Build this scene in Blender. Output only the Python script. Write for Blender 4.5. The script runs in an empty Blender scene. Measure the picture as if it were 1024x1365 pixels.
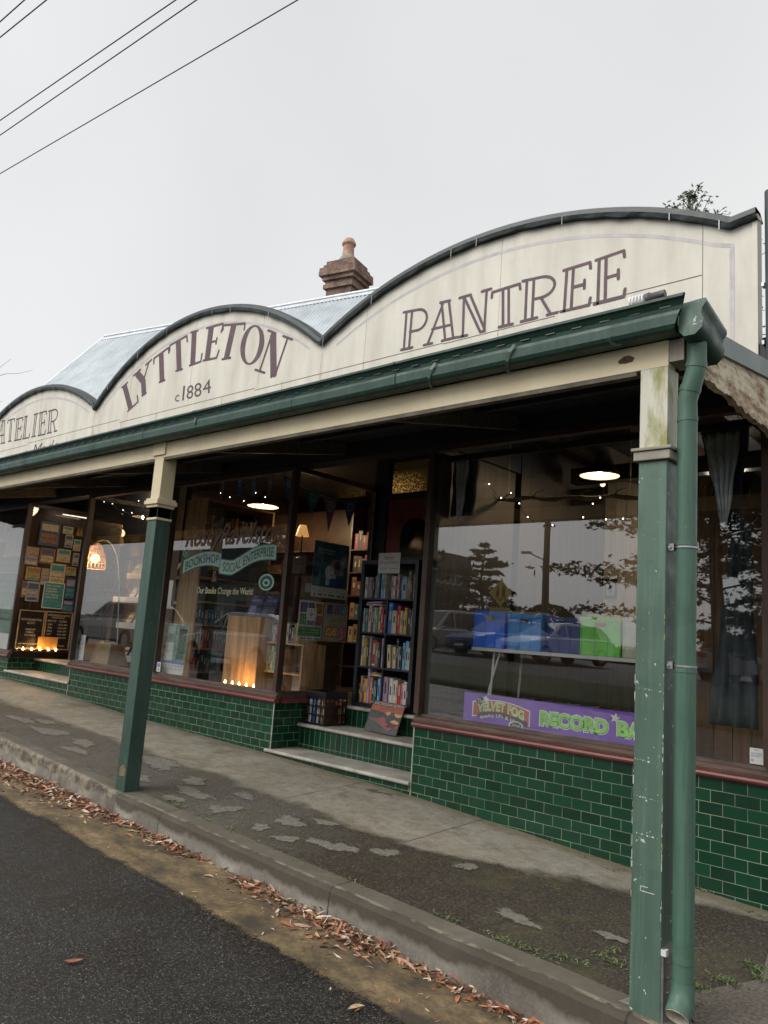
import bpy, math, random
from mathutils import Vector, Matrix
random.seed(7)
S = bpy.context.scene
COL = S.collection
R_ = math.radians

# ------------------------------------------------------------------ camera
yaw, pitch, roll = 0.737629942, 0.159490488, 0.0714652956
cy, sy = math.cos(yaw), math.sin(yaw)
fw = Vector((-sy*math.cos(pitch), cy*math.cos(pitch), math.sin(pitch)))
rt = Vector((cy, sy, 0)); up = rt.cross(fw)
r2 = rt*math.cos(roll)+up*math.sin(roll); u2 = up*math.cos(roll)-rt*math.sin(roll)
cam = bpy.data.objects.new('camera', bpy.data.cameras.new('camera')); COL.objects.link(cam)
M3 = Matrix((r2, u2, -fw)).transposed()
cam.matrix_world = Matrix.Translation((4.27805639, -5.48801391, 0.774766558)) @ M3.to_4x4()
cam.data.sensor_fit = 'HORIZONTAL'; cam.data.sensor_width = 36.0
cam.data.lens = 36.0*1025.11266/1024.0
cam.data.clip_start = .05; cam.data.clip_end = 2000
S.camera = cam

# ------------------------------------------------------------------ sky, sun, exposure
W = bpy.data.worlds.new('World'); S.world = W; W.use_nodes = True
nt = W.node_tree; nt.nodes.clear()
wo = nt.nodes.new('ShaderNodeOutputWorld'); bg = nt.nodes.new('ShaderNodeBackground')
sky = nt.nodes.new('ShaderNodeTexSky'); sky.sky_type = 'NISHITA'; sky.sun_disc = False
SUN_EL, SUN_AZ = 42, 205   # azimuth clockwise from +Y: the bright part of the cloud is behind the camera
sky.sun_elevation = R_(SUN_EL); sky.sun_rotation = R_(SUN_AZ); sky.air_density = 1.0; sky.dust_density = 4.0
hs = nt.nodes.new('ShaderNodeHueSaturation'); hs.inputs['Saturation'].default_value = .10; hs.inputs['Value'].default_value = 1.0
tc = nt.nodes.new('ShaderNodeTexCoord'); nz = nt.nodes.new('ShaderNodeTexNoise'); nz.inputs['Scale'].default_value = 1.6; nz.inputs['Detail'].default_value = 3
rp = nt.nodes.new('ShaderNodeValToRGB'); rp.color_ramp.elements[0].position = .3; rp.color_ramp.elements[1].position = .7
rp.color_ramp.elements[0].color = (6.8,6.95,7.05,1); rp.color_ramp.elements[1].color = (8.1,8.15,8.15,1)
mx = nt.nodes.new('ShaderNodeMix'); mx.data_type = 'RGBA'; mx.inputs[0].default_value = .72
L = nt.links
L.new(tc.outputs['Generated'], nz.inputs['Vector']); L.new(nz.outputs['Fac'], rp.inputs[0])
L.new(sky.outputs[0], hs.inputs['Color']); L.new(hs.outputs[0], mx.inputs[6]); L.new(rp.outputs[0], mx.inputs[7])
sx = nt.nodes.new('ShaderNodeSeparateXYZ'); L.new(tc.outputs['Generated'], sx.inputs[0])
mr = nt.nodes.new('ShaderNodeMapRange'); mr.inputs['From Min'].default_value = -.9; mr.inputs['From Max'].default_value = .5; mr.inputs['To Min'].default_value = 1.22; mr.inputs['To Max'].default_value = .93; L.new(sx.outputs[1], mr.inputs['Value'])
ml = nt.nodes.new('ShaderNodeVectorMath'); ml.operation = 'SCALE'; L.new(mx.outputs[2], ml.inputs[0]); L.new(mr.outputs[0], ml.inputs['Scale'])
L.new(ml.outputs[0], bg.inputs['Color']); bg.inputs['Strength'].default_value = .105
L.new(bg.outputs[0], wo.inputs['Surface'])
sd = bpy.data.lights.new('sun', 'SUN'); sd.energy = 1.5; sd.angle = R_(40); sd.color = (1, .97, .92)
so = bpy.data.objects.new('sun', sd); COL.objects.link(so)
az = R_(SUN_AZ); el = R_(SUN_EL)
sdir = Vector((math.sin(az)*math.cos(el), math.cos(az)*math.cos(el), math.sin(el)))
so.rotation_euler = sdir.to_track_quat('Z', 'Y').to_euler(); so.location = (0, -10, 12)
S.view_settings.view_transform = 'Standard'; S.view_settings.look = 'None'
S.view_settings.exposure = 0.40; S.view_settings.gamma = 1
S.render.engine = 'CYCLES'
S.cycles.max_bounces = 8; S.cycles.transparent_max_bounces = 24; S.cycles.caustics_reflective = False; S.cycles.caustics_refractive = False
S.cycles.sample_clamp_indirect = 4

# ------------------------------------------------------------------ materials
MC = {}
def newmat(name):
    m = bpy.data.materials.new(name); m.use_nodes = True
    n = m.node_tree; b = n.nodes['Principled BSDF']; return m, n, b, n.links
def rgb(c): return (c[0], c[1], c[2], 1)
def coords(n, kind='Object', scale=(1,1,1)):
    t = n.nodes.new('ShaderNodeTexCoord'); mp = n.nodes.new('ShaderNodeMapping'); mp.inputs['Scale'].default_value = scale
    n.links.new(t.outputs[kind], mp.inputs['Vector']); return mp.outputs[0]
def noise(n, vec, scale, detail=4, rough=.55):
    z = n.nodes.new('ShaderNodeTexNoise'); z.inputs['Scale'].default_value = scale; z.inputs['Detail'].default_value = detail
    z.inputs['Roughness'].default_value = rough; n.links.new(vec, z.inputs['Vector']); return z.outputs['Fac']
def ramp(n, fac, stops):
    r = n.nodes.new('ShaderNodeValToRGB'); e = r.color_ramp.elements
    while len(e) < len(stops): e.new(.5)
    for k, (p, c) in enumerate(stops): e[k].position = p; e[k].color = rgb(c) if not isinstance(c, (int, float)) else (c, c, c, 1)
    n.links.new(fac, r.inputs[0]); return r.outputs[0]
def mixc(n, fac, a, b, mode='MIX'):
    m = n.nodes.new('ShaderNodeMix'); m.data_type = 'RGBA'; m.blend_type = mode
    for v, i in ((fac, 0), (a, 6), (b, 7)):
        if hasattr(v, 'node'): n.links.new(v, m.inputs[i])
        elif i == 0: m.inputs[0].default_value = v
        else: m.inputs[i].default_value = rgb(v)
    return m.outputs[2]
def mth(n, op, a, b=0.0, clamp=False):
    m = n.nodes.new('ShaderNodeMath'); m.operation = op; m.use_clamp = clamp
    for v, i in ((a, 0), (b, 1)):
        if hasattr(v, 'node'): n.links.new(v, m.inputs[i])
        else: m.inputs[i].default_value = v
    return m.outputs[0]
def bump(n, b, h, strength=.3, dist=.01):
    q = n.nodes.new('ShaderNodeBump'); q.inputs['Strength'].default_value = strength; q.inputs['Distance'].default_value = dist
    n.links.new(h, q.inputs['Height']); n.links.new(q.outputs[0], b.inputs['Normal'])
def mat(name, col, rough=.6, var=.25, vs=6, bmp=.0, bs=60, metal=0, col2=None, thr=(.35, .65), stretch=(1,1,1), spec=.5):
    if name in MC: return MC[name]
    m, n, b, l = newmat(name); v = coords(n, 'Object', stretch)
    c2 = col2 if col2 else tuple(min(1, x*(1+var)) for x in col); c1 = col if col2 else tuple(x*(1-var) for x in col)
    f = noise(n, v, vs); cc = ramp(n, f, [(thr[0], c1), (thr[1], c2)]); l.new(cc, b.inputs['Base Color'])
    b.inputs['Roughness'].default_value = rough; b.inputs['Metallic'].default_value = metal; b.inputs['Specular IOR Level'].default_value = spec
    if bmp: bump(n, b, noise(n, v, bs, 3), bmp, .004)
    MC[name] = m; return m
def emis(name, col, st, base=(.8,.8,.8)):
    if name in MC: return MC[name]
    m, n, b, l = newmat(name); b.inputs['Base Color'].default_value = rgb(base)
    b.inputs['Emission Color'].default_value = rgb(col); b.inputs['Emission Strength'].default_value = st; MC[name] = m; return m
def flat(col, rough=.65):
    k = 'flat_%d_%d_%d_%d' % tuple(int(255*x) for x in (*col, rough)); return mat(k, col, rough, .12, 30)

# dark green glazed tiles
def tilemat(name, w, h, off, shift=(0,0)):
    m, n, b, l = newmat(name); t = n.nodes.new('ShaderNodeTexCoord'); mp = n.nodes.new('ShaderNodeMapping'); mp.inputs['Location'].default_value = (shift[0], shift[1], 0)
    l.new(t.outputs['UV'], mp.inputs['Vector'])
    k = n.nodes.new('ShaderNodeTexBrick'); k.offset = off; k.inputs['Scale'].default_value = 1
    wob = noise(n, coords(n, 'Object'), 7, 2)
    va = n.nodes.new('ShaderNodeVectorMath'); va.operation = 'MULTIPLY_ADD'
    cb = n.nodes.new('ShaderNodeCombineXYZ'); l.new(wob, cb.inputs[0]); l.new(wob, cb.inputs[1])
    l.new(cb.outputs[0], va.inputs[0]); va.inputs[1].default_value = (.004, .003, 0); l.new(mp.outputs[0], va.inputs[2])
    l.new(va.outputs[0], k.inputs['Vector'])
    k.inputs['Brick Width'].default_value = w; k.inputs['Row Height'].default_value = h
    k.inputs['Mortar Size'].default_value = .0024; k.inputs['Mortar Smooth'].default_value = .25; k.inputs['Bias'].default_value = 0
    b.inputs['Specular IOR Level'].default_value = .38; k.inputs['Color1'].default_value = (.002,.028,.011,1); k.inputs['Color2'].default_value = (.005,.058,.024,1); k.inputs['Mortar'].default_value = (.30,.36,.26,1)
    v = coords(n, 'Object'); f = noise(n, v, 9, 5); c = mixc(n, ramp(n, f, [(.4, 0.), (.75, .6)]), k.outputs['Color'], (.013,.034,.026))
    f2 = noise(n, v, 3.1, 6, .7); c = mixc(n, ramp(n, f2, [(.66, 0.), (.76, .28)]), c, (.08,.09,.06)); f5 = noise(n, v, 48, 3, .6); c = mixc(n, ramp(n, f5, [(.71, 0.), (.73, .5)]), c, (.20,.21,.17))
    # splash dirt low down, wherever the wall meets the footpath
    sp = n.nodes.new('ShaderNodeSeparateXYZ'); l.new(v, sp.inputs[0])
    low = mth(n, 'MULTIPLY', mth(n, 'SUBTRACT', mth(n, 'ADD', mth(n, 'MULTIPLY', sp.outputs[2], -1), mth(n, 'MULTIPLY', f, .25)), mth(n, 'ADD', mth(n, 'MULTIPLY', sp.outputs[0], .055), .60)), 5, True)
    c = mixc(n, mth(n, 'MULTIPLY', low, .55), c, (.045,.065,.05))
    c = mixc(n, mth(n, 'MULTIPLY', k.outputs['Fac'], ramp(n, noise(n, v, 2.4, 6, .7), [(.42, 0.), (.62, .7)])), c, (.055,.065,.045))
    l.new(c, b.inputs['Base Color'])
    r = mixc(n, k.outputs['Fac'], (.10,.10,.10), (.8,.8,.8)); r = mixc(n, mth(n, 'MULTIPLY', f, .4), r, (.6,.6,.6)); l.new(r, b.inputs['Roughness'])
    h1 = mth(n, 'ADD', mth(n, 'MULTIPLY', k.outputs['Fac'], -1), mth(n, 'MULTIPLY', noise(n, v, 22, 2), .5)); bump(n, b, h1, .5, .003)
    MC[name] = m; return m
TILE = tilemat('green_glazed_tile', .155, .079, .5)
TILE_RISER = tilemat('green_glazed_riser_tile', .079, .215, 0, (0, .0))
TILE_STEP = tilemat('green_glazed_step_tile', .155, .079, .5, (.03, .0))

def streaky(name, base, dirt, moss=0, rough=.6, vstr=.5):
    m, n, b, l = newmat(name); v = coords(n, 'Object', (2.8, 2.8, .55)); v0 = coords(n, 'Object')
    f = noise(n, v, 1.3, 6, .62); c = mixc(n, ramp(n, f, [(.42, 0.), (.72, vstr)]), base, dirt)
    f2 = noise(n, v0, 1.1, 6, .6); c = mixc(n, ramp(n, f2, [(.45, 0.), (.7, .5)]), c, tuple(x*.74 for x in base))
    f3 = noise(n, v0, 38, 4, .7); c = mixc(n, ramp(n, f3, [(.66, 0.), (.72, .45)]), c, dirt)
    if moss:
        f4 = noise(n, coords(n, 'Object', (9, 9, 2.4)), 1.6, 5, .6); c = mixc(n, ramp(n, f4, [(.44, 0.), (.62, moss)]), c, (.21,.215,.025))
    l.new(c, b.inputs['Base Color']); b.inputs['Roughness'].default_value = rough
    bump(n, b, mth(n, 'ADD', f3, mth(n, 'MULTIPLY', noise(n, v0, 5), 2)), .22, .006); MC[name] = m; return m
CREAM_SIGN = streaky('stained_cream_sheet', (.68,.65,.565), (.42,.38,.30), vstr=.6)
CREAM = streaky('cream_painted_timber', (.66,.57,.38), (.45,.37,.22), vstr=.35)
CREAM_MOSS = streaky('mossy_cream_timber', (.62,.60,.50), (.38,.34,.26), moss=.85)
m, n, bb, l = newmat('peeling_bare_timber'); v = coords(n, 'Object', (2, .9, 3.2))
c = ramp(n, noise(n, v, 6, 7, .72), [(.36, (.13,.08,.05)), (.46, (.40,.31,.21)), (.56, (.66,.58,.44))]); c = mixc(n, ramp(n, noise(n, v, 2.2, 5, .6), [(.55, 0.), (.66, .6)]), c, (.30,.15,.09)); l.new(c, bb.inputs['Base Color']); bb.inputs['Roughness'].default_value = .85; bump(n, bb, noise(n, v, 9, 7, .7), .8, .012); PEEL = m
CORNICE_OLD = streaky('weathered_grey_moulding', (.36,.33,.27), (.12,.10,.07), vstr=.8)

def greenpaint(name, col, chips=.62):
    m, n, b, l = newmat(name); v = coords(n, 'Object'); vs = coords(n, 'Object', (3, 3, .5))
    c = mixc(n, ramp(n, noise(n, vs, 2.2, 6, .6), [(.4, 0.), (.72, .55)]), col, tuple(x*.55 for x in col))
    c = mixc(n, ramp(n, noise(n, coords(n, 'Object', (14, 14, .7)), 2.0, 5, .7), [(.48, 0.), (.72, .5)]), c, tuple(min(1, x*1.7+.01) for x in col))
    c = mixc(n, ramp(n, noise(n, v, 3.4, 7, .75), [(.52, 0.), (.70, .45)]), c, tuple(x*.5 for x in col))
    c = mixc(n, ramp(n, noise(n, v, 26, 3, .7), [(chips+.06, 0.), (chips+.075, .8)]), c, (.55,.58,.52))
    c = mixc(n, ramp(n, noise(n, coords(n, 'Object', (2, 2, 9)), 1.7, 6, .75), [(chips+.06, 0.), (chips+.1, .3)]), c, (.45,.5,.42))
    sp = n.nodes.new('ShaderNodeSeparateXYZ'); l.new(v, sp.inputs[0])
    low = mth(n, 'MULTIPLY', mth(n, 'SUBTRACT', mth(n, 'MULTIPLY', noise(n, v, 6, 5), .5), mth(n, 'ADD', sp.outputs[2], .66)), 4, True)
    c = mixc(n, low, c, (.06,.06,.02))
    l.new(c, b.inputs['Base Color']); l.new(ramp(n, noise(n, v, 5, 5, .7), [(.35, .36), (.7, .68)]), b.inputs['Roughness']); bump(n, b, mth(n, 'ADD', noise(n, v, 16, 4), mth(n, 'MULTIPLY', noise(n, coords(n, 'Object', (60,60,2)), 2, 3), .6)), .28, .005); MC[name] = m; return m
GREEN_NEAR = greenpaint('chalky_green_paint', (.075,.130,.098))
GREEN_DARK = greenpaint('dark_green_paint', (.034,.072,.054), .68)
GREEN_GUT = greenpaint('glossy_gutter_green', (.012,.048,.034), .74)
GREEN_PIPE = greenpaint('pipe_green_paint', (.060,.125,.090), .71)

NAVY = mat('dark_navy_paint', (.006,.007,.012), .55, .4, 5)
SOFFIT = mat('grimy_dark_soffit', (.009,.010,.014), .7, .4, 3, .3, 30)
RAFTER = mat('grey_brown_rafter', (.075,.065,.05), .7, .4, 6, .2, 40, stretch=(1,6,6))
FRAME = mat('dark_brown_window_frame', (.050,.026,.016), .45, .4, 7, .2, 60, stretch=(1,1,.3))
FRAME_DK = mat('maroon_black_frame', (.022,.010,.009), .45, .4, 7, .2, 60)
SILLW = mat('weathered_brown_sill', (.085,.050,.037), .6, .4, 9, .5, 50, stretch=(.4,3,3))
MAROON = mat('maroon_moulding_paint', (.165,.038,.034), .38, .3, 5, .25, 30, stretch=(.5,3,3))
MARBLE = mat('worn_white_step', (.30,.28,.24), .5, .2, 4, .2, 40, col2=(.52,.49,.43))
CONC = mat('pale_concrete', (.28,.25,.2), .85, .3, 6, .4, 80)
BRICK = None
ZINC = mat('galvanised_roof_sheet', (.50,.54,.57), .42, .14, 2.5, .1, 30, metal=.15, stretch=(1,.3,1))
COPING = mat('dark_green_coping_metal', (.010,.019,.020), .45, .6, 9, .6, 26, col2=(.038,.052,.050), thr=(.5,.75))
PURPLE = mat('mauve_sign_paint', (.098,.050,.064), .6, .3, 9, thr=(.3,.8))
LILAC = mat('faded_lilac_border', (.50,.47,.47), .6, .12, 7)
m, n, bb, l = newmat('rust_run'); bb.inputs['Base Color'].default_value = (.36,.24,.11,1); bb.inputs['Roughness'].default_value = .8; v = coords(n, 'Object', (30, 30, 1.2)); l.new(ramp(n, noise(n, v, 2, 5, .7), [(.42, 0.), (.72, .75)]), bb.inputs['Alpha']); RUST = m
GREYB = mat('grey_brown_lining', (.060,.050,.042), .6, .2, 3, .1, 40, stretch=(6,6,.4))
WOOD_L = mat('honey_timber', (.48,.28,.125), .5, .35, 3, .1, 60, stretch=(7,7,.6))
WOOD_M = mat('orange_brown_timber', (.19,.085,.032), .5, .35, 3, .1, 60, stretch=(7,7,.6))
WOOD_D = mat('dark_brown_boards', (.065,.045,.030), .6, .35, 4, .1, 60, stretch=(5,5,.5))
BOARD_C = mat('cream_lining_board', (.46,.40,.30), .6, .15, 3, .1, 40, stretch=(6,6,.4))
CARD = mat('brown_cardboard', (.30,.20,.11), .8, .15, 6)
WHITE = mat('white_plastic', (.68,.68,.66), .4, .06, 9)
PAPER = mat('white_paper', (.62,.62,.60), .7, .06, 12)
BLACK = mat('black_plastic', (.012,.012,.014), .35, .3, 20)
BLKCASE = mat('black_blue_laminate', (.014,.017,.024), .35, .3, 9)
STEEL = mat('galvanised_steel', (.35,.35,.36), .35, .25, 20, metal=.8)
GREYCURT = mat('grey_curtain_cloth', (.52,.55,.60), .85, .2, 12)
NAVYCURT = mat('navy_curtain_cloth', (.012,.014,.022), .9, .3, 12)
DARKCURT = mat('charcoal_backdrop_cloth', (.055,.065,.075), .9, .3, 6)
TERRA = mat('terracotta', (.46,.27,.20), .75, .25, 9, .3, 50)
LAMPBLK = mat('brown_black_enamel', (.02,.012,.009), .3, .2, 9)
WIRE = mat('black_cable', (.02,.02,.02), .6)
FLOORM = mat('dark_timber_floor', (.06,.035,.022), .45, .3, 5, stretch=(.5,6,1))
GLOW = emis('warm_lamp_glow', (1,.72,.38), 3); GLOW_D = emis('warm_lampshade_inside', (1,.74,.44), .75, (.22,.18,.13))
FLAME = emis('tealight_flame', (1,.55,.16), 26); BULB = emis('tiny_bulb', (1,.9,.7), 9)

def glassmat(name, ior=2.0, tint=(.93,.95,.94)):
    m = bpy.data.materials.new(name); m.use_nodes = True; n = m.node_tree; n.nodes.clear(); l = n.links
    o = n.nodes.new('ShaderNodeOutputMaterial'); a = n.nodes.new('ShaderNodeMixShader'); t = n.nodes.new('ShaderNodeBsdfTransparent'); t.inputs[0].default_value = rgb(tint)
    g = n.nodes.new('ShaderNodeBsdfGlossy'); g.inputs['Roughness'].default_value = .0; g.inputs[0].default_value = (1,1,1,1)
    fr = n.nodes.new('ShaderNodeFresnel'); fr.inputs[0].default_value = ior; ge = n.nodes.new('ShaderNodeNewGeometry')
    f = mth(n, 'MULTIPLY', fr.outputs[0], mth(n, 'SUBTRACT', 1.0, ge.outputs['Backfacing']))
    l.new(f, a.inputs[0]); l.new(t.outputs[0], a.inputs[1]); l.new(g.outputs[0], a.inputs[2]); l.new(a.outputs[0], o.inputs[0])
    bp = n.nodes.new('ShaderNodeBump'); bp.inputs['Strength'].default_value = .02; bp.inputs['Distance'].default_value = .01
    l.new(noise(n, coords(n, 'Object'), 1.6, 2), bp.inputs['Height']); l.new(bp.outputs[0], g.inputs['Normal']); MC[name] = m; return m
GLASS = glassmat('shop_window_glass', 2.12, (.96,.97,.96))

# ------------------------------------------------------------------ mesh helpers
class MB:
    def __init__(s): s.v = []; s.f = []; s.m = []; s.mats = []; s.sm = []
    def mi(s, m):
        if m not in s.mats: s.mats.append(m)
        return s.mats.index(m)
    def add(s, vs, fs, m, smooth=False):
        b = len(s.v); k = s.mi(m); s.v += [tuple(x) for x in vs]
        for f in fs: s.f.append([i+b for i in f]); s.m.append(k); s.sm.append(smooth)
        return s
    def box(s, x0, x1, y0, y1, z0, z1, m):
        if x0 > x1: x0, x1 = x1, x0
        if y0 > y1: y0, y1 = y1, y0
        if z0 > z1: z0, z1 = z1, z0
        return s.add([(x0,y0,z0),(x1,y0,z0),(x1,y1,z0),(x0,y1,z0),(x0,y0,z1),(x1,y0,z1),(x1,y1,z1),(x0,y1,z1)],
            [(0,3,2,1),(4,5,6,7),(0,1,5,4),(1,2,6,5),(2,3,7,6),(3,0,4,7)], m)
    def hexa(s, p, m):   # p: 4 bottom + 4 top points in the order of box()
        return s.add(p, [(0,3,2,1),(4,5,6,7),(0,1,5,4),(1,2,6,5),(2,3,7,6),(3,0,4,7)], m)
    def prism(s, poly, d, m, m2=None):   # poly of 3-D points, extruded by the vector d
        n = len(poly); d = Vector(d); a = [Vector(p) for p in poly]
        s.add([*a, *[p+d for p in a]], [list(range(n))[::-1], [n+i for i in range(n)]], m)
        s.add([*a, *[p+d for p in a]], [(i, (i+1) % n, n+(i+1) % n, n+i) for i in range(n)], m2 or m)
        return s
    def tube(s, pts, r, m, n=8, caps=True, smooth=True):
        pts = [Vector(p) for p in pts]; rings = []; rr = r if isinstance(r, (list, tuple)) else [r]*len(pts); prev = None
        for i, p in enumerate(pts):
            t = (pts[min(i+1, len(pts)-1)]-pts[max(i-1, 0)]).normalized()
            if prev is None: a = t.orthogonal().normalized()
            else: a = (prev-t*prev.dot(t)).normalized()
            prev = a; b = t.cross(a)
            rings += [p+(a*math.cos(2*math.pi*k/n)+b*math.sin(2*math.pi*k/n))*rr[i] for k in range(n)]
        f = [(i*n+k, i*n+(k+1) % n, (i+1)*n+(k+1) % n, (i+1)*n+k) for i in range(len(pts)-1) for k in range(n)]
        s.add(rings, f, m, smooth)
        if caps: s.add(rings, [list(range(n))[::-1], [(len(pts)-1)*n+k for k in range(n)]], m)
        return s
    def lathe(s, c, prof, m, n=20, smooth=True):   # prof: (radius, z)
        v = [(c[0]+r*math.cos(2*math.pi*k/n), c[1]+r*math.sin(2*math.pi*k/n), c[2]+z) for r, z in prof for k in range(n)]
        return s.add(v, [(i*n+k, i*n+(k+1) % n, (i+1)*n+(k+1) % n, (i+1)*n+k) for i in range(len(prof)-1) for k in range(n)], m, smooth)
    def ball(s, c, r, m, n=10):
        pr = [(r*math.sin(math.pi*i/6), -r*math.cos(math.pi*i/6)) for i in range(7)]; return s.lathe(c, [(max(a, r*.02), z) for a, z in pr], m, n)
    def build(s, name, parent=None, bevel=0):
        root = parent
        while root is not None and root.parent is not None: root = root.parent
        if root is None:
            xs, ys, zs = zip(*s.v); o0 = Vector(((min(xs)+max(xs))/2, (min(ys)+max(ys))/2, min(zs)))
            if getattr(s, 'at0', False): o0 = Vector((0,0,0))
        else: o0 = root.location.copy()
        me = bpy.data.meshes.new(name); me.from_pydata([Vector(v)-o0 for v in s.v], [], s.f)
        for m in s.mats: me.materials.append(m)
        me.polygons.foreach_set('material_index', s.m); me.polygons.foreach_set('use_smooth', s.sm)
        uv = me.uv_layers.new(name='UVMap').data
        me.update()
        for p in me.polygons:
            nx, ny, nzz = (abs(q) for q in p.normal)
            for li in p.loop_indices:
                x, y, z = s.v[me.loops[li].vertex_index]
                uv[li].uv = (x, z) if ny >= nx and ny >= nzz else ((y, z) if nx >= nzz else (x, y))
        o = bpy.data.objects.new(name, me); COL.objects.link(o)
        if parent is None: o.location = o0
        else: o.parent = parent
        if bevel:
            b = o.modifiers.new('bevel', 'BEVEL'); b.width = bevel; b.segments = 2; b.limit_method = 'ANGLE'
        return o
def tag(o, label=None, cat=None, group=None, kind=None):
    for k, v in (('label', label), ('category', cat), ('group', group), ('kind', kind)):
        if v: o[k] = v
    return o
def empty(name, loc, label, cat, group=None):
    o = bpy.data.objects.new(name, None); o.location = loc; o.empty_display_size = .1; COL.objects.link(o); return tag(o, label, cat, group)
def lerp(tab, x):
    if x <= tab[0][0]: a, b = tab[0], tab[1]
    elif x >= tab[-1][0]: a, b = tab[-2], tab[-1]
    else:
        for a, b in zip(tab, tab[1:]):
            if x <= b[0]: break
    return a[1]+(b[1]-a[1])*(x-a[0])/(b[0]-a[0])
ZW = [(-30,.1),(-12,-.25),(-8.93,-.33),(-6.6,-.38),(-5.14,-.45),(-4.54,-.475),(-3.42,-.495),(-2.07,-.52),(-.15,-.582),(1.88,-.703),(2.33,-.724),(8,-.97),(30,-1.6)]
ZK = [(-30,.05),(-12,-.28),(-3.957,-.517),(-2.484,-.581),(-1.618,-.629),(.604,-.706),(1.861,-.744),(2.418,-.756),(2.647,-.766),(8,-.96),(30,-1.6)]
ZG = [(-30,-.1),(-12,-.47),(-3.83,-.732),(-1.54,-.804),(.65,-.882),(1.57,-.923),(2.27,-.962),(8,-1.19),(30,-1.8)]
def zpav(x, y): t = min(1.0, max(0, -y/2)); return lerp(ZW, x)*(1-t)+lerp(ZK, x)*t
def zroad(x, y):
    z = lerp(ZG, x)+.015*min(-2-y, 4)
    return z

# text in the built-in font -> flat outline mesh in the unit box
TX = {}
def textgeo(s, shear=0, offset=0):
    k = (s, shear, offset)
    if k in TX: return TX[k]
    c = bpy.data.curves.new('t', 'FONT'); c.body = s; c.shear = shear; c.offset = offset; c.align_x = 'LEFT'; c.resolution_u = 3
    o = bpy.data.objects.new('t', c); COL.objects.link(o); bpy.context.view_layer.update()
    me = o.evaluated_get(bpy.context.evaluated_depsgraph_get()).to_mesh()
    v = [(q.co.x, q.co.y) for q in me.vertices]; f = [list(p.vertices) for p in me.polygons]
    o.evaluated_get(bpy.context.evaluated_depsgraph_get()).to_mesh_clear(); bpy.data.objects.remove(o); bpy.data.curves.remove(c)
    x0, x1 = min(a[0] for a in v), max(a[0] for a in v); y0, y1 = min(a[1] for a in v), max(a[1] for a in v)
    TX[k] = ([((a-x0)/(x1-x0), (b-y0)/(y1-y0)) for a, b in v], f, (x1-x0)/(y1-y0)); return TX[k]
def text(mb, s, fn, u0, v0, u1, v1, m, shear=0, offset=0, arc=None):
    vs, fs, _ = textgeo(s, shear, offset); pts = []
    for a, b in vs:
        u = u0+(u1-u0)*a; v = v0+(v1-v0)*b+(arc(a) if arc else 0); pts.append(fn(u, v))
    mb.add(pts, fs, m)

# a sheet: rectangle on a plane with layered flat colour fields and writing.  Frame: origin o, unit vectors eu, ev, normal en; size w x h
def sheet(mb, o, eu, ev, w, h, layers, base, thick=.002, texts=()):
    o, eu, ev = Vector(o), Vector(eu), Vector(ev); en = eu.cross(ev).normalized()
    def P(u, v, k): return o+eu*(u*w)+ev*(v*h)+en*k
    q = [P(0,0,0), P(1,0,0), P(1,1,0), P(0,1,0)]; mb.prism(q, en*thick, base)
    k = thick
    for (u0, v0, u1, v1, m) in layers:
        k += .0007; mb.add([P(u0,v0,k), P(u1,v0,k), P(u1,v1,k), P(u0,v1,k)], [(0,1,2,3)], m)
    k += .0007
    for t in texts:
        s, u0, v0, u1, v1, m = t[:6]; text(mb, s, lambda u, v: P(u, v, k), u0, v0, u1, v1, m, *(t[6:])); 
    return mb
EX, EY, EZ = Vector((1,0,0)), Vector((0,1,0)), Vector((0,0,1))

# ================================================================== GROUND
def grid(name, xs, ys, zf, m, kind='structure'):
    b = MB(); b.at0 = True; nx = len(xs)
    b.add([(x, y, zf(x, y)) for y in ys for x in xs], [(j*nx+i, j*nx+i+1, (j+1)*nx+i+1, (j+1)*nx+i) for j in range(len(ys)-1) for i in range(nx-1)], m, True)
    return tag(b.build(name), kind=kind)
def fr(a, b, n): return [a+(b-a)*i/n for i in range(n+1)]

# asphalt of the road
m, n, b, l = newmat('wet_dark_asphalt'); v = coords(n, 'Object')
vo = n.nodes.new('ShaderNodeTexVoronoi'); vo.inputs['Scale'].default_value = 125; l.new(v, vo.inputs['Vector'])
sp1 = noise(n, v, 150, 3, .7); big = noise(n, v, .9, 4)
c = ramp(n, vo.outputs['Color'], [(.15, (.004,.004,.0035)), (.6, (.014,.013,.0115)), (.93, (.085,.078,.068))])
c = mixc(n, ramp(n, sp1, [(.45, 0.), (.7, .5)]), c, (.042,.038,.033)); c = mixc(n, ramp(n, noise(n, v, 60, 2, .5), [(.70, 0.), (.74, .9)]), c, (.34,.31,.26))
c = mixc(n, ramp(n, big, [(.35, 0.), (.7, .5)]), c, (.020,.018,.017)); l.new(c, b.inputs['Base Color'])
l.new(ramp(n, noise(n, v, 2.2, 5), [(.3, .38), (.7, .7)]), b.inputs['Roughness']); c = mixc(n, ramp(n, noise(n, v, 105, 2, .4), [(.66, 0.), (.69, .85)]), c, (.20,.19,.17)); l.new(c, b.inputs['Base Color']); bump(n, b, sp1, .45, .005); ASPH = m
grid('road', fr(-60, 40, 50), [-2.0, -2.3, -3, -4, -6, -9, -12.5], zroad, ASPH)

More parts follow.
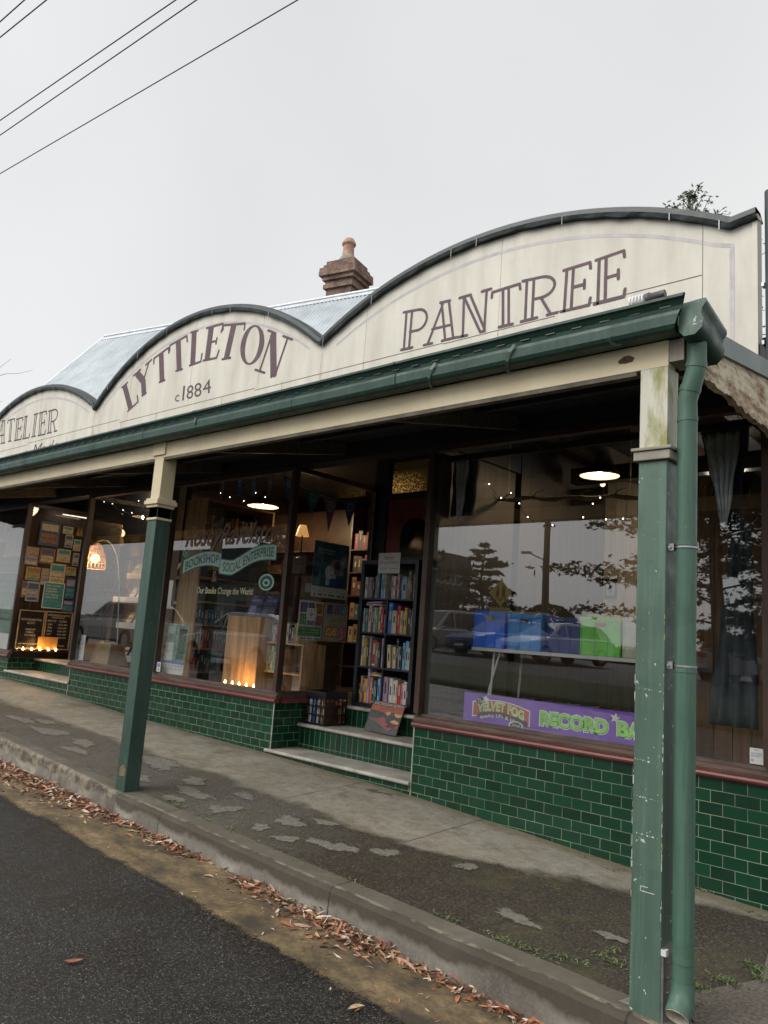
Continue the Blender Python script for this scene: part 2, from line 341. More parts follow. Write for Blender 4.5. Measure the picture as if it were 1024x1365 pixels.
# sandy, stained strip between asphalt and kerb
m, n, b, l = newmat('stained_gutter_grit'); v = coords(n, 'Object'); v2 = coords(n, 'Object', (1, 1.6, 1))
c = ramp(n, noise(n, v2, 2.4, 7, .65), [(.35, (.050,.040,.028)), (.5, (.19,.135,.065)), (.66, (.31,.22,.115))]); c = mixc(n, ramp(n, noise(n, v, 17, 7, .8), [(.42, 0.), (.6, .65)]), c, (.06,.047,.033))
c = mixc(n, ramp(n, noise(n, v, 60, 4, .7), [(.5, 0.), (.75, .6)]), c, (.05,.042,.035))
c = mixc(n, ramp(n, noise(n, v2, 1.3, 5, .7), [(.55, 0.), (.68, .75)]), c, (.040,.035,.031))
l.new(c, b.inputs['Base Color']); b.inputs['Roughness'].default_value = .85; bump(n, b, noise(n, v, 90, 5, .7), .5, .006); GRIT = m
sg = n.nodes.new('ShaderNodeSeparateXYZ'); l.new(v, sg.inputs[0])
ed = mth(n, 'ADD', mth(n, 'MULTIPLY', mth(n, 'SUBTRACT', noise(n, v, 3.2, 3, .5), .5), .16), mth(n, 'MULTIPLY', mth(n, 'SUBTRACT', noise(n, v, 55, 5, .8), .5), .16))
l.new(mth(n, 'MULTIPLY', mth(n, 'ADD', mth(n, 'ADD', sg.outputs[1], 2.55), ed), 22, True), b.inputs['Alpha'])
EDGE = [(-30,-2.60),(-12,-2.62),(-2.36,-2.59),(-1.33,-2.58),(-.52,-2.57),(.01,-2.59),(.31,-2.46),(.69,-2.49),(1.07,-2.53),(1.27,-2.56),(1.53,-2.51),(1.81,-2.53),(4,-2.5),(8,-2.55),(30,-2.55)]
b = MB(); b.at0 = True; xs = fr(-30, -3, 60)[:-1]+fr(-3, 4, 350)[:-1]+fr(4, 30, 40); rng = random.Random(3); vs = []; wob = 0; EDGE = [(-30,-2.75),(30,-2.75)]
for x in xs:
    wob = wob*.72+rng.uniform(-.013, .013); ye = lerp(EDGE, x)+wob
    for t in (0, .25, .5, .75, 1):
        y = -2.0+(ye+2.0)*t; vs.append((x, y, zroad(x, y)+.004+(0.012*(1-t)**2)))
b.add(vs, [(i*5+k, i*5+k+1, (i+1)*5+k+1, (i+1)*5+k) for i in range(len(xs)-1) for k in range(4)], GRIT, True); tag(b.build('gutter_strip'), kind='structure')

# pavement: concrete against the wall, worn dark asphalt towards the kerb
m, n, b, l = newmat('old_patched_footpath'); v = coords(n, 'Object'); s = n.nodes.new('ShaderNodeSeparateXYZ'); l.new(v, s.inputs[0])
nb = noise(n, v, 2.2, 6, .65); nf = noise(n, v, 120, 4, .75); nm = noise(n, v, 7, 6, .65); n3 = noise(n, v, 1.1, 4)
conc = mixc(n, ramp(n, nf, [(.42, 0.), (.60, .75)]), ramp(n, nm, [(.3, (.20,.18,.145)), (.7, (.33,.305,.25))]), (.45,.42,.35)); conc = mixc(n, ramp(n, nb, [(.4, 0.), (.75, .7)]), conc, (.17,.14,.09))
nf = noise(n, v, 62, 6, .85); asl = ramp(n, nf, [(.38, (.040,.034,.027)), (.52, (.10,.09,.075)), (.66, (.26,.235,.20))]); asd = ramp(n, nf, [(.38, (.012,.008,.005)), (.53, (.048,.037,.026)), (.68, (.21,.185,.15))])
tx = mth(n, 'ADD', mth(n, 'MULTIPLY', mth(n, 'ADD', s.outputs[0], .5), .9), mth(n, 'MULTIPLY', mth(n, 'SUBTRACT', nb, .5), 2.6), True)
asp = mixc(n, tx, asl, asd)
bx = n.nodes.new('ShaderNodeMapRange'); bx.inputs['From Min'].default_value = .8; bx.inputs['From Max'].default_value = 2.9; bx.inputs['To Min'].default_value = -1.04; bx.inputs['To Max'].default_value = -.12; l.new(s.outputs[0], bx.inputs['Value'])
conc = mixc(n, ramp(n, noise(n, v, 13, 7, .75), [(.46, 0.), (.66, .5)]), conc, (.12,.10,.07)); conc = mixc(n, ramp(n, noise(n, v, 85, 3, .7), [(.62, 0.), (.68, .6)]), conc, (.07,.06,.045))
edge = mth(n, 'MULTIPLY', mth(n, 'SUBTRACT', mth(n, 'ADD', s.outputs[1], mth(n, 'MULTIPLY', mth(n, 'SUBTRACT', nb, .5), .55)), bx.outputs[0]), 9, True)
c = mixc(n, edge, asp, conc)
c = mixc(n, ramp(n, noise(n, v, 1.6, 6, .7), [(.52, 0.), (.68, .55)]), c, (.085,.08,.03))      # algae film
wl = mth(n, 'MULTIPLY', mth(n, 'ADD', mth(n, 'ADD', s.outputs[1], .16), mth(n, 'MULTIPLY', mth(n, 'SUBTRACT', nm, .5), .35)), 9, True)
c = mixc(n, mth(n, 'MULTIPLY', wl, .55), c, (.15,.105,.055))
# expansion joints of the concrete band
for jx in (-4.95, -.70, .62, 2.09):
    d = mth(n, 'ABSOLUTE', mth(n, 'SUBTRACT', mth(n, 'ADD', s.outputs[0], mth(n, 'MULTIPLY', nm, .012)), jx)); jl = mth(n, 'MULTIPLY', mth(n, 'LESS_THAN', d, .006), edge)
    c = mixc(n, mth(n, 'MULTIPLY', jl, .8), c, (.03,.025,.02))
vc = n.nodes.new('ShaderNodeTexVoronoi'); vc.feature = 'DISTANCE_TO_EDGE'; vc.inputs['Scale'].default_value = 1.25
vm = n.nodes.new('ShaderNodeVectorMath'); vm.operation = 'MULTIPLY_ADD'; cc_ = n.nodes.new('ShaderNodeCombineXYZ'); l.new(nm, cc_.inputs[0]); l.new(nb, cc_.inputs[1]); l.new(cc_.outputs[0], vm.inputs[0]); vm.inputs[1].default_value = (.5,.5,0); l.new(v, vm.inputs[2]); l.new(vm.outputs[0], vc.inputs['Vector'])
ck = mth(n, 'MULTIPLY', mth(n, 'LESS_THAN', vc.outputs['Distance'], .006), ramp(n, n3, [(.5, 0.), (.56, .75)])); c = mixc(n, ck, c, (.022,.02,.012))
l.new(c, b.inputs['Base Color']); l.new(ramp(n, nb, [(.3, .42), (.7, .85)]), b.inputs['Roughness']); bump(n, b, mth(n, 'ADD', nf, mth(n, 'MULTIPLY', nm, 2)), .5, .006); PAVE = m
grid('pavement', fr(-30, 12, 84), [-1.84, -1.5, -1.2, -.8, -.4, 0, .05], lambda x, y: zpav(x, y), PAVE)
# lighter concrete slab beyond the end post
b = MB(); b.at0 = True
pl = [(2.93,-.62),(3.02,-1.10),(2.80,-1.66),(2.97,-1.83),(9,-1.83),(9,-.62)]
b.add([(x, y, zpav(x, y)+.005) for x, y in pl], [list(range(len(pl)))], mat('coarse_brown_concrete', (.13,.11,.09), .85, .4, 60, .5, 90)); tag(b.build('pavement_slab'), kind='structure')
# mortar patches left on the old asphalt
b = MB(); b.at0 = True; rng = random.Random(5)
m, n, bb, l = newmat('pale_mortar_patch'); v = coords(n); bb.inputs['Roughness'].default_value = .9
l.new(ramp(n, noise(n, v, 30, 5, .7), [(.3, (.095,.086,.070)), (.7, (.24,.22,.185))]), bb.inputs['Base Color']); tu = n.nodes.new('ShaderNodeTexCoord'); su = n.nodes.new('ShaderNodeSeparateXYZ'); l.new(tu.outputs['UV'], su.inputs[0]); l.new(mth(n, 'MULTIPLY', mth(n, 'SUBTRACT', mth(n, 'ADD', mth(n, 'MULTIPLY', su.outputs[0], 1.1), mth(n, 'MULTIPLY', noise(n, v, 16, 7, .8), 1.5)), .90), 6, True), bb.inputs['Alpha']); bump(n, bb, noise(n, v, 90, 4), .5, .005); MORT = m
for (x, y, rx, ry) in ((-2.28,-1.17,.42,.10),(-.76,-1.60,.11,.07),(-.20,-1.36,.15,.08),(-1.55,-1.28,.16,.08),(-.70,-1.50,.10,.05),(-.22,-1.62,.10,.05),(.08,-1.64,.11,.05),(-.02,-1.16,.12,.05),
      (.45,-1.44,.16,.05),(.68,-1.27,.12,.06),(.30,-1.50,.14,.05),(1.18,-1.02,.10,.05),(2.31,-1.26,.10,.04),(1.85,-1.47,.16,.05),(-4.1,-1.40,.45,.09),(-3.4,-1.37,.3,.07),(-4.9,-1.36,.35,.07),(-4.7,-1.17,.3,.05),(-1.95,-1.62,.25,.08),(-1.25,-1.50,.28,.07),(-.95,-1.20,.14,.06),(-3.1,-1.6,.25,.06),(-1.2,-1.72,.14,.05)):
    N = 40; ph = [rng.uniform(0, 6.3) for _ in range(6)]
    pt = []
    for k in range(N):
        a = 2*math.pi*k/N; r = 1+.20*math.sin(2*a+ph[0])+.13*math.sin(3*a+ph[1])+.09*math.sin(5*a+ph[2])+.07*math.sin(9*a+ph[3])+rng.uniform(-.05,.05)
        px, py = x+rx*.95*r*math.cos(a), y+ry*1.65*r*math.sin(a); pt.append((px, py, zpav(px, py)+.004))
    b.add(pt+[(x, y, zpav(x, y)+.006)], [(k, (k+1) % N, N) for k in range(N)], MORT, True)
o = tag(b.build('pavement_patches'), kind='structure'); ul = o.data.uv_layers[0].data
for lp_ in o.data.loops: ul[lp_.index].uv = (1, 1) if lp_.vertex_index % 41 == 40 else (0, 0)

# kerb
m, n, b, l = newmat('stained_concrete_kerb'); v = coords(n, 'Object'); s = n.nodes.new('ShaderNodeSeparateXYZ'); l.new(v, s.inputs[0])
a1 = noise(n, coords(n, 'Object', (1, 1, .5)), 2.6, 7, .65); a2 = noise(n, v, 70, 4, .7)
c = ramp(n, a1, [(.35, (.10,.09,.075)), (.52, (.19,.175,.15)), (.66, (.36,.34,.30))]); c = mixc(n, ramp(n, a2, [(.5, 0.), (.8, .5)]), c, (.30,.26,.2))
hz = mth(n, 'ADD', mth(n, 'ADD', s.outputs[2], mth(n, 'MULTIPLY', s.outputs[0], .040)), mth(n, 'MULTIPLY', mth(n, 'SUBTRACT', a1, .5), .30))
band = mth(n, 'MULTIPLY', mth(n, 'ADD', hz, .775), 28, True)
front = mth(n, 'LESS_THAN', s.outputs[1], -1.975)
c = mixc(n, mth(n, 'MULTIPLY', mth(n, 'MULTIPLY', band, front), .88), c, (.050,.038,.024)); c = mixc(n, mth(n, 'MULTIPLY', mth(n, 'SUBTRACT', 1.0, front), .75), c, (.095,.080,.056)); ar = mth(n, 'MULTIPLY', mth(n, 'LESS_THAN', mth(n, 'ABSOLUTE', mth(n, 'ADD', s.outputs[1], mth(n, 'ADD', 1.975, mth(n, 'MULTIPLY', mth(n, 'SUBTRACT', a1, .5), .03)))), .014), ramp(n, noise(n, v, 9, 5, .7), [(.42, 0.), (.58, .7)])); c = mixc(n, ar, c, (.30,.255,.185))
c = mixc(n, ramp(n, noise(n, v, 1.9, 5, .7), [(.6, 0.), (.7, .5)]), c, (.07,.075,.02))
kj = mth(n, 'LESS_THAN', mth(n, 'ABSOLUTE', mth(n, 'SUBTRACT', mth(n, 'FRACT', mth(n, 'DIVIDE', mth(n, 'ADD', s.outputs[0], mth(n, 'MULTIPLY', a2, .012)), 1.83)), .5)), .0028)
c = mixc(n, mth(n, 'MULTIPLY', kj, .85), c, (.025,.02,.014))
l.new(c, b.inputs['Base Color']); b.inputs['Roughness'].default_value = .85; bump(n, b, mth(n, 'ADD', a2, mth(n, 'MULTIPLY', a1, 2)), .5, .008); KERB = m
b = MB(); b.at0 = True; rng = random.Random(8)
for (xa, xb, yo, dz) in ((-30,-1.56,-1.985,0),(-1.56,20,-2.02,.003)):
    xs = fr(xa, xb, int((xb-xa)/.12)); vs = []
    for x in xs:
        z = lerp(ZK, x)+dz; zb = zroad(x, -2)-.05; j = rng.uniform(-.003,.003); k2 = rng.uniform(-.002,.002)
        vs += [(x, -1.83, z-.06), (x, -1.832, z+.006+k2), (x, yo+.035, z+.004+k2), (x, yo+.012+j, z-.005), (x, yo+j, z-.022), (x, yo-.012+j, zb)]
    b.add(vs, [(i*6+k, i*6+k+1, (i+1)*6+k+1, (i+1)*6+k) for i in range(len(xs)-1) for k in range(5)]+[list(range(6)), [(len(xs)-1)*6+k for k in range(6)]], KERB)
tag(b.build('kerb'), kind='structure')

# far side of the street: verge and car park, rising away; then one sheet to the horizon
GRASS = mat('mown_grass', (.035,.055,.015), .9, .4, 4, .6, 50)
def zfar(x, y):
    z0 = zroad(x, -12.5)
    if y > -12.5: return z0
    t = min(1, (-12.5-y)/5.0); zt = .12-.018*min(max(x+12, -30), 45); return z0*(1-t)+zt*t
grid('grass_verge', fr(-60, 40, 40), [-12.45, -12.5, -13, -13.8, -14.6, -15.5], lambda x, y: zfar(x, y)+(.1 if y < -12.49 else -.1), GRASS)
grid('car_park', fr(-60, 40, 40), [-15.5, -17.5, -22, -46], lambda x, y: zfar(x, y)+.104, mat('car_park_asphalt', (.045,.045,.045), .8, .3, 8, .4, 90))
b = MB(); b.at0 = True
b.add([(-900,-900,-2.0),(900,-900,-2.0),(900,900,-2.0),(-900,900,-2.0)], [(0,1,2,3)], mat('distant_ground', (.04,.05,.025), .9, .3, .05)); tag(b.build('ground'), kind='structure')
b = MB(); b.at0 = True
for k in range(-16, 12):
    x = k*3.6; b.add([(x, -7.0, zroad(x,-7)+.004), (x+1.6, -7.0, zroad(x+1.6,-7)+.004), (x+1.6, -6.9, zroad(x+1.6,-6.9)+.004), (x, -6.9, zroad(x,-6.9)+.004)], [(0,1,2,3)], PAPER)
tag(b.build('road_markings'), kind='structure')

# ================================================================== SHOP BUILDING
shop = empty('shop_building', (0, 0, -.6), 'long cream fronted corner shop with three arched sign panels over green tiled walls', 'shop')
def wallbox(mb, x0, x1, y0, y1, z0, z1, m): mb.box(x0, x1, y0, y1, z0, z1, m)
# tiled plinth walls under the windows
b = MB()
b.box(-12.5, -8.72, 0, .25, -1.6, 0, TILE); b.box(-6.60, -2.07, 0, .25, -1.6, 0, TILE); b.box(-.16, 2.86, 0, .25, -1.6, 0, TILE)
b.box(-2.32, -2.07, .25, 1.30, -1.6, 0, TILE); b.box(-.16, .09, .25, 1.30, -1.6, 0, TILE); b.box(-8.97, -8.72, .25, 1.0, -1.6, 0, TILE); b.box(-6.60, -6.35, .25, 1.0, -1.6, 0, TILE)
b.build('tiled_wall', shop)
# pale corner bead on the tile edges
for x in (-2.07, -.16, -6.60): b = MB(); b.tube([(x, -.001, -.75), (x, -.001, 0)], .006, mat('grout_bead', (.42,.44,.36), .6), 6); b.build('corner_bead', shop)
# steps
def nosing(mb, x0, x1, y, z, m):   # slab with a rounded front
    pr = [(y+.0, z-.038), (y-.018, z-.034), (y-.026, z-.019), (y-.018, z-.004), (y, z)]
    vs = [(x, a, c) for x in (x0, x1) for a, c in pr]; mb.add(vs, [(i, i+1, 6+i, 5+i) for i in range(4)], m, True); mb.add(vs, [list(range(5))[::-1], [5+i for i in range(5)]], m)
st = MB(); st.box(-2.069, -.161, .004, .38, -1.5, -.506, TILE_STEP); s1 = st.build('step', shop)
t = MB(); t.box(-2.12, -.162, -.012, -.0005, -.506, -.468, MARBLE); t.box(-2.068, -.162, 0, .37, -.506, -.468, MARBLE); nosing(t, -2.13, -.162, -.012, -.468, MARBLE); t.build('tread', s1)
st = MB(); st.box(-2.069, -.161, .385, .76, -.506, -.252, TILE_RISER); s2 = st.build('step', shop)
t = MB(); t.box(-2.068, -.162, .372, .755, -.252, -.214, MARBLE); nosing(t, -2.068, -.162, .372, -.214, MARBLE); t.build('tread', s2)
st = MB(); st.box(-2.069, -.161, .765, 1.3, -.3, -.036, TILE_RISER); s3 = st.build('step', shop)
t = MB(); t.box(-2.068, -.162, .755, 1.3, -.036, .0, MARBLE); nosing(t, -2.068, -.162, .755, .0, MARBLE); t.build('tread', s3)
st = MB(); st.box(-8.719, -6.601, .004, .45, -1.5, -.232, TILE_STEP); s4 = st.build('step', shop)
t = MB(); t.box(-8.72, -6.602, .0, .45, -.232, -.196, MARBLE); nosing(t, -8.78, -6.602, 0, -.196, MARBLE); t.build('tread', s4)
st = MB(); st.box(-8.719, -6.601, .455, 1.0, -.4, -.04, TILE_RISER); s5 = st.build('step', shop)
t = MB(); t.box(-8.72, -6.602, .445, 1.0, -.04, -.0, MARBLE); nosing(t, -8.72, -6.602, .445, 0, MARBLE); t.build('tread', s5)

# windows: frame mesh with sill and pane children
def sill_run(mb, x0, x1, corner=False):
    pr = [(.03,0),(-.030,.002),(-.042,.012),(-.046,.025),(-.040,.038),(-.028,.046),(.03,.046)]
    nn = len(pr); vs = [(x, y, z) for x in (x0, x1) for y, z in pr]
    mb.add(vs, [(i, (i+1) % nn, nn+(i+1) % nn, nn+i) for i in range(nn)], MAROON, False); mb.add(vs, [list(range(nn))[::-1], [nn+i for i in range(nn)]], MAROON)
    pr = [(.06,.047),(-.022,.047),(-.024,.066),(-.008,.088),(.010,.096),(.015,.118),(.06,.120)]
    nn = len(pr); vs = [(x, y, z) for x in (x0, x1) for y, z in pr]
    mb.add(vs, [(i, (i+1) % nn, nn+(i+1) % nn, nn+i) for i in range(nn)], SILLW); mb.add(vs, [list(range(nn))[::-1], [nn+i for i in range(nn)]], SILLW)
def sill_ret(mb, x, y0, y1):   # the same mouldings turned into the doorway, facing +X
    mb.box(x-.03, x+.042, y0, y1, .001, .045, MAROON); mb.box(x-.06, x+.02, y0, y1, .047, .095, SILLW); mb.box(x-.06, x-.012, y0, y1, .096, .120, SILLW)
TOP = 2.50
def window(stiles, x0, x1, fm=FRAME, ret=None, w=.055):
    f = MB()
    for x in stiles: f.box(x-w/2, x+w/2, -.028, .05, .1205, TOP, fm)
    f.box(x0, x1, -.032, .05, TOP, TOP+.055, fm)
    if ret:
        f.box(ret-.03, ret+.022, 1.25, 1.31, .1205, 2.60, fm); f.box(ret-.03, ret+.02, .052, 1.25, TOP+.002, TOP+.055, fm)
    o = f.build('window', shop)
    s = MB(); sill_run(s, x0, x1)
    if ret: sill_ret(s, ret, .062, 1.31)
    s.build('sill', o)
    for a, c in zip(stiles, stiles[1:]):
        p = MB(); p.box(a+w/2+.001, c-w/2-.001, .012, .018, .119, TOP, GLASS); p.build('pane', o)
    if ret:
        p = MB(); p.box(ret-.008, ret-.002, .052, 1.249, .119, TOP+.001, GLASS); p.build('pane', o)
        q = MB(); q.box(ret+.0225, ret+.026, 1.252, 1.266, .13, TOP, PAPER); q.build('edge_strip', o)
    return o
window([-.135, 2.765], -.165, 2.83)
WIN2 = window([-6.63, -4.41, -2.065], -6.66, -2.03, ret=-2.045)
window([-12.4, -8.745], -12.45, -8.715, FRAME_DK)
# splayed notice board window turned into the far left doorway
f = MB(); f.box(-8.745, -8.695, .052, 1.05, 2.50, 2.56, FRAME_DK); f.box(-8.745, -8.695, .99, 1.05, .0, 2.50, FRAME_DK); f.box(-8.745, -8.695, .052, .99, .002, .118, FRAME_DK)
o = f.build('window', shop); p = MB(); p.box(-8.715, -8.709, .052, .989, .119, 2.499, GLASS); p.build('pane', o)
f = MB(); f.box(-6.66, -6.60, .052, 1.05, 2.50, 2.56, FRAME_DK); f.box(-6.66, -6.60, .99, 1.05, 0.0, 2.5, FRAME_DK); f.box(-6.66, -6.60, .052, .99, .002, .118, FRAME_DK)
o = f.build('window', shop); p = MB(); p.box(-6.635, -6.629, .052, .989, .119, 2.499, GLASS); p.build('pane', o)

# dark wall strip above the windows, wall up to the verandah roof, walls and ceiling of the rooms
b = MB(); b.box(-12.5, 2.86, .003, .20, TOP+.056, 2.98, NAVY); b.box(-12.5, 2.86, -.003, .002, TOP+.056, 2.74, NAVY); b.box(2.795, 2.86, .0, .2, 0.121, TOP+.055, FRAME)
b.build('fascia_wall', shop)
b = MB()
b.box(-2.3, -1.70, 1.311, 1.42, .0, .001, NAVY) if False else None
b.box(-2.07, -1.86, 1.311, 1.42, 0, 2.98, NAVY); b.box(-.95, -.16, 1.311, 1.42, 0, 2.98, NAVY); b.box(-1.86, -.95, 1.311, 1.42, 2.40, 2.47, NAVY); b.box(-1.86, -.95, 1.311, 1.42, 2.86, 2.98, NAVY)
b.box(-.16, .0, .20, 1.311, 2.56, 2.98, NAVY); b.build('doorway_wall', shop); b = MB(); b.box(-8.97, -6.35, 1.051, 1.15, 2.1, 2.98, NAVY)
b.build('doorway_wall', shop)
b = MB()
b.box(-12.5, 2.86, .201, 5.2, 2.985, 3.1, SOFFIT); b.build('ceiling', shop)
b = MB(); b.box(-12.5, -8.98, .251, 5.2, -.1, -.02, FLOORM); b.box(-6.34, -2.325, .251, 5.2, -.1, -.02, FLOORM); b.box(.095, 2.86, .251, 5.2, -.1, -.02, FLOORM); b.box(-2.32, .09, 1.312, 5.2, -.1, -.02, FLOORM); b.box(-8.97, -6.35, 1.002, 5.2, -.1, -.02, FLOORM); b.build('floor', shop)
b = MB(); b.box(-12.6, 2.98, 5.2, 5.35, -1.6, 3.1, WOOD_D); b.box(2.86, 2.98, .25, 5.2, -1.6, 3.1, WOOD_D); b.box(-12.6, -12.5, 0, 5.2, -1.6, 3.1, WOOD_D)
b.box(-.155, -.06, 1.43, 5.2, -.02, 2.98, GREYB)
b.box(-6.34, -6.28, 1.5, 5.2, -.02, 2.98, WOOD_D); b.build('inner_wall', shop)
# cream lining boards at the back of the record room
b = MB()
x = -1.2
rng = random.Random(2)
for (x0, x1, y, z1, mm) in ((-.055, .62, 3.4, 2.9, BOARD_C), (.62, 2.85, 4.6, 2.9, BOARD_C)):
    x = x0
    while x < x1-.01:
        b.box(x+.003, min(x+.14, x1), y-.012, y, 0, z1, mm); x += .143
b.box(.60, .62, 3.4, 4.6, 0, 2.9, BOARD_C)
b.build('lining_boards', shop)
b = MB(); x = 1.95
while x < 2.80: b.box(x+.003, x+.138, .97, 1.0, -.02, 2.25, WOOD_M); x += .142
b.build('timber_partition', shop)
b = MB()
for x in (.45, 1.3, 2.15): b.box(x, x+.12, .25, 4.5, 2.80, 2.984, WOOD_D)
b.box(.1, 2.8, 2.2, 2.35, 2.62, 2.79, BLACK); b.build('ceiling_beam', shop)

# doors
d = MB(); RED = mat('dark_red_door', (.22,.035,.04), .4, .3, 6)
d.box(-1.85, -.97, 1.33, 1.375, 0, 2.395, RED); dr = d.build('door', shop)
q = MB(); n_ = 14; pts = [(-1.62, 1.329, 1.15), (-1.20, 1.329, 1.15)]+[(-1.41+.21*math.cos(math.pi*k/n_), 1.329, 1.95+.21*math.sin(math.pi*k/n_)) for k in range(n_+1)]
q.prism(pts, (0,-.008,0), mat('dark_door_glass', (.01,.011,.014), .08)); q.build('door_glass', dr)
q = MB(); q.tube([(-1.05,1.33,1.0),(-1.05,1.28,1.0)], .012, STEEL); q.ball((-1.05,1.265,1.0), .027, STEEL); q.build('handle', dr)
m, n, bb, l = newmat('amber_textured_glass_painted_glow'); v = coords(n, 'Object'); vo = n.nodes.new('ShaderNodeTexVoronoi'); vo.inputs['Scale'].default_value = 42; l.new(v, vo.inputs['Vector'])
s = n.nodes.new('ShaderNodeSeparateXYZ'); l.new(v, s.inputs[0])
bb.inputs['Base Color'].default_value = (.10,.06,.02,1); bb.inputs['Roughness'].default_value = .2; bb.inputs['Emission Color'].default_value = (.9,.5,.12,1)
gx = mth(n, 'MULTIPLY', mth(n, 'SUBTRACT', mth(n, 'MULTIPLY', s.outputs[0], -1), 1.25), 2.4, True); gz = mth(n, 'MULTIPLY', mth(n, 'SUBTRACT', 3.36, s.outputs[2]), 4.5, True)  # painted glow, strongest at lower left, stands in for room light behind
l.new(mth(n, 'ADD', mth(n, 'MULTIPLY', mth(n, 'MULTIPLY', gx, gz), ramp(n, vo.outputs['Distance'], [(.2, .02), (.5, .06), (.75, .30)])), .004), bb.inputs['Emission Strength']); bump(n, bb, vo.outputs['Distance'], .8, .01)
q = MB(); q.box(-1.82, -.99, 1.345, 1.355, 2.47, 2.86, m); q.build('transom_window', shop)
d = MB(); d.box(-8.3, -7.4, 1.0, 1.04, 0, 2.1, FRAME_DK); dr = d.build('door', shop); q = MB(); q.box(-8.15, -7.55, .992, .999, .3, 1.9, mat('dark_door_glass', (.01,.011,.014), .08)); q.build('door_glass', dr)

# ---------------- parapet with the three arches
def arc_z(x):
    def a(xc, hw, zt, sag): R = (hw*hw+sag*sag)/(2*sag); d = x-xc; return zt-(R-math.sqrt(max(R*R-d*d, 0)))
    if x < -11.3: return a(-13.5, 2.2, 4.55, .6)
    if x < -6.88: return a(-9.09, 2.21, 4.60, .62)
    if x < -1.80: return a(-4.34, 2.54, 4.86, .92)
    if x < 2.54: return a(.37, 2.17, 4.53, .58)
    return 3.95+(x-2.54)*.12
XS = [-12.6+i*.06 for i in range(int((2.72+12.6)/.06)+1)]
for k in (-11.3, -6.88, -1.80, 2.54, 2.72): XS.append(k)
XS = sorted(set(round(x, 3) for x in XS if x <= 2.72))
p = MB(); fr_pts = [(x, arc_z(x)) for x in XS]; N = len(XS)
vs = [(x, 0.0, 2.60) for x in XS]+[(x, 0.0, z) for x, z in fr_pts]+[(x, .09, 2.60) for x in XS]+[(x, .09, z) for x, z in fr_pts]
p.add(vs, [(i, i+1, N+i+1, N+i) for i in range(N-1)]+[(2*N+i+1, 2*N+i, 3*N+i, 3*N+i+1) for i in range(N-1)]+[(0, N, 3*N, 2*N), (N-1, 2*N+N-1, 3*N+N-1, 2*N-1)], CREAM_SIGN)
par = p.build('parapet', shop)
# coping: rounded metal capping with a ragged lower edge
c = MB(); rng = random.Random(11)
def cop_ring(x, dz):
    e = .01; t = Vector((2*e, 0, arc_z(x+e)-arc_z(x-e))).normalized(); nn = Vector((-t.z, 0, t.x)); 
    for kx in (-6.88, -1.80, -11.3, 2.54):
        if abs(x-kx) < .02: nn = Vector((0,0,1))
    P = Vector((x, 0, arc_z(x)))
    return [P-nn*(.052+dz)+Vector((0,-.052,0)), P-nn*.02+Vector((0,-.062,0)), P+nn*.022+Vector((0,-.056,0)), P+nn*.040+Vector((0,-.02,0)), P+nn*.040+Vector((0,.08,0)), P-nn*.03+Vector((0,.12,0)), P-nn*.05+Vector((0,.001,0))]
vs = []; w_ = 0
for x in XS:
    w_ = w_*.5+rng.uniform(-.006, .006); vs += cop_ring(x, w_+.004*math.sin(x*23))
c.add(vs, [(i*7+k, i*7+(k+1) % 7, (i+1)*7+(k+1) % 7, (i+1)*7+k) for i in range(N-1) for k in range(7)], COPING, False); c.build('coping', par)
# loose wires and clips along the coping
c = MB(); x = -12
while x < 2.6:
    z = arc_z(x)-.05; h = rng.uniform(.03, .075); c.box(x, x+.0035, -.068, -.064, z-h, z+.03, PAPER if rng.random() < .6 else STEEL); x += rng.uniform(.22, 1.1); c.build('cable_tie', par); c = MB()
# faded painted border under the coping and down the right end
c = MB(); off = .185
def border(x0, x1, st_=.06):
    xs = [x0+(x1-x0)*i/40 for i in range(41)]; v = []
    for x in xs: v += [(x, -.0012, arc_z(x)-off), (x, -.0012, arc_z(x)-off-.032)]
    c.add(v, [(2*i, 2*i+2, 2*i+3, 2*i+1) for i in range(40)], LILAC)
border(-11.15, -7.08); border(-6.66, -2.02); border(-1.58, 2.40)
c.add([(2.40,-.0012,arc_z(2.4)-off),(2.56,-.0012,arc_z(2.56)-.17),(2.56,-.0012,arc_z(2.56)-.205),(2.40,-.0012,arc_z(2.40)-off-.034)], [(0,1,2,3)], LILAC)
c.box(2.525, 2.56, -.0016, -.0004, 2.76, arc_z(2.56)-.2, LILAC); c.build('painted_border', par)
# sheet joints
c = MB(); DKJ = mat('dark_joint', (.16,.13,.09), .9)
def seamz(x): return 3.585 if x < -.2 else 3.585-.01*x
for (x0, x1, z) in ((-12.5,-9.2,3.62),(-9.2,-6.1,3.645),(-6.1,-2.95,3.60),(-2.95,-.1,3.575),(-.1,1.1,3.565),(1.1,2.33,3.60)): c.box(x0, x1-.004, -.0022, -.0005, z, z+.006, DKJ)
for x in (-10.6,-8.9,-7.75,-6.05,-5.1,-3.6,-2.45,-1.15,.52,2.33): c.box(x, x+.004, -.0018, -.0004, 2.76, arc_z(x)-.06 if x == 2.33 else 3.60, DKJ)
for x in (-8.9,-5.9,-4.35,-2.9,-1.15,.52): c.box(x, x+.003, -.0017, -.0004, 3.6, arc_z(x)-.06, mat('faint_joint', (.42,.37,.27), .9))
c.build('sheet_joint', par); c = MB(); c.box(2.685, 2.72, -.012, -.0005, 2.76, arc_z(2.7)-.06, CREAM_SIGN); c.build('edge_board', par)

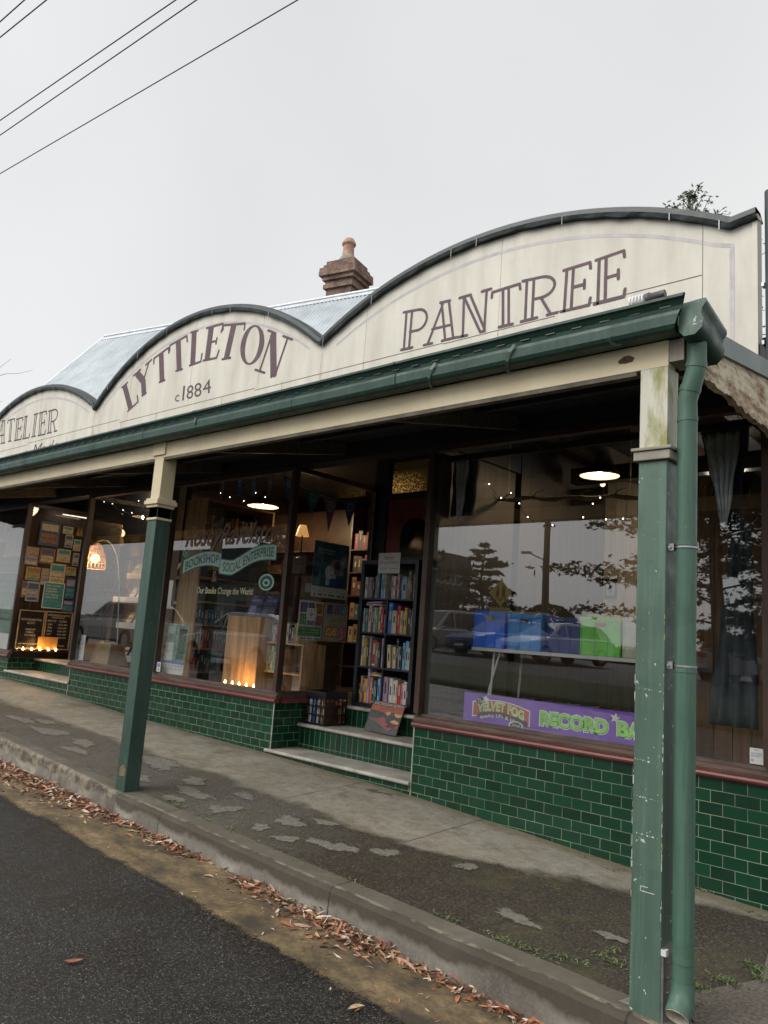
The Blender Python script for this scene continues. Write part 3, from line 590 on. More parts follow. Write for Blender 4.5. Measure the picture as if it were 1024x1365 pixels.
for (x, z, dx, h) in ((-6.90,3.93,.03,.42),(-6.85,3.62,.02,.3),(-1.80,3.83,.02,.30),(-1.76,3.5,.03,.22)):
    c = MB(); c.add([(x-dx,-.0011,z-h),(x+dx*.6,-.0011,z-h-.06),(x+dx*.9,-.0011,z-.1),(x+.004,-.0011,z),(x-.01,-.0011,z-.02)], [(0,1,2,3,4)], RUST); c.build('rust_stain', par)

# ---------------- painted lettering on the parapet
QD = {'L0': [(-5.906, 3.732), (-5.619, 3.848), (-6.189, 4.154), (-5.89, 4.257)], 'Y1': [(-5.601, 3.906), (-5.393, 3.951), (-5.835, 4.301), (-5.439, 4.441)], 'T2': [(-5.193, 4.043), (-4.923, 4.056), (-5.364, 4.453), (-4.988, 4.551)], 'T3': [(-4.796, 4.139), (-4.515, 4.137), (-4.985, 4.572), (-4.555, 4.63)], 'L4': [(-4.429, 4.154), (-4.143, 4.165), (-4.491, 4.658), (-4.184, 4.64)], 'E5': [(-4.104, 4.166), (-3.793, 4.145), (-4.111, 4.636), (-3.724, 4.617)], 'T6': [(-3.768, 4.109), (-3.428, 4.082), (-3.758, 4.596), (-3.26, 4.51)], 'O7': [(-3.339, 3.972), (-2.88, 3.886), (-3.304, 4.489), (-2.833, 4.382)], 'N8': [(-2.972, 3.829), (-2.524, 3.653), (-2.79, 4.312), (-2.349, 4.106)],
'P': [(-0.635, 3.617), (-0.326, 3.608), (-0.635, 4.016), (-0.306, 3.987)], 'A': [(-0.342, 3.606), (0.057, 3.602), (-0.324, 4.013), (0.071, 3.99)], 'N': [(0.092, 3.597), (0.401, 3.594), (0.077, 3.994), (0.407, 3.993)], 'T': [(0.453, 3.598), (0.753, 3.592), (0.432, 3.961), (0.735, 3.968)], 'R': [(0.761, 3.595), (1.111, 3.596), (0.76, 3.977), (1.118, 3.953)], 'E1': [(1.151, 3.594), (1.423, 3.59), (1.166, 3.965), (1.421, 3.969)], 'E2': [(1.458, 3.586), (1.725, 3.587), (1.462, 3.972), (1.716, 3.986)],
'aA': [(-10.62, 3.784), (-10.20, 3.776), (-10.66, 4.236), (-10.24, 4.214)], 'aT': [(-10.14, 3.784), (-9.85, 3.773), (-10.22, 4.21), (-9.923, 4.203)], 'aE': [(-9.789, 3.766), (-9.501, 3.759), (-9.848, 4.171), (-9.56, 4.166)], 'aL': [(-9.449, 3.755), (-9.176, 3.751), (-9.50, 4.169), (-9.25, 4.16)], 'aI': [(-9.107, 3.746), (-8.906, 3.745), (-9.142, 4.156), (-8.933, 4.154)], 'aE2': [(-8.831, 3.739), (-8.557, 3.735), (-8.903, 4.153), (-8.627, 4.15)], 'aR': [(-8.485, 3.736), (-8.139, 3.74), (-8.55, 4.132), (-8.167, 4.132)],
'dc': [(-4.67, 3.692), (-4.558, 3.692), (-4.683, 3.789), (-4.571, 3.788)], 'd1': [(-4.53, 3.687), (-4.421, 3.69), (-4.543, 3.894), (-4.427, 3.895)], 'd8': [(-4.4, 3.687), (-4.239, 3.686), (-4.423, 3.874), (-4.255, 3.878)], 'd8b': [(-4.219, 3.687), (-4.048, 3.684), (-4.255, 3.878), (-4.078, 3.88)], 'd4': [(-4.031, 3.697), (-3.84, 3.697), (-4.066, 3.886), (-3.873, 3.884)]}
def qmap(q):
    BL, BR, TL, TR = q
    return lambda u, v: ((BL[0]*(1-u)+BR[0]*u)*(1-v)+(TL[0]*(1-u)+TR[0]*u)*v, (BL[1]*(1-u)+BR[1]*u)*(1-v)+(TL[1]*(1-u)+TR[1]*u)*v)
YK = [0]
def stroke(mb, pts, w, m, round_=True):
    for a, b in zip(pts, pts[1:]):
        YK[0] = (YK[0]+1) % 17; y = -.0020-.00012*YK[0]
        d = Vector((b[0]-a[0], b[1]-a[1])); 
        if d.length < 1e-5: continue
        n = Vector((-d.y, d.x)).normalized()*w/2
        mb.add([(a[0]+n.x,y,a[1]+n.y),(a[0]-n.x,y,a[1]-n.y),(b[0]-n.x,y,b[1]-n.y),(b[0]+n.x,y,b[1]+n.y)], [(0,1,2,3)], m)
        if round_:
            for p in (a, b):
                YK[0] = (YK[0]+1) % 17; y = -.0020-.00012*YK[0]
                mb.add([(p[0]+w/2*math.cos(k*math.pi/4),y,p[1]+w/2*math.sin(k*math.pi/4)) for k in range(8)], [tuple(range(8))[::-1]], m)
bowlP = [(.12,1),(.62,1)]+[(.62+.34*math.sin(k*math.pi/10), .72+.28*math.cos(k*math.pi/10)) for k in range(11)]+[(.32,.44)]
SER = {'L': [('T',[(.3,.02),(.3,.98)]),('n',[(.05,.98),(.58,.98)]),('n',[(.05,.02),(.95,.02),(1,.24)])],
 'Y': [('T',[(.14,.97),(.5,.5)]),('n',[(.9,.98),(.52,.5)]),('T',[(.5,.53),(.5,.02)]),('n',[(-.08,.98),(.38,.98)]),('n',[(.70,.98),(1.08,.98)]),('n',[(.26,.02),(.76,.02)])],
 'T': [('T',[(.5,.02),(.5,.97)]),('n',[(-.02,.80),(.03,.98),(.97,.98),(1.02,.80)]),('n',[(.24,.02),(.76,.02)])],
 'E': [('T',[(.27,.02),(.27,.98)]),('n',[(0,.98),(.93,.98),(1,.80)]),('n',[(.27,.52),(.72,.52)]),('n',[(.72,.60),(.72,.44)]),('n',[(0,.02),(.93,.02),(1,.22)])],
 'N': [('n',[(.18,.02),(.18,.97)]),('T',[(.22,.95),(.80,.0)]),('n',[(.84,.02),(.84,.97)]),('n',[(-.02,.98),(.25,.98)]),('n',[(-.02,.02),(.40,.02)]),('n',[(.64,.98),(1.04,.98)])]}
INL = {'P': [bowlP,[(.12,0),(.12,1)],[(.34,0),(.34,1)],[(0,0),(.48,0)],[(0,1),(.12,1)]],
 'A': [[(.12,0),(.50,1)],[(.44,1),(.66,0)],[(.66,1),(.90,0)],[(.40,1),(.70,1)],[(.22,.36),(.76,.36)],[(0,0),(.26,0)],[(.56,0),(1.02,0)]],
 'N': [[(.12,0),(.12,1)],[(.12,1),(.76,0)],[(.34,1),(.90,.06)],[(.90,1),(.90,0)],[(.76,0),(.92,0)],[(-.04,1),(.36,1)],[(-.04,0),(.28,0)],[(.74,1),(1.05,1)]],
 'T': [[(.40,0),(.40,.98)],[(.60,0),(.60,.98)],[(0,.84),(.02,.98),(.98,.98),(1.0,.84)],[(.26,0),(.74,0)]],
 'R': [[(.12,1),(.55,1)]+[(.55+.36*math.sin(k*math.pi/10), .74+.26*math.cos(k*math.pi/10)) for k in range(11)]+[(.32,.48)],[(.12,0),(.12,1)],[(.32,0),(.32,1)],[(.54,.48),(.84,0)],[(0,0),(.46,0)],[(0,1),(.12,1)],[(.74,0),(1.02,0)]],
 'E': [[(.12,0),(.12,1)],[(.36,0),(.36,1)],[(0,1),(.96,1),(.98,.86)],[(.36,.52),(.78,.52)],[(.78,.62),(.78,.42)],[(0,0),(.96,0),(1,.16)]],
 'L': [[(.12,0),(.12,1)],[(.36,0),(.36,1)],[(0,1),(.48,1)],[(0,0),(.96,0),(1,.16)]],
 'I': [[(.34,0),(.34,1)],[(.64,0),(.64,1)],[(.1,1),(.9,1)],[(.1,0),(.9,0)]]}
b = MB()
for k in ('L0','Y1','T2','T3','L4','E5','T6','N8'):
    f = qmap(QD[k])
    for kind, pts in SER[k[0]]: stroke(b, [f(*p) for p in pts], .112 if kind == 'T' else .030, PURPLE, kind == 'n')
f = qmap(QD['O7']); n_ = 48; vs = []
for k in range(n_):
    a = 2*math.pi*k/n_
    for ru, rv in ((.5,.5),(.29,.455)): u, v = f(.5+ru*math.cos(a), .5+rv*math.sin(a)); vs.append((u, -.0025, v))
b.add(vs, [(2*k, 2*k+1, (2*k+3) % (2*n_), (2*k+2) % (2*n_)) for k in range(n_)], PURPLE); b.build('lettering', par)
b = MB()
for k in ('P','A','N','T','R','E1','E2'):
    f = qmap(QD[k])
    for pts in INL[k[0]]: stroke(b, [f(*p) for p in pts], .027, PURPLE)
b.build('lettering', par)
b = MB()
for k in ('aA','aT','aE','aL','aI','aE2','aR'):
    f = qmap(QD[k])
    for pts in INL[k[1]]: stroke(b, [f(*p) for p in pts], .024, PURPLE)
b.build('lettering', par)
b = MB()
for k, ch in (('dc','c'),('d1','1'),('d8','8'),('d8b','8'),('d4','4')):
    f = qmap(QD[k]); text(b, ch, lambda u, v: (f(u, v)[0], -.002, f(u, v)[1]), .30 if ch == '1' else .02, 0, .66 if ch == '1' else .95, 1, PURPLE, 0, .0)
g = lambda u, v: (-11.0+3.05*u, -.002, 3.33+.26*v+.0*u)
text(b, 'Susannah', g, .10, .12, .62, .72, PURPLE, .35, -.012); b.build('lettering', par); b = MB(); text(b, 'Made', g, .66, .18, .98, 1.0, PURPLE, .35, -.012); b.build('lettering', par)

# ---------------- steep corrugated roof behind the parapet, with brick chimney
rdir = Vector((-.973, -.232, 0)).normalized(); rn = Vector((.232, -.973, 0)).normalized(); R0 = Vector((-5.91, 4.2, 7.2))
al = R_(50); dn = Vector((rn.x*math.cos(al), rn.y*math.cos(al), -math.sin(al))); dn2 = Vector((-rn.x*math.cos(al), -rn.y*math.cos(al), -math.sin(al)))
nrm = Vector((rn.x*math.sin(al), rn.y*math.sin(al), math.cos(al)))
b = MB(); Lp = 6.62; Rp = -5.2; stp = .019
ns = int((Lp-Rp)/stp)
for D, NN in ((dn, nrm), (dn2, Vector((-nrm.x, -nrm.y, nrm.z)))):
    vs = []
    for i in range(ns+1):
        s_ = Rp+(Lp-Rp)*i/ns; h = .017*math.cos(2*math.pi*s_/.088)
        for q in (.02, 1.9, 5.0): vs.append(R0+rdir*s_+D*q+NN*h)
    b.add(vs, [(3*i+k, 3*i+k+1, 3*i+4+k, 3*i+3+k) for i in range(ns) for k in (0, 1)], ZINC, True)
roof = b.build('roof', shop)
c = MB(); ZL = mat('pale_ridge_metal', (.62,.65,.68), .4, .1, 5, metal=.2)
c.tube([R0+rdir*Rp+Vector((0,0,.03)), R0+rdir*Lp+Vector((0,0,.03))], .035, ZL, 8)
for D in (dn, dn2):
    a0 = R0+rdir*Rp+Vector((0,0,.022)); a1 = R0+rdir*Lp+Vector((0,0,.022)); c.add([a0, a1, a1+D*.16, a0+D*.16], [(0,1,2,3)], ZL)
c.build('ridge_cap', roof)
c = MB(); e0 = R0+rdir*Lp; e1 = R0+rdir*(Lp+.08)
for D in (dn, dn2): c.hexa([e0+D*5-Vector((0,0,.12)), e1+D*5-Vector((0,0,.12)), e1-Vector((0,0,.12)), e0-Vector((0,0,.12)), e0+D*5+Vector((0,0,.03)), e1+D*5+Vector((0,0,.03)), e1+Vector((0,0,.03)), e0+Vector((0,0,.03))], ZL)
c.build('bargeboard', roof)
# gable and rear walls so the roof stands on something
for s_ in (Lp-.15, Rp+.1): c = MB(); a = R0+rdir*s_; c.prism([a-Vector((0,0,.05)), a+dn*4.9, Vector((a.x+dn.x*4.9, a.y+dn.y*4.9, 3.1)), Vector((a.x+dn2.x*4.9, a.y+dn2.y*4.9, 3.1)), a+dn2*4.9], -rdir*.1, WOOD_D); c.build('gable_wall', shop)
m, n, bb, l = newmat('weathered_chimney_brick'); t = n.nodes.new('ShaderNodeTexCoord'); k = n.nodes.new('ShaderNodeTexBrick'); l.new(t.outputs['UV'], k.inputs['Vector'])
k.inputs['Scale'].default_value = 1; k.inputs['Brick Width'].default_value = .23; k.inputs['Row Height'].default_value = .086; k.inputs['Mortar Size'].default_value = .006
k.inputs['Color1'].default_value = (.23,.125,.09,1); k.inputs['Color2'].default_value = (.34,.21,.155,1); k.inputs['Mortar'].default_value = (.22,.19,.16,1)
v = coords(n, 'Object'); cc = mixc(n, ramp(n, noise(n, v, 5, 6, .7), [(.42, 0.), (.62, .8)]), k.outputs['Color'], (.085,.068,.058)); cc = mixc(n, ramp(n, noise(n, v, 14, 4, .7), [(.62, 0.), (.72, .6)]), cc, (.40,.36,.32))
l.new(cc, bb.inputs['Base Color']); bb.inputs['Roughness'].default_value = .9; bump(n, bb, mth(n, 'ADD', k.outputs['Fac'], noise(n, v, 30, 4)), .8, .02); BRICK = m
def rbox(mb, hw, hd, z0, z1, m, cc=R0):
    p = []
    for z in (z0, z1):
        for a, q in ((-hw,-hd),(hw,-hd),(hw,hd),(-hw,hd)): v = Vector((cc.x, cc.y, z))-rdir*a-rn*q*-1; p.append(v)
    p2 = [p[3],p[2],p[1],p[0],p[7],p[6],p[5],p[4]]; mb.hexa(p2, m)
ch = MB(); CC = R0+rdir*.31-rn*.42
for hw, hd, z0, z1 in ((.29,.25,6.2,7.50),(.34,.30,7.501,7.585),(.31,.27,7.586,7.67),(.36,.32,7.671,7.755),(.42,.37,7.756,7.84),(.415,.365,7.841,7.92),(.36,.31,7.921,8.0),(.32,.27,8.001,8.09)): rbox(ch, hw, hd, z0, z1, BRICK, CC)
chi = ch.build('chimney', shop)
q = MB(); q.lathe((CC.x, CC.y, 8.09), [(.0,-.01),(.19,-.01),(.20,.06),(.165,.13),(.135,.17),(.125,.20)], mat('mortar_flaunching', (.30,.25,.22), .9, .3, 12, .6, 40)); q.build('flaunching', chi)
q = MB(); q.lathe((CC.x, CC.y, 8.24), [(.125,0),(.118,.10),(.108,.26),(.112,.265),(.140,.28),(.145,.31),(.135,.335),(.120,.35),(.118,.37),(.09,.41),(.05,.43),(.045,.40),(.04,.1)], TERRA); q.build('chimney_pot', chi)
# dark pipe at the right end of the parapet
q = MB(); q.tube([(2.815, -.02, 2.70), (2.815, -.02, 4.10)], .042, mat('slate_pipe', (.03,.04,.045), .5, .3, 9), 12)
for z in (3.38, 2.95): q.box(2.755, 2.77, -.05, .0, z, z+.03, STEEL)
q.build('vent_pipe', shop)

# ================================================================== VERANDAH
ver = empty('verandah', (0, -1.9, -.65), 'green and cream timber verandah over the footpath with square posts and gutter', 'verandah')
# front beam
b = MB(); rng = random.Random(4)
b.box(-12.5, 2.862, -1.950, -1.865, 2.172, 2.302, CREAM); b.box(-12.5, 2.70, -1.948, -1.90, 2.148, 2.1715, mat('brown_trim', (.13,.11,.08), .8, .3, 8)) ; bm = b.build('beam', ver); b = MB(); b.box(-12.5, 2.83, -1.875, -1.866, 2.303, 2.445, SOFFIT); b.build('infill_board', ver)  # brown trim strip along the underside of the beam
q = MB(); q.lathe((0,0,0), [(.0,0),(.02,.0)], RUST) if False else None
q.prism([(2.60,-1.9505,2.24),(2.63,-1.9505,2.26),(2.66,-1.9505,2.262),(2.69,-1.9505,2.245),(2.68,-1.9505,2.225),(2.64,-1.9505,2.222),(2.61,-1.9505,2.226)], (0,-.002,0), mat('rot_stain', (.10,.06,.04), .9, .5, 40)); q.build('rot_patch', bm)
# side beam end block and weathered rake beam
b = MB(); b.box(2.8625, 2.935, -1.945, -1.80, 2.19, 2.30, CORNICE_OLD); b.build('end_block', ver)
b = MB(); rng = random.Random(9); top = lambda y: 2.255+(y+2.07)*.148; ys = fr(-1.80, -.005, 60); vs = []
j = 0
for y in ys:
    j = j*.7+rng.uniform(-.012, .012); zb = 2.235+j+.006*math.sin(y*9); zt = top(y)+.005
    vs += [(2.885, y, zb), (2.885+.006*rng.random(), y, zb+.03), (2.887+.004*rng.random(), y, (zb+zt)/2), (2.885, y, zt+.06), (2.835, y, zt+.06), (2.835, y, zb+.01)]
b.add(vs, [(i*6+k, i*6+6+k, i*6+6+(k+1) % 6, i*6+(k+1) % 6) for i in range(60) for k in range(6)]+[list(range(6)), [360+k for k in range(6)][::-1]], PEEL); b.build('side_beam', ver)
b = MB(); FL = mat('grey_green_flashing', (.15,.19,.18), .5, .15, 5)
def fb(y): return top(y)+.065
b.hexa([(2.87,-1.98,fb(-1.98)),(2.905,-1.98,fb(-1.98)),(2.905,-.003,fb(0)),(2.87,-.003,fb(0)),(2.87,-1.98,fb(-1.98)+.115),(2.905,-1.98,fb(-1.98)+.115),(2.905,-.003,fb(0)+.115),(2.87,-.003,fb(0)+.115)], FL); b.build('side_flashing', ver)
# rafters and dark corrugated roof
b = MB(); vs = []; nx = int((2.86+12.5)/.0253)
zr = lambda y: 2.425+(y+2.07)*.148
for i in range(nx+1):
    x = -12.5+i*(15.365/nx); h = .006*math.cos(2*math.pi*x/.076)
    for y in (-2.045, -.003): vs.append((x, y, zr(y)+h))
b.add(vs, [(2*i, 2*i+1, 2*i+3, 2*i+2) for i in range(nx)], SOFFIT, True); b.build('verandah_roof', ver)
for x in (2.70, .76, -1.32, -3.44, -5.62, -7.8, -10.0):
    b = MB(); z0, z1 = zr(-1.86)-.165, zr(-.01)-.125
    b.hexa([(x-.025,-1.864,2.21),(x+.025,-1.864,2.21),(x+.025,-.002,z1),(x-.025,-.002,z1),(x-.025,-1.864,zr(-1.86)-.012),(x+.025,-1.864,zr(-1.86)-.012),(x+.025,-.002,zr(0)-.012),(x-.025,-.002,zr(0)-.012)], RAFTER); b.build('rafter', ver)
b = MB()
for y in (-1.3, -.65): b.box(-12.5, 2.83, y, y+.05, zr(y)-.052, zr(y)-.012, SOFFIT)
b.build('batten', ver)

# gutter: ogee profile with slots, joints and straps
b = MB(); pr = [(-1.985,2.296),(-2.048,2.299),(-2.066,2.308),(-2.077,2.325),(-2.080,2.372),(-2.075,2.390),(-2.062,2.400),(-2.066,2.418),(-2.082,2.440),(-2.096,2.448),(-2.096,2.462),(-2.080,2.465),(-2.062,2.420),(-2.058,2.390),(-2.066,2.360),(-2.050,2.330),(-2.0,2.312),(-1.985,2.312)]
npf = len(pr)
xs = fr(-12.5, 2.955, 130); rng = random.Random(6); vs = []; jj = 0
for x in xs:
    jj = jj*.8+rng.uniform(-.002,.002); vs += [(x+(0 if x < 2.9 else (z-2.36)*.35), y+jj, z+jj*.8) for y, z in pr]
b.add(vs, [(i*npf+k, i*npf+k+1, (i+1)*npf+k+1, (i+1)*npf+k) for i in range(len(xs)-1) for k in range(npf-1)], GREEN_GUT, False); 
x = -10.0
while x < 2.9: b.box(x, x+.055, -2.0725, -2.0675, 2.4165, 2.4225, BLACK); x += .155
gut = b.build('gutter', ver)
for x in (-7.6, -5.75, -4.1, -2.62, -1.75, -.98, .21, 1.18):
    b = MB(); off = .004; v = []
    for dx in (0, .012 if x != -.98 else .045):
        v += [(x+dx, y-off, z-(off if k < 4 else 0)) for k, (y, z) in enumerate(pr[:12])]
    b.add(v, [(k, k+1, 13+k, 12+k) for k in range(11)], GREEN_GUT); b.build('gutter_joint', gut)
for x in (-.95, 1.40, 1.95):
    b = MB(); v = []
    P_ = [(-1.975,2.285),(-2.03,2.288),(-2.075,2.315),(-2.092,2.36),(-2.088,2.40)]
    for dx in (0, .022): v += [(x+dx+.05*k*(x > 1.5 or x > 0)*.5, y, z) for k, (y, z) in enumerate(P_)]
    b.add(v, [(k, k+1, 6+k, 5+k) for k in range(4)], GREEN_NEAR); b.build('gutter_strap', gut)
# torn strap and broken end, short side gutter over the downpipe
b = MB(); b.hexa([(2.62,-2.05,2.285),(2.80,-2.0,2.335),(2.82,-1.99,2.335),(2.64,-2.04,2.285),(2.60,-2.085,2.315),(2.79,-2.06,2.385),(2.81,-2.05,2.385),(2.62,-2.075,2.315)], GREEN_NEAR); b.build('loose_bracket', gut)
b = MB(); n0 = Vector((3.0,-2.035,2.345)); n1 = Vector((2.985,-1.72,2.31)); ax = (n1-n0).normalized(); side = Vector((1,0,0)); upv = Vector((0,0,1))
prs = [(-.055,.085),(-.055,-.05),(-.03,-.078),(.02,-.078),(.052,-.05),(.060,-.01),(.048,.022),(.054,.048),(.070,.068),(.070,.090),(.058,.092),(.050,.070),(.036,.05),(.030,.02),(.044,-.01),(.038,-.04),(.014,-.064),(-.028,-.064),(-.044,-.04),(-.044,.085)]
v = [n0+ax*t+side*(a)+upv*c_ for t in (0, .34) for a, c_ in prs]; k_ = len(prs)
b.add(v, [(i, i+1, k_+i+1, k_+i) for i in range(k_-1)], GREEN_GUT, True)
b.prism([n0+side*a+upv*c_ for a, c_ in prs[:11]], -ax*.004, GREEN_NEAR); b.prism([n1+ax*.02+side*a+upv*c_ for a, c_ in prs[:11]], ax*.004, GREEN_GUT)
b.build('side_gutter', ver)
# downpipe
b = MB(); pp = [(2.985,-1.915,2.275),(2.985,-1.915,2.16),(2.978,-1.915,2.12),(2.955,-1.91,2.05),(2.938,-1.905,1.99),(2.938,-1.90,1.93),(2.938,-1.90,-.60)]
b.tube(pp, .046, GREEN_PIPE, 20)
for z in (1.90, 1.30-.0, .72, -.505): b.tube([(2.938,-1.90,z-.012),(2.938,-1.90,z+.012)], .0485, GREEN_PIPE, 20)
b.tube([(2.985,-1.915,2.17),(2.982,-1.915,2.145)], .049, GREEN_PIPE, 20); b.tube([(2.957,-1.91,2.06),(2.95,-1.908,2.035)], .0495, GREEN_PIPE, 20)
b.tube([(2.938,-1.90,-.59),(2.938,-1.902,-.635),(2.938,-1.925,-.68),(2.938,-1.965,-.715)], [.048,.050,.051,.052], GREEN_PIPE, 20, caps=False)
dp = b.build('downpipe', ver)
b = MB(); b.tube([(2.938,-1.90,-.60),(2.938,-1.905,-.64),(2.938,-1.93,-.685),(2.938,-1.966,-.717)], [.044,.046,.047,.049], mat('limescale_inside', (.50,.46,.38), .8, .3, 20), 20, caps=False); b.build('outlet', dp)
for z in (1.28, .735):
    b = MB(); b.tube([(2.938,-1.90,z-.004),(2.938,-1.90,z+.004)], .0505, STEEL, 20); b.box(2.862, 2.89, -1.93, -1.90, z-.015, z+.018, STEEL); b.tube([(2.872,-1.94,z),(2.872,-1.89,z)], .006, STEEL, 6); b.build('pipe_clip', dp)

# posts
def post(x, y, zb, zmid, cap, mg, mc, capm, dz=.0):
    p = MB(); w = .14; p.box(x, x+w, y, y+.135, zb, zmid, mg); po = p.build('post', ver, bevel=.004)
    q = MB(); q.box(x+.001, x+w-.001, y+.001, y+.134, zmid+.001, 2.171, mc); q.build('post_top', po, bevel=.003)
    q = MB()
    for (o_, z0, z1) in cap:
        if q.v and z0-max(a[2] for a in q.v) > .01: q.build('moulding', po, bevel=.004); q = MB()
        q.box(x-o_, x+w+o_, y-o_, y+.135+o_, z0, z1, capm)
    q.build('moulding', po, bevel=.004); return po
SC = mat('chalk_scratch', (.50,.53,.47), .8); rng = random.Random(12)
pn = post(2.722, -1.952, -.775, 1.70, [(.020,1.702,1.748),(.030,1.7485,1.765)], GREEN_NEAR, CREAM_MOSS, CORNICE_OLD)
q = MB()
for z in (.30,.14,-.02,.62): 
    for k in range(10): x0 = 2.73+.012*k; q.box(x0, x0+.010*rng.random(), -1.9535, -1.9525, z-.001*k+rng.uniform(-.003,.003), z-.001*k+.002+rng.uniform(0,.004), SC)
q.box(2.765,2.83,-1.9535,-1.9525,-.262,-.259,SC); q.box(2.765,2.80,-1.9535,-1.9525,-.242,-.239,SC); q.box(2.765,2.768,-1.9535,-1.9525,-.262,-.24,SC)
for k in range(46):
    z = rng.uniform(-.5, 1.0) if k < 36 else rng.uniform(-.2,.4); x0 = 2.8585 if k % 3 else 2.7225; q.box(x0, x0+rng.uniform(.001,.004), -1.9537, -1.9523, z, z+rng.uniform(.005,.045), SC if k % 5 else mat('bare_yellow_wood', (.35,.28,.10), .8))
q.build('scratch', pn)
q = MB(); q.box(2.712,2.7215,-1.92,-1.86,-.775,-.45,STEEL); q.box(2.8625,2.8725,-1.95,-1.84,-.79,-.47,STEEL); q.box(2.6,2.72,-1.92,-1.84,-.765,-.757,STEEL); q.box(2.8626,2.885,-1.955,-1.925,-.50,-.475,PAPER)
for z in (-.72,-.66,-.6,-.54): q.tube([(2.868,-1.90,z),(2.878,-1.90,z)], .007, STEEL, 8)
q.build('post_shoe', pn)
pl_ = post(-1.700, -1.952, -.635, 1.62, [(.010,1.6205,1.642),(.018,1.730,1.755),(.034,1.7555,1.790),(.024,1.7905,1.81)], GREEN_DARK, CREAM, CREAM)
q = MB(); q.box(-1.699,-1.561,-1.951,-1.818,1.643,1.729,GREEN_DARK); q.build('post_neck', pl_)
q = MB(); q.box(-1.725,-1.535,-1.966,-1.9505,2.195,2.30,CREAM); q.build('bracket_block', pl_)
q = MB(); q.prism([(-1.665,-1.9525,-.44),(-1.60,-1.9525,-.41),(-1.57,-1.9525,-.46),(-1.575,-1.9525,-.50),(-1.66,-1.9525,-.51)], (0,-.001,0), mat('bare_worn_wood', (.16,.12,.07), .9, .5, 20)); q.build('bare_patch', pl_)
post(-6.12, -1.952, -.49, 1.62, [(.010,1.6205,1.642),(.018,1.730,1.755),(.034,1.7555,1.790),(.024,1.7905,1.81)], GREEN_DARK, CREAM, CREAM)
# spiral bulb of the flood lamp lying on the verandah roof
la = empty('flood_lamp', (2.55,-1.60,2.56), 'white spiral bulb in a dark holder on the verandah roof above the end post', 'lamp')
b = MB(); pts = []
for k in range(60): a = k*.55; pts.append((2.50+k*.0016, -1.60+.032*math.cos(a), 2.715+.032*math.sin(a)))
b.tube(pts, .007, mat('bulb_glass', (.8,.8,.8), .2), 6); b.build('bulb', la)
b = MB(); b.tube([(2.595,-1.60,2.715),(2.62,-1.60,2.718),(2.625,-1.60,2.72),(2.70,-1.60,2.725)], [.034,.036,.026,.024], mat('grey_lamp_holder', (.08,.075,.075), .5), 12); b.tube([(2.66,-1.60,2.72),(2.66,-1.60,2.50)], .008, BLACK, 6); b.build('lamp_holder', la)

# ================================================================== BOOKS
BC = {'white':(.62,.60,.56),'cream':(.55,.47,.30),'grey':(.22,.22,.23),'black':(.015,.015,.018),'teal':(.05,.16,.20),'dark blue':(.02,.04,.14),'blue':(.05,.16,.45),'light blue':(.22,.42,.60),
 'lilac':(.42,.30,.50),'purple':(.16,.05,.22),'pink':(.60,.30,.36),'red':(.45,.03,.04),'dark red':(.30,.03,.07),'orange':(.55,.15,.03),'yellow':(.55,.38,.05),'mustard':(.38,.25,.04),'green':(.09,.30,.14),
 'olive':(.16,.18,.06),'tan':(.38,.25,.13),'brown':(.12,.05,.025),'mauve':(.34,.22,.30)}
BMAT = {k: mat('book_cover_'+k.replace(' ', '_'), c, .5, .15, 20) for k, c in BC.items()}
PAGES = mat('book_pages', (.50,.45,.35), .85, .2, 60, stretch=(1,1,8))
INKD = mat('dark_print', (.03,.03,.04), .6); INKL = mat('pale_print', (.6,.58,.5), .6)
ORD = ['first','second','third','fourth','fifth','sixth','seventh','eighth','ninth','tenth','eleventh','twelfth','thirteenth','fourteenth','fifteenth','sixteenth','seventeenth','eighteenth','nineteenth','twentieth']
brng = random.Random(21)
def book(P, eu, ev, en, w, d, h, c, label, group, lean=0):
    """P bottom corner of the spine, eu along the shelf, ev up, en out of the shelf (spine side)"""
    P, eu, ev, en = Vector(P), Vector(eu), Vector(ev), Vector(en)
    if lean: ev2 = (ev*math.cos(lean)+eu*math.sin(lean)); eu = (eu*math.cos(lean)-ev*math.sin(lean)); ev = ev2
    b = MB(); cov = BMAT[c]; t = min(.003, w*.2)
    def bx(u0,u1,v0,v1,n0,n1,m):
        q = lambda u, v, n: P+eu*u+ev*v-en*n
        b.hexa([q(u0,v0,n0),q(u1,v0,n0),q(u1,v0,n1),q(u0,v0,n1),q(u0,v1,n0),q(u1,v1,n0),q(u1,v1,n1),q(u0,v1,n1)], m)
    bx(0,w,0,h,0,t,cov); bx(0,t,0,h,t,d,cov); bx(w-t,w,0,h,t,d,cov); bx(t*1.02,w-t*1.02,.004,h-.004,t*1.02,d-.004,PAGES)
    if w > .012:
        ink = INKD if sum(BC[c]) > .75 else INKL; r = brng.random(); z0 = h*(.30+.2*brng.random()); z1 = z0+h*(.22+.22*brng.random())
        bx(w*.34,w*.66,z0,z1,-.0006,-.0001,ink)
        if r < .5: bx(w*.1,w*.9,h*.90,h*.92,-.0006,-.0001,ink)
        if r > .6: bx(w*.2,w*.8,h*.05,h*.11,-.0006,-.0001,BMAT[brng.choice(list(BC))])
    return tag(b.build('book'), label, 'book', group)

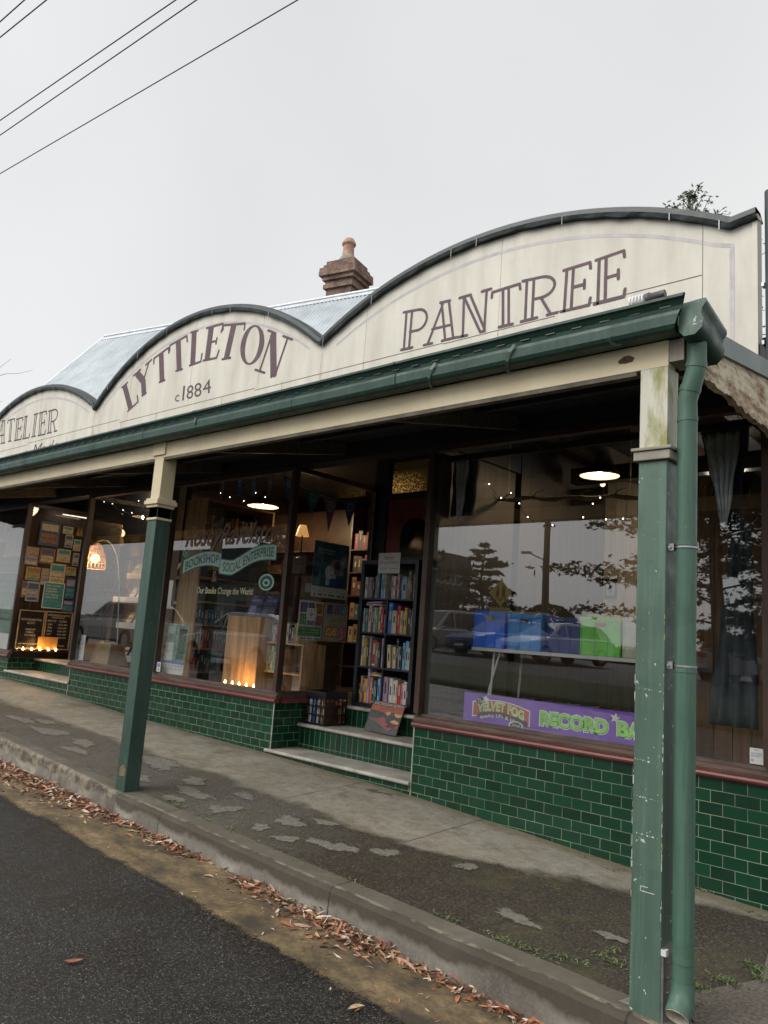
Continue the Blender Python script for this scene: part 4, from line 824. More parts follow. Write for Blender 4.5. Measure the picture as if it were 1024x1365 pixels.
# black bookcase in the doorway
bk = empty('bookcase', (-1.29, 1.0, 0), 'black bookcase with four shelves of second hand books in the doorway', 'bookcase')
X0, X1, YF, YB = -1.715, -.885, .80, 1.11
b = MB()
b.box(X0, X0+.045, YF, YB, 0, 1.60, BLKCASE); b.box(X1-.045, X1, YF, YB, 0, 1.60, BLKCASE); b.box(X0+.0455, X1-.0455, YF, YB, 1.555, 1.60, BLKCASE); b.box(X0+.0455, X1-.0455, YF, YB, 0, .045, BLKCASE)
b.box(X0+.0455, X1-.0455, YB-.008, YB-.001, .0455, 1.5545, BLKCASE); b.build('frame', bk)
SH = [.0455, .435, .805, 1.180]
for z in SH[1:]: q = MB(); q.box(X0+.046, X1-.046, YF+.004, YB-.01, z-.018, z, BLKCASE); q.build('shelf', bk)
xm = (X0+X1)/2
for z0, z1 in ((.046,.416),(.436,.786),(.806,1.161)): q = MB(); q.box(xm-.009, xm+.009, YF+.004, YB-.01, z0, z1, BLKCASE); q.build('divider', bk)
ROWS = [ # (shelf name, half, books)   (colour, width, height)
 (3,0,[('white',.03,.235),('teal',.012,.16),('grey',.026,.235),('mauve',.022,.232),('black',.02,.22),('tan',.022,.24),('grey',.025,.265),('teal',.022,.30),('black',.02,.27),('light blue',.030,.27),('white',.013,.29)]),
 (3,1,[('black',.016,.22),('pink',.022,.25),('white',.026,.245),('black',.03,.20),('pink',.026,.265),('black',.022,.2),('light blue',.060,.24),('orange',.022,.235),('olive',.030,.30),('black',.018,.2),('pink',.038,.265)]),
 (2,0,[('white',.014,.26),('black',.012,.25),('teal',.034,.26),('cream',.036,.29),('purple',.028,.285),('cream',.026,.275),('green',.030,.27),('cream',.036,.285),('red',.034,.26),('grey',.012,.2)]),
 (2,1,[('blue',.052,.33),('cream',.052,.245),('red',.036,.30),('cream',.026,.25),('tan',.026,.24),('yellow',.030,.28),('dark blue',.034,.27),('black',.018,.22),('tan',.022,.26)]),
 (1,0,[('white',.026,.33),('mustard',.048,.30),('black',.024,.27),('grey',.026,.32),('dark red',.062,.285),('olive',.034,.265),('black',.024,.23),('lilac',.036,.31)]),
 (1,1,[('cream',.040,.245),('cream',.036,.225),('black',.024,.32),('grey',.026,.24),('black',.026,.22),('light blue',.024,.28),('light blue',.038,.30),('cream',.026,.235),('dark blue',.030,.27)]),
 (0,0,[('black',.02,.2),('tan',.030,.28),('brown',.026,.27),('red',.018,.26),('yellow',.024,.255),('lilac',.028,.37),('orange',.034,.275),('black',.024,.26),('teal',.018,.25),('black',.018,.24),('light blue',.030,.27),('blue',.034,.29)]),
 (0,1,[('mauve',.056,.30),('white',.042,.29),('white',.036,.27),('cream',.018,.28),('red',.044,.25),('pink',.024,.25),('white',.036,.27),('brown',.026,.25)])]
SN = ['bottom','third','second','top']
for si, half, bl in ROWS:
    xa = (X0+.05 if half == 0 or si == 3 and half == 0 else xm+.011); xe = (xm-.011 if half == 0 else X1-.05)
    if si == 3: xe = xm if half == 0 else xe; xa = xm+.002 if half == 1 else xa
    tot = sum(w for _, w, _ in bl)+.0012*len(bl); k = min(1.18, (xe-xa)/tot) ; x = xa
    for i, (c, w, h) in enumerate(bl):
        w *= k; ln = 0
        if (si, half, i) in ((1,1,0),(1,1,1)): ln = -.07
        tall = 'tall ' if h > .285 else ('short ' if h < .23 else '')
        z0 = SH[si]+.0008+(.003 if ln else 0)
        if ln: x += .022
        book((x, YF+.035+brng.uniform(-.012,.012), z0), EX, EZ, -EY, w-.001, brng.uniform(.12,.18), h, c,
             '%s%s book, %s from left, %s half of %s shelf, black bookcase' % (tall, c, ORD[i], 'left' if half == 0 else 'right', SN[si]), 'books in the black bookcase', ln)
        x += w+.0012
# books lying flat on top of the rows
for (x, z, w, h, c, lab) in ((X0+.10,.735,.235,.022,'mauve','mauve book lying flat on the second shelf row of the black bookcase'),(X0+.13,.7585,.22,.014,'lilac','thin lilac book on top of the mauve one, black bookcase'),
        (X0+.165,.365,.19,.026,'tan','tan book lying flat on the bottom shelf row of the black bookcase')):
    pass
def flatbook(x, y, z, w, h, c, lab, grp, dp=.15, tilt=0):
    b = MB(); cov = BMAT[c]
    def q(a, yy, zz): return (x+a*math.cos(tilt)-zz*math.sin(tilt), y+yy, z+zz*math.cos(tilt)+a*math.sin(tilt))
    for (y0, y1, z0, z1, m) in ((0,.003,0,h,cov),(.0031,dp,0,.003,cov),(.0031,dp,h-.003,h,cov),(.0032,dp-.004,.0031,h-.0031,PAGES)):
        b.hexa([q(0,y0,z0),q(w,y0,z0),q(w,y1,z0),q(0,y1,z0),q(0,y0,z1),q(w,y0,z1),q(w,y1,z1),q(0,y1,z1)], m)
    b.box(x+w*.3, x+w*.7, y-.0008, y-.0001, z+h*.35, z+h*.65, INKL) if not tilt else None
    return tag(b.build('book'), lab, 'book', grp)
flatbook(X0+.085, YF+.03, SH[2]+.293, .24, .024, 'mauve', 'mauve book lying flat on the row of books, second shelf, black bookcase', 'books in the black bookcase')
flatbook(X0+.100, YF+.03, SH[2]+.3185, .21, .013, 'lilac', 'thin lilac book, topmost lying on the second shelf row, black bookcase', 'books in the black bookcase', tilt=.05)
flatbook(X0+.20, YF+.03, SH[0]+.292, .18, .026, 'tan', 'tan book lying flat on the bottom shelf row of the black bookcase', 'books in the black bookcase')
flatbook(X0+.19, YF+.03, SH[0]+.320, .17, .014, 'brown', 'brown book, topmost lying on the bottom shelf row, black bookcase', 'books in the black bookcase')

# street library notice
b = MB(); nrm_ = mat('red_brown_print', (.30,.13,.10), .7)
sheet(b, (-1.455,.792,1.452), (1,0,0), (0,0,1), .315, .225, [], PAPER, .002, [('Book-ish',.28,.68,.70,.88,nrm_),('Street Library',.08,.42,.94,.62,nrm_),('help yourself',.12,.20,.42,.27,INKD),('bring some back',.55,.20,.92,.27,INKD)])
tag(b.build('paper_sign'), 'white paper sign reading Street Library taped on top of the black bookcase', 'sign')

# mountain sunset picture leaning on the step
b = MB(); o = Vector((-1.315,.60,-.205)); eu = Vector((1,.0,-.006)).normalized(); ev = Vector((-.02,.145,.285)).normalized()
SUN1 = mat('print_orange', (.42,.12,.04), .5, .4, 14, col2=(.30,.07,.06)); SUN2 = mat('print_grey', (.06,.06,.065), .5, .3, 14); SUN3 = mat('print_coral', (.40,.10,.08), .5, .4, 20, col2=(.16,.07,.08)); SUN4 = mat('print_gold', (.62,.34,.14), .5, .3, 20); SUN5 = mat('print_dusk', (.15,.07,.06), .5, .4, 10)
sheet(b, o, eu, ev, .44, .335, [(0,.0,1,1,SUN2),(0,.60,1,1,SUN5),(.0,.60,1,.86,SUN1)], CARD, .006, [('SPECTACULAR ALASKA',.05,.88,.97,.96,PAPER)])
def P_(u, v, k): return o+eu*(u*.44)+ev*(v*.335)+eu.cross(ev).normalized()*k
for pl, mm, kk in (([(0,.58),(.0,.70),(.25,.68),(.42,.66),(.52,.60),(.58,.60),(.66,.68),(.74,.70),(.80,.62),(.92,.58),(1,.62),(1,.40),(.0,.40)],SUN2,.0095),([(.5,.66),(.56,.56),(.62,.60),(.66,.66),(.6,.72)],SUN4,.0099),([(.76,.66),(.82,.58),(.92,.55),(1,.60),(1,.66)],SUN4,.0099),
       ([(.28,.44),(.45,.50),(.56,.46),(.60,.34),(.72,.24),(.98,.20),(1,.34),(.72,.10),(.5,.22),(.35,.28)],SUN3,.0103),([(.70,.40),(.82,.46),(.96,.42),(.98,.34),(.80,.34)],SUN4,.0107),([(.02,.46),(.3,.44),(.35,.30),(.1,.34)],SUN5,.0103)):
    b.add([P_(u, v, kk) for u, v in pl], [list(range(len(pl)))], mm)
tag(b.build('picture_board'), 'square picture of orange mountains at dusk leaning on the doorway step', 'picture')

# black milk crate full of books
cr = empty('milk_crate', (-1.90,.57,-.213), 'black plastic milk crate of books on the doorway step', 'crate')
cx0, cx1, cy0, cy1, cz = -2.045, -1.715, .40, .735, -.212
b = MB()
for z0, z1 in ((0,.022),(.10,.112),(.19,.202),(.275,.34)):
    b.box(cx0, cx1, cy0, cy0+.012, cz+z0, cz+z1, BLACK); b.box(cx0, cx1, cy1-.012, cy1, cz+z0, cz+z1, BLACK); b.box(cx0, cx0+.012, cy0+.0121, cy1-.0121, cz+z0, cz+z1, BLACK); b.box(cx1-.012, cx1, cy0+.0121, cy1-.0121, cz+z0, cz+z1, BLACK)
for k in range(6):
    t = k/5.0; x = cx0+.001+t*(cx1-cx0-.012); y = cy0+.001+t*(cy1-cy0-.012)
    for yy in (cy0-.001, cy1-.011): b.box(x, x+(.010 if 0 < k < 5 else .014), yy, yy+.0125, cz+.0225, cz+.2745, BLACK)
    for xx in (cx0-.001, cx1-.011): b.box(xx, xx+.0125, y, y+.010, cz+.0225, cz+.2745, BLACK)
b.box(cx0+.0125, cx1-.0125, cy0+.0125, cy1-.0125, cz+.002, cz+.010, BLACK)
b.build('crate_body', cr)
b = MB()
for xx in (cx0-.004, cx1-.012): b.box(xx, xx+.016, cy0-.004, cy1+.004, cz+.3405, cz+.352, BLACK)
for yy in (cy0-.004, cy1-.012): b.box(cx0+.013, cx1-.013, yy, yy+.016, cz+.3405, cz+.352, BLACK)
b.build('rim', cr)
x = cx0+.02
for i, (c, w, h) in enumerate((('black',.03,.22),('white',.028,.25),('white',.026,.24),('blue',.036,.26),('dark blue',.026,.25),('white',.026,.30),('brown',.026,.22),('tan',.024,.27),('brown',.028,.23))):
    book((x, cy0+.03, cz+.011), EX, EZ, -EY, w, .16, h, c, '%s book, %s from left, upright in the black milk crate' % (c, ORD[i]), 'books in the milk crate'); x += w+.003
for i, (c, w, h) in enumerate((('brown',.05,.2),('orange',.03,.22),('brown',.04,.24),('cream',.03,.26))):
    book((cx1-.03, cy0+.215+.045*i, cz+.011), EY, EZ, EX, min(w,.042), .13, h, c, '%s book, %s back along the right side of the milk crate' % (c, ORD[i]), 'books in the milk crate')
b = MB(); b.box(-1.83,-1.76,.78,.90,.0015,.13,CARD); b.box(-1.815,-1.775,.779,.7795,.05,.10,PAPER); tag(b.build('cardboard_box'), 'small brown cardboard box on the top step beside the black bookcase', 'box')

# ================================================================== LEFT SHOP WINDOW
# wooden bookcase seen side on, its shelves facing the doorway
wb = empty('bookcase', (-4.5, 1.0, -.02), 'tall orange brown wooden bookcase behind the script lettered window', 'bookcase')
b = MB(); b.box(-4.74, -4.29, .42, .445, -.018, 2.42, WOOD_L); b.box(-4.74, -4.29, 1.575, 1.60, -.018, 2.42, WOOD_L); b.box(-4.74, -4.29, .446, 1.574, 2.395, 2.42, WOOD_M); b.box(-4.74, -4.725, .446, 1.574, -.018, 2.394, WOOD_D); b.build('frame', wb)
SZ = [.15, .45, .76, 1.06, 1.38, 1.66, 1.98]
for z in SZ: q = MB(); q.box(-4.724, -4.292, .446, 1.574, z-.022, z, WOOD_M if z > 1.5 else WOOD_L); q.build('shelf', wb)
shelfn = {1.98: 'top', .15: 'lowest', .45: 'second lowest', .76: 'third lowest'}
PAL = list(BC)
for z, seq in ((1.98, ['black','brown','tan','cream','brown','teal','grey','light blue','black','tan','cream','brown','orange','red','orange','tan','black','cream','brown','tan','cream','grey','black']),(.15,['red','orange','brown','dark blue','black','grey','black','teal','light blue','white','grey','black']),(.45,['black','grey','white','red','black','pink','brown','grey','black','dark blue','black','grey']),(.76,['black','teal','dark blue','grey','black','blue','teal','black','grey','dark blue'])):
    y = .455
    for i, c in enumerate(seq):
        w = brng.uniform(.026,.044)*(1 if z > 1 else 1.3); h = brng.uniform(.17,.26); 
        if y+w > 1.565: break
        book((-4.33+brng.uniform(-.02,.015), y, z+.001), EY, EZ, EX, w-.001, .16, h, c, '%s book, %s from window, %s row of the side on wooden bookcase' % (c, ORD[i] if i < 20 else ['twenty first','twenty second','twenty third'][i-20], shelfn[z]), 'books in the wooden bookcase'); y += w+.002

# pale column between bookcase and mullion
b = MB(); b.box(-4.98,-4.80,.30,.42,-.018,2.9,mat('pale_pillar_paint',(.42,.40,.34),.6,.1,6)); tag(b.build('pillar'), 'pale painted pillar inside the window beside the wooden bookcase', 'pillar')
# honey timber board on the sill, tealights, tilted books
b = MB(); b.box(-3.41,-2.79,.30,.335,-.018,.89,WOOD_L); b.box(-3.41,-2.79,.336,.62,.865,.89,WOOD_L); b.box(-3.41,-3.38,.336,.62,-.018,.864,WOOD_L); b.box(-2.82,-2.79,.336,.62,-.018,.864,WOOD_L); b.build  ; tag(b.build('display_plinth'), 'honey timber display plinth behind the row of lit tealights', 'plinth')
DISP = mat('window_display_ledge', (.10,.06,.04), .6, .3, 6)
for (x0, x1, y0, y1) in ((-6.55,-2.10,.062,.29),(-.09,2.78,.062,.24)):
    b = MB(); b.box(x0, x1, y0, y1, -.02, .085, DISP); b.build('window_ledge', shop)
for i, x in enumerate((-3.12,-2.985,-2.86,-2.73,-2.60)):
    t = empty('tealight', (x,.13,.086), '%s of the five lit tealights below the honey timber board' % ['leftmost','second from left','middle','second from right','rightmost'][i], 'candle', 'tealights on the window sill')
    b = MB(); b.lathe((x,.13,.0862), [(.0,0),(.02,0),(.021,.016),(.019,.016),(.0,.013)], STEEL, 14); b.build('cup', t)
    b = MB(); b.lathe((x,.13,.100), [(.001,0),(.010,.006),(.013,.014),(.010,.026),(.004,.040),(.0005,.046)], FLAME, 10); b.build('flame', t)
PL = bpy.data.lights.new('tealight_glow', 'POINT'); PL.energy = 2.2; PL.color = (1,.48,.14); PL.shadow_soft_size = .12
o = bpy.data.objects.new('tealight_glow', PL); o.location = (-2.95,.17,.16); COL.objects.link(o)
NVB = mat('indigo_cover', (.04,.035,.16), .4, .4, 12); 
def coverbook(name, P, eu, ev, w, h, base, layers, texts, label, cat, grp=None):
    b = MB(); sheet(b, P, eu, ev, w, h, layers, base, .02, texts); return tag(b.build(name), label, cat, grp)
lean = Vector((0,.25,.97)).normalized()
coverbook('display_book', (-3.12,.36,.892), EX, lean, .24, .27, NVB, [(.1,.1,.6,.5,mat('cover_lavender',(.30,.28,.5),.5,.4,18))], [('THE',.15,.82,.5,.92,INKL),('RAVENS',.15,.66,.85,.78,INKL)], 'indigo book with white title standing left on the honey timber plinth', 'book')
coverbook('display_book', (-2.86,.36,.892), EX, lean, .25, .27, NVB, [(.1,.1,.9,.45,mat('cover_grey',(.12,.12,.14),.5,.4,18))], [('THE',.15,.82,.5,.92,INKL),('WINTER',.15,.66,.85,.78,INKL)], 'indigo book with grey picture standing right on the honey timber plinth', 'book')
k = 0
for (x0, x1, z0, z1) in ((-3.55,-3.12,-.018,.30),(-3.55,-3.12,.302,.60),(-3.55,-3.12,.602,.90),(-3.55,-3.12,.902,1.20),(-3.55,-3.12,1.202,1.50)):
    b = MB(); b.box(x0,x1,1.55,1.95,z0,z1,CARD); b.box(x0+.10,x1-.14,1.547,1.5495,z0+.08,z1-.10,PAPER); tag(b.build('cardboard_box'), 'brown cardboard box, %s from the floor in the stack behind the corner pane' % ORD[k], 'box', 'stacked cardboard boxes'); k += 1
# low timber shelf unit at the corner
ls = empty('low_shelf', (-2.5,.6,-.02), 'low honey timber shelf unit inside the window corner by the doorway', 'shelf')
b = MB(); b.box(-2.92,-2.90,.40,.75,-.018,.85,WOOD_L) if False else None
b.box(-2.16,-2.135,.40,.75,-.018,.62,WOOD_L); b.box(-2.785,-2.16,.40,.75,.60,.62,WOOD_L); b.box(-2.785,-2.16,.40,.75,.27,.29,WOOD_L); b.box(-2.785,-2.16,.735,.75,-.018,.599,WOOD_L); b.build('frame', ls)
b = MB(); b.box(-2.60,-2.36,.70,.734,-.01,.26,WHITE); b.box(-2.60,-2.36,.70,.734,.30,.58,WHITE); b.build('back_panel', ls)
x = -2.78
for i, c in enumerate(['cream','olive','cream','green','cream','grey','white','tan']):
    w = brng.uniform(.028,.04); book((x,.43,.2915), EX, EZ, -EY, w, .2, brng.uniform(.22,.28), c, '%s book, %s from left in the low shelf unit' % (c, ORD[i]), 'books in the low shelf unit'); x += w+.003
x = -2.76
for i, c in enumerate(['grey','white','red','black','cream','green','yellow','white','black','grey','tan','cream']):
    w = brng.uniform(.028,.045); book((x,.45,.6215), EX, EZ, -EY, w, .18, brng.uniform(.17,.24), c, '%s book, %s from left on top of the low shelf unit' % (c, ORD[i]), 'books on the low shelf unit'); x += w+.004
# calendar, price card, stickers
GC = mat('pale_green_print', (.35,.45,.38), .6, .4, 14, col2=(.10,.20,.15)); 
b = MB(); sheet(b, (-4.40,.09,.125), EX, Vector((0,.05,1)).normalized(), .47, .62, [(0,.24,1,1,GC),(.02,.26,.42,.62,PAPER),(.0,.20,1,.25,mat('violet_print',(.20,.20,.5),.6)),(.05,.8,.4,.95,mat('pale_aqua',(.45,.55,.52),.6)),(.6,.3,.95,.9,mat('deep_green_print',(.03,.09,.06),.6,.5,30))], PAPER, .004,
   [('1 2 3 4 5 6 7',.05,.14,.95,.17,INKD),('8 9 10 11 12',.05,.08,.95,.11,INKD)]); tag(b.build('calendar'), 'tall forest calendar standing in the window right of the mullion', 'calendar')
b = MB(); sheet(b, (-4.45,-.0025,.14), EX, EZ, .10, .125, [(.1,.55,.9,.9,mat('violet_print',(.20,.20,.5),.6))], PAPER, .001, [('OPEN',.15,.2,.85,.35,INKD)]) if False else sheet(b, (-4.37,.0,.135), EX, EZ, .085, .12, [(.15,.5,.85,.85,mat('violet_print',(.20,.20,.5),.6))], PAPER, .001, [('i',.4,.15,.6,.4,INKD)]); tag(b.build('sticker'), 'small white and violet sticker low on the window left of the calendar', 'sticker')
b = MB(); sheet(b, (2.645,.010,.128), EX, EZ, .082, .10, [], PAPER, .001, [('CCTV',.3,.84,.7,.92,INKD),('24 HR VIDEO',.10,.60,.92,.72,mat('navy_print',(.03,.05,.2),.6)),('SECURITY',.10,.44,.92,.56,mat('navy_print',(.03,.05,.2),.6)),('@ ....',.08,.14,.6,.32,mat('navy_print',(.03,.05,.2),.6))]); tag(b.build('security_sticker'), 'white square security notice stuck on the window glass at the far right', 'sticker')

# lettering on the glass
def glass_text(name, build_fn, label):
    b = MB(); build_fn(b); return tag(b.build('painted_lettering', WIN2), label)
BRN = mat('brown_script_paint', (.26,.13,.09), .5); AQ = mat('aqua_ribbon_paint', (.42,.66,.58), .5, .1, 9); AQD = mat('dark_teal_paint', (.01,.10,.08), .5); KHK = mat('khaki_letter_paint', (.60,.57,.36), .5)
def f_script(b):
    s = 'RoseyRavelston'
    g1 = lambda u, v: (-4.06+1.86*u, .0085, 1.62+.34*v+.02*u)
    text(b, s, g1, 0, 0, 1, 1, BRN, .45, .018)
    g2 = lambda u, v: (-4.06+1.86*u, .0078, 1.62+.34*v+.02*u); text(b, s, g2, 0, 0, 1, 1, mat('faded_script_fill', (.30,.21,.17), .5), .45, -.012)
glass_text('window_script', f_script, 'large brown script words painted across the left shop window')
def f_rib(b):
    # waving ribbon
    def rib(x0, x1, zf, h, m, k): 
        n_ = 24; v = []
        for i in range(n_+1): t = i/n_; x = x0+(x1-x0)*t; v += [(x, .010-k, zf(t)), (x, .010-k, zf(t)+h)]
        b.add(v, [(2*i, 2*i+2, 2*i+3, 2*i+1) for i in range(n_)], m)
    z1 = lambda t: 1.37+.10*math.sin(t*2.4); z2 = lambda t: 1.375+.16*math.sin(max(0,t-.25)*1.9)-.02*math.sin(t*7)
    rib(-4.06,-3.27,lambda t: z1(t)-.012,.189,AQD,.0); rib(-4.05,-3.28,z1,.165,AQ,.0006); rib(-3.30,-2.27,lambda t: z2(t)-.012,.189,AQD,.0012); rib(-3.29,-2.28,z2,.165,AQ,.0018)
    text(b, 'BOOKSHOP', lambda u, v: (-4.00+.68*u, .0070, z1(u*.9+.03)+.030+.105*v), 0,0,1,1, INKD); text(b, 'SOCIAL ENTERPRISE', lambda u, v: (-3.22+.90*u, .0066, z2(u*.88+.06)+.030+.105*v), 0,0,1,1, INKD)
    text(b, '&', lambda u, v: (-3.42+.10*u, .0064, 1.27+.13*v), 0,0,1,1, BRN)
    for (cx, cz, r) in ((-4.01,1.625,.060),(-2.40,1.27,.115)):
        for k, (rr, m) in enumerate(((1,AQ),(.82,AQD),(.45,AQ),(.25,AQD))): b.add([(cx+r*rr*1.15*math.cos(a*math.pi/12), .0062-.0004*k, cz+r*rr*.8*math.sin(a*math.pi/12)-.02*k*r) for a in range(24)], [list(range(24))[::-1]], m)
glass_text('window_ribbon', f_rib, 'aqua ribbon reading bookshop and social enterprise painted on the left window')
glass_text('window_motto', lambda b: text(b, 'Our Books Change the World', lambda u, v: (-3.70+1.08*u, .0085, 1.10+.105*v), 0,0,1,1, KHK, .0, .012), 'khaki words below the aqua ribbon on the left window')

# bunting
FLC = {'purple': mat('bunting_purple',(.20,.09,.26),.8), 'teal': mat('bunting_teal',(.02,.26,.28),.8), 'blue': mat('bunting_blue',(.03,.13,.48),.8), 'mauve': mat('bunting_mauve',(.32,.18,.30),.8)}
PRI = mat('bunting_print', (.55,.62,.70), .8)
def bunting(P0, P1, sag, flags, label):
    P0, P1 = Vector(P0), Vector(P1); L_ = (P1-P0).length
    f = lambda t: P0.lerp(P1, t)-EZ*sag*4*t*(1-t)
    b_ = empty('bunting', P0, label, 'bunting', 'bunting strings in the window')
    c = MB(); c.tube([f(i/16) for i in range(17)], .0035, mat('pale_cord', (.4,.4,.38), .8), 5); c.build('cord', b_)
    for t0, t1, h, cn in flags:
        a, d = f(t0), f(t1); mid = (a+d)/2-EZ*h; nn = (d-a).cross(EZ).normalized(); q = MB(); q.prism([a, mid, d], nn*.002, FLC[cn])
        def W(u, v): return a.lerp(d, u)-EZ*(h*v)+nn*.0032
        q.add([W(.3,.10),W(.7,.10),W(.66,.40),W(.34,.40)], [(0,1,2,3)], PRI); q.add([W(.34,.14)+nn*.0004,W(.66,.14)+nn*.0004,W(.63,.36)+nn*.0004,W(.37,.36)+nn*.0004], [(0,1,2,3)], FLC[cn])
        text(q, 'BIG', lambda u, v: W(.38+.24*u,.24-.07*v)+nn*.0006, 0,0,1,1, PRI); text(q, 'SKY', lambda u, v: W(.38+.24*u,.34-.07*v)+nn*.0006, 0,0,1,1, PRI); q.build('flag', b_)
bunting((-3.62,.10,2.54),(-2.42,.10,2.53),.0,[(.03,.13,.27,'purple'),(.30,.43,.26,'blue'),(.52,.66,.26,'teal'),(.78,.90,.27,'mauve')], 'bunting string running along the top of the lettered window')
bunting((-2.42,.10,2.53),(-2.09,.12,2.38),.02,[(.05,.85,.27,'blue')], 'short bunting string with one blue flag at the window corner')
bunting((-2.085,.10,2.36),(-2.085,1.24,2.40),.08,[(.07,.28,.26,'teal'),(.33,.52,.40,'mauve'),(.60,.82,.30,'blue')], 'bunting string in the side pane above the doorway posters')

# posters in the side pane
DKP = mat('deep_blue_print', (.02,.07,.12), .5, .6, 9, col2=(.05,.16,.17)); GRN = mat('leaf_green_print', (.06,.24,.08), .6); 
px = -2.058
b = MB(); sheet(b, (px,.37,1.155), EY, EZ, .55, .63, [(.0,.19,1,1,DKP),(.38,.22,.66,.52,mat('pale_shirt_print',(.45,.47,.52),.6,.4,20)),(.55,.42,.88,.70,mat('mauve_scarf_print',(.26,.20,.32),.6,.5,20)),(.48,.20,.85,.36,mat('denim_print',(.04,.08,.22),.6,.4,20))], PAPER, .002, [('Blue Mountains',.12,.84,.6,.88,KHK),('stories together',.12,.78,.6,.82,KHK),('* -- *  --  *  --',.05,.10,.95,.14,INKD),('- -- - --- -- -',.08,.03,.95,.06,INKD)])
for (cx, cz, rx, rz, mm) in ((.60,.62,.10,.09,'skin_print'),(.70,.60,.09,.08,'brown_hair_print'),(.47,.46,.13,.13,'pale_shirt_print')):
    mm_ = mat(mm, {'skin_print':(.34,.20,.15),'brown_hair_print':(.09,.05,.04),'pale_shirt_print':(.45,.47,.52)}[mm], .6); b.add([(px+.0062, .37+.55*(cx+rx*math.cos(a*math.pi/8)), 1.155+.63*(cz+rz*math.sin(a*math.pi/8))) for a in range(16)], [list(range(16))], mm_)
tag(b.build('poster'), 'dark blue poster of two hugging figures high in the doorway side pane', 'poster', 'posters in the doorway side pane')
b = MB(); lay = [(.03,.10,.97,.35,GRN)]
cols = ['violet_tile','navy_tile','orange_tile','green_tile','purple_tile','rose_tile','black_tile','teal_tile']; cv = [(.10,.06,.2),(.02,.03,.12),(.4,.16,.04),(.08,.2,.08),(.18,.08,.2),(.3,.1,.12),(.02,.02,.02),(.04,.2,.2)]
for k, (u, v, du, dv) in enumerate(((.05,.70,.30,.26),(.37,.82,.26,.14),(.66,.68,.30,.28),(.05,.38,.28,.29),(.35,.38,.28,.12),(.66,.38,.30,.27))): lay.append((u, v, u+du, v+dv, mat(cols[k], cv[k], .6, .8, 40)))
lay.append((.30,.52,.70,.82,PAPER)); lay.append((.43,.61,.56,.72,mat('tan_print',(.3,.25,.15),.6)))
for k in range(3):
    for j in range(3): 
        if (k, j) != (1, 1): lay.append((.34+.13*k,.55+.10*j,.38+.13*k,.58+.10*j,INKD))
sheet(b, (px,.22,.670), EY, EZ, .36, .43, lay, PAPER, .002, [('Join our community',.15,.24,.85,.29,KHK),('markets every month',.15,.18,.85,.22,KHK),('--- --- ---',.1,.03,.9,.06,INKD)]); tag(b.build('poster'), 'white poster of small pictures with a green panel below, side pane', 'poster', 'posters in the doorway side pane')
b = MB(); CRM = mat('buff_paper', (.42,.36,.28), .7, .1, 9); lay = []
for k, (u, v, du, dv) in enumerate(((.12,.72,.22,.23),(.42,.72,.22,.23),(.70,.72,.22,.23),(.08,.12,.52,.26),(.66,.04,.28,.34))): lay.append((u, v, u+du, v+dv, INKD)); lay.append((u+.015, v+.012, u+du-.015, v+dv-.012, mat(cols[(k*3+1) % 8]+'_b', tuple(min(1, x*1.6+.05) for x in cv[(k*3+1) % 8]), .6, .8, 40)))
lay.append((.25,.50,.80,.63,mat('buff_band',(.5,.45,.30),.7)))
sheet(b, (px,.60,.668), EY, EZ, .38, .435, lay, CRM, .002, [('THE VINTAGE',.30,.57,.76,.61,mat('green_print',(.08,.16,.06),.6)),('BOOK FAIR',.32,.52,.74,.56,mat('green_print',(.08,.16,.06),.6)),('saturday in the hall',.2,.42,.9,.45,mat('green_print',(.08,.16,.06),.6))]); tag(b.build('poster'), 'buff poster with five framed pictures, rightmost of the side pane', 'poster', 'posters in the doorway side pane')

# pane A: tilted book stand, cane lamp, brown paper sheets
sd_ = empty('display_stand', (-6.2,.9,-.02), 'white metal display stand with tilted books behind the left post', 'stand')
for (z, xa) in ((1.40,-7.55),(1.03,-7.9),(.64,-7.7),(.15,-7.4)):
    q = MB(); q.hexa([(xa*.93+.3,.78,z-.02),(-5.35,.78,z-.02),(-5.35,1.05,z+.0),(xa*.93+.3,1.05,z+.0),(xa*.93+.3,.78,z+.01),(-5.35,.78,z+.01),(-5.35,1.05,z+.03),(xa*.93+.3,1.05,z+.03)], WHITE if z != 1.40 else CARD); q.box(xa*.93+.3,-5.35,.775,.782,z-.03,z+.06,WHITE if z not in (1.40,) else WOOD_L); q.build('shelf', sd_)
q = MB()
for x in (-6.75,-5.5): q.tube([(x,1.06,-.018),(x,1.10,1.7)], .014, WHITE, 8); q.tube([(x,.70,-.01),(x,1.06,.02)], .014, WHITE, 8)
q.build('upright', sd_)
tl = Vector((0,.45,.9)).normalized(); k = 0
for z, n_ in ((1.413,7),(1.043,6),(.653,6),(.163,6)):
    for i in range(n_):
        x = -6.66+i*.20*6/n_+brng.uniform(0,.02); c = brng.choice(['blue','dark blue','grey','light blue','teal','black','dark red','tan','brown','cream']); c2 = brng.choice(['white','cream','light blue','pink'])
        b = MB(); sheet(b, (x,.80,z), EX, tl, .16, .22, [(.08,.1,.92,.45,BMAT[c2]),(.15,.6,.85,.8,INKL)], BMAT[c], .018)
        tag(b.build('display_book'), '%s covered book, %s from left, %s tier of the white stand' % (c, ORD[i], {1.413:'top',1.043:'second',.653:'third',.163:'bottom'}[z]), 'book', 'books tilted on the white stand')
lp = empty('arc_lamp', (-6.6,.55,-.02), 'arched floor lamp with a glowing woven cane shade in the window', 'lamp')
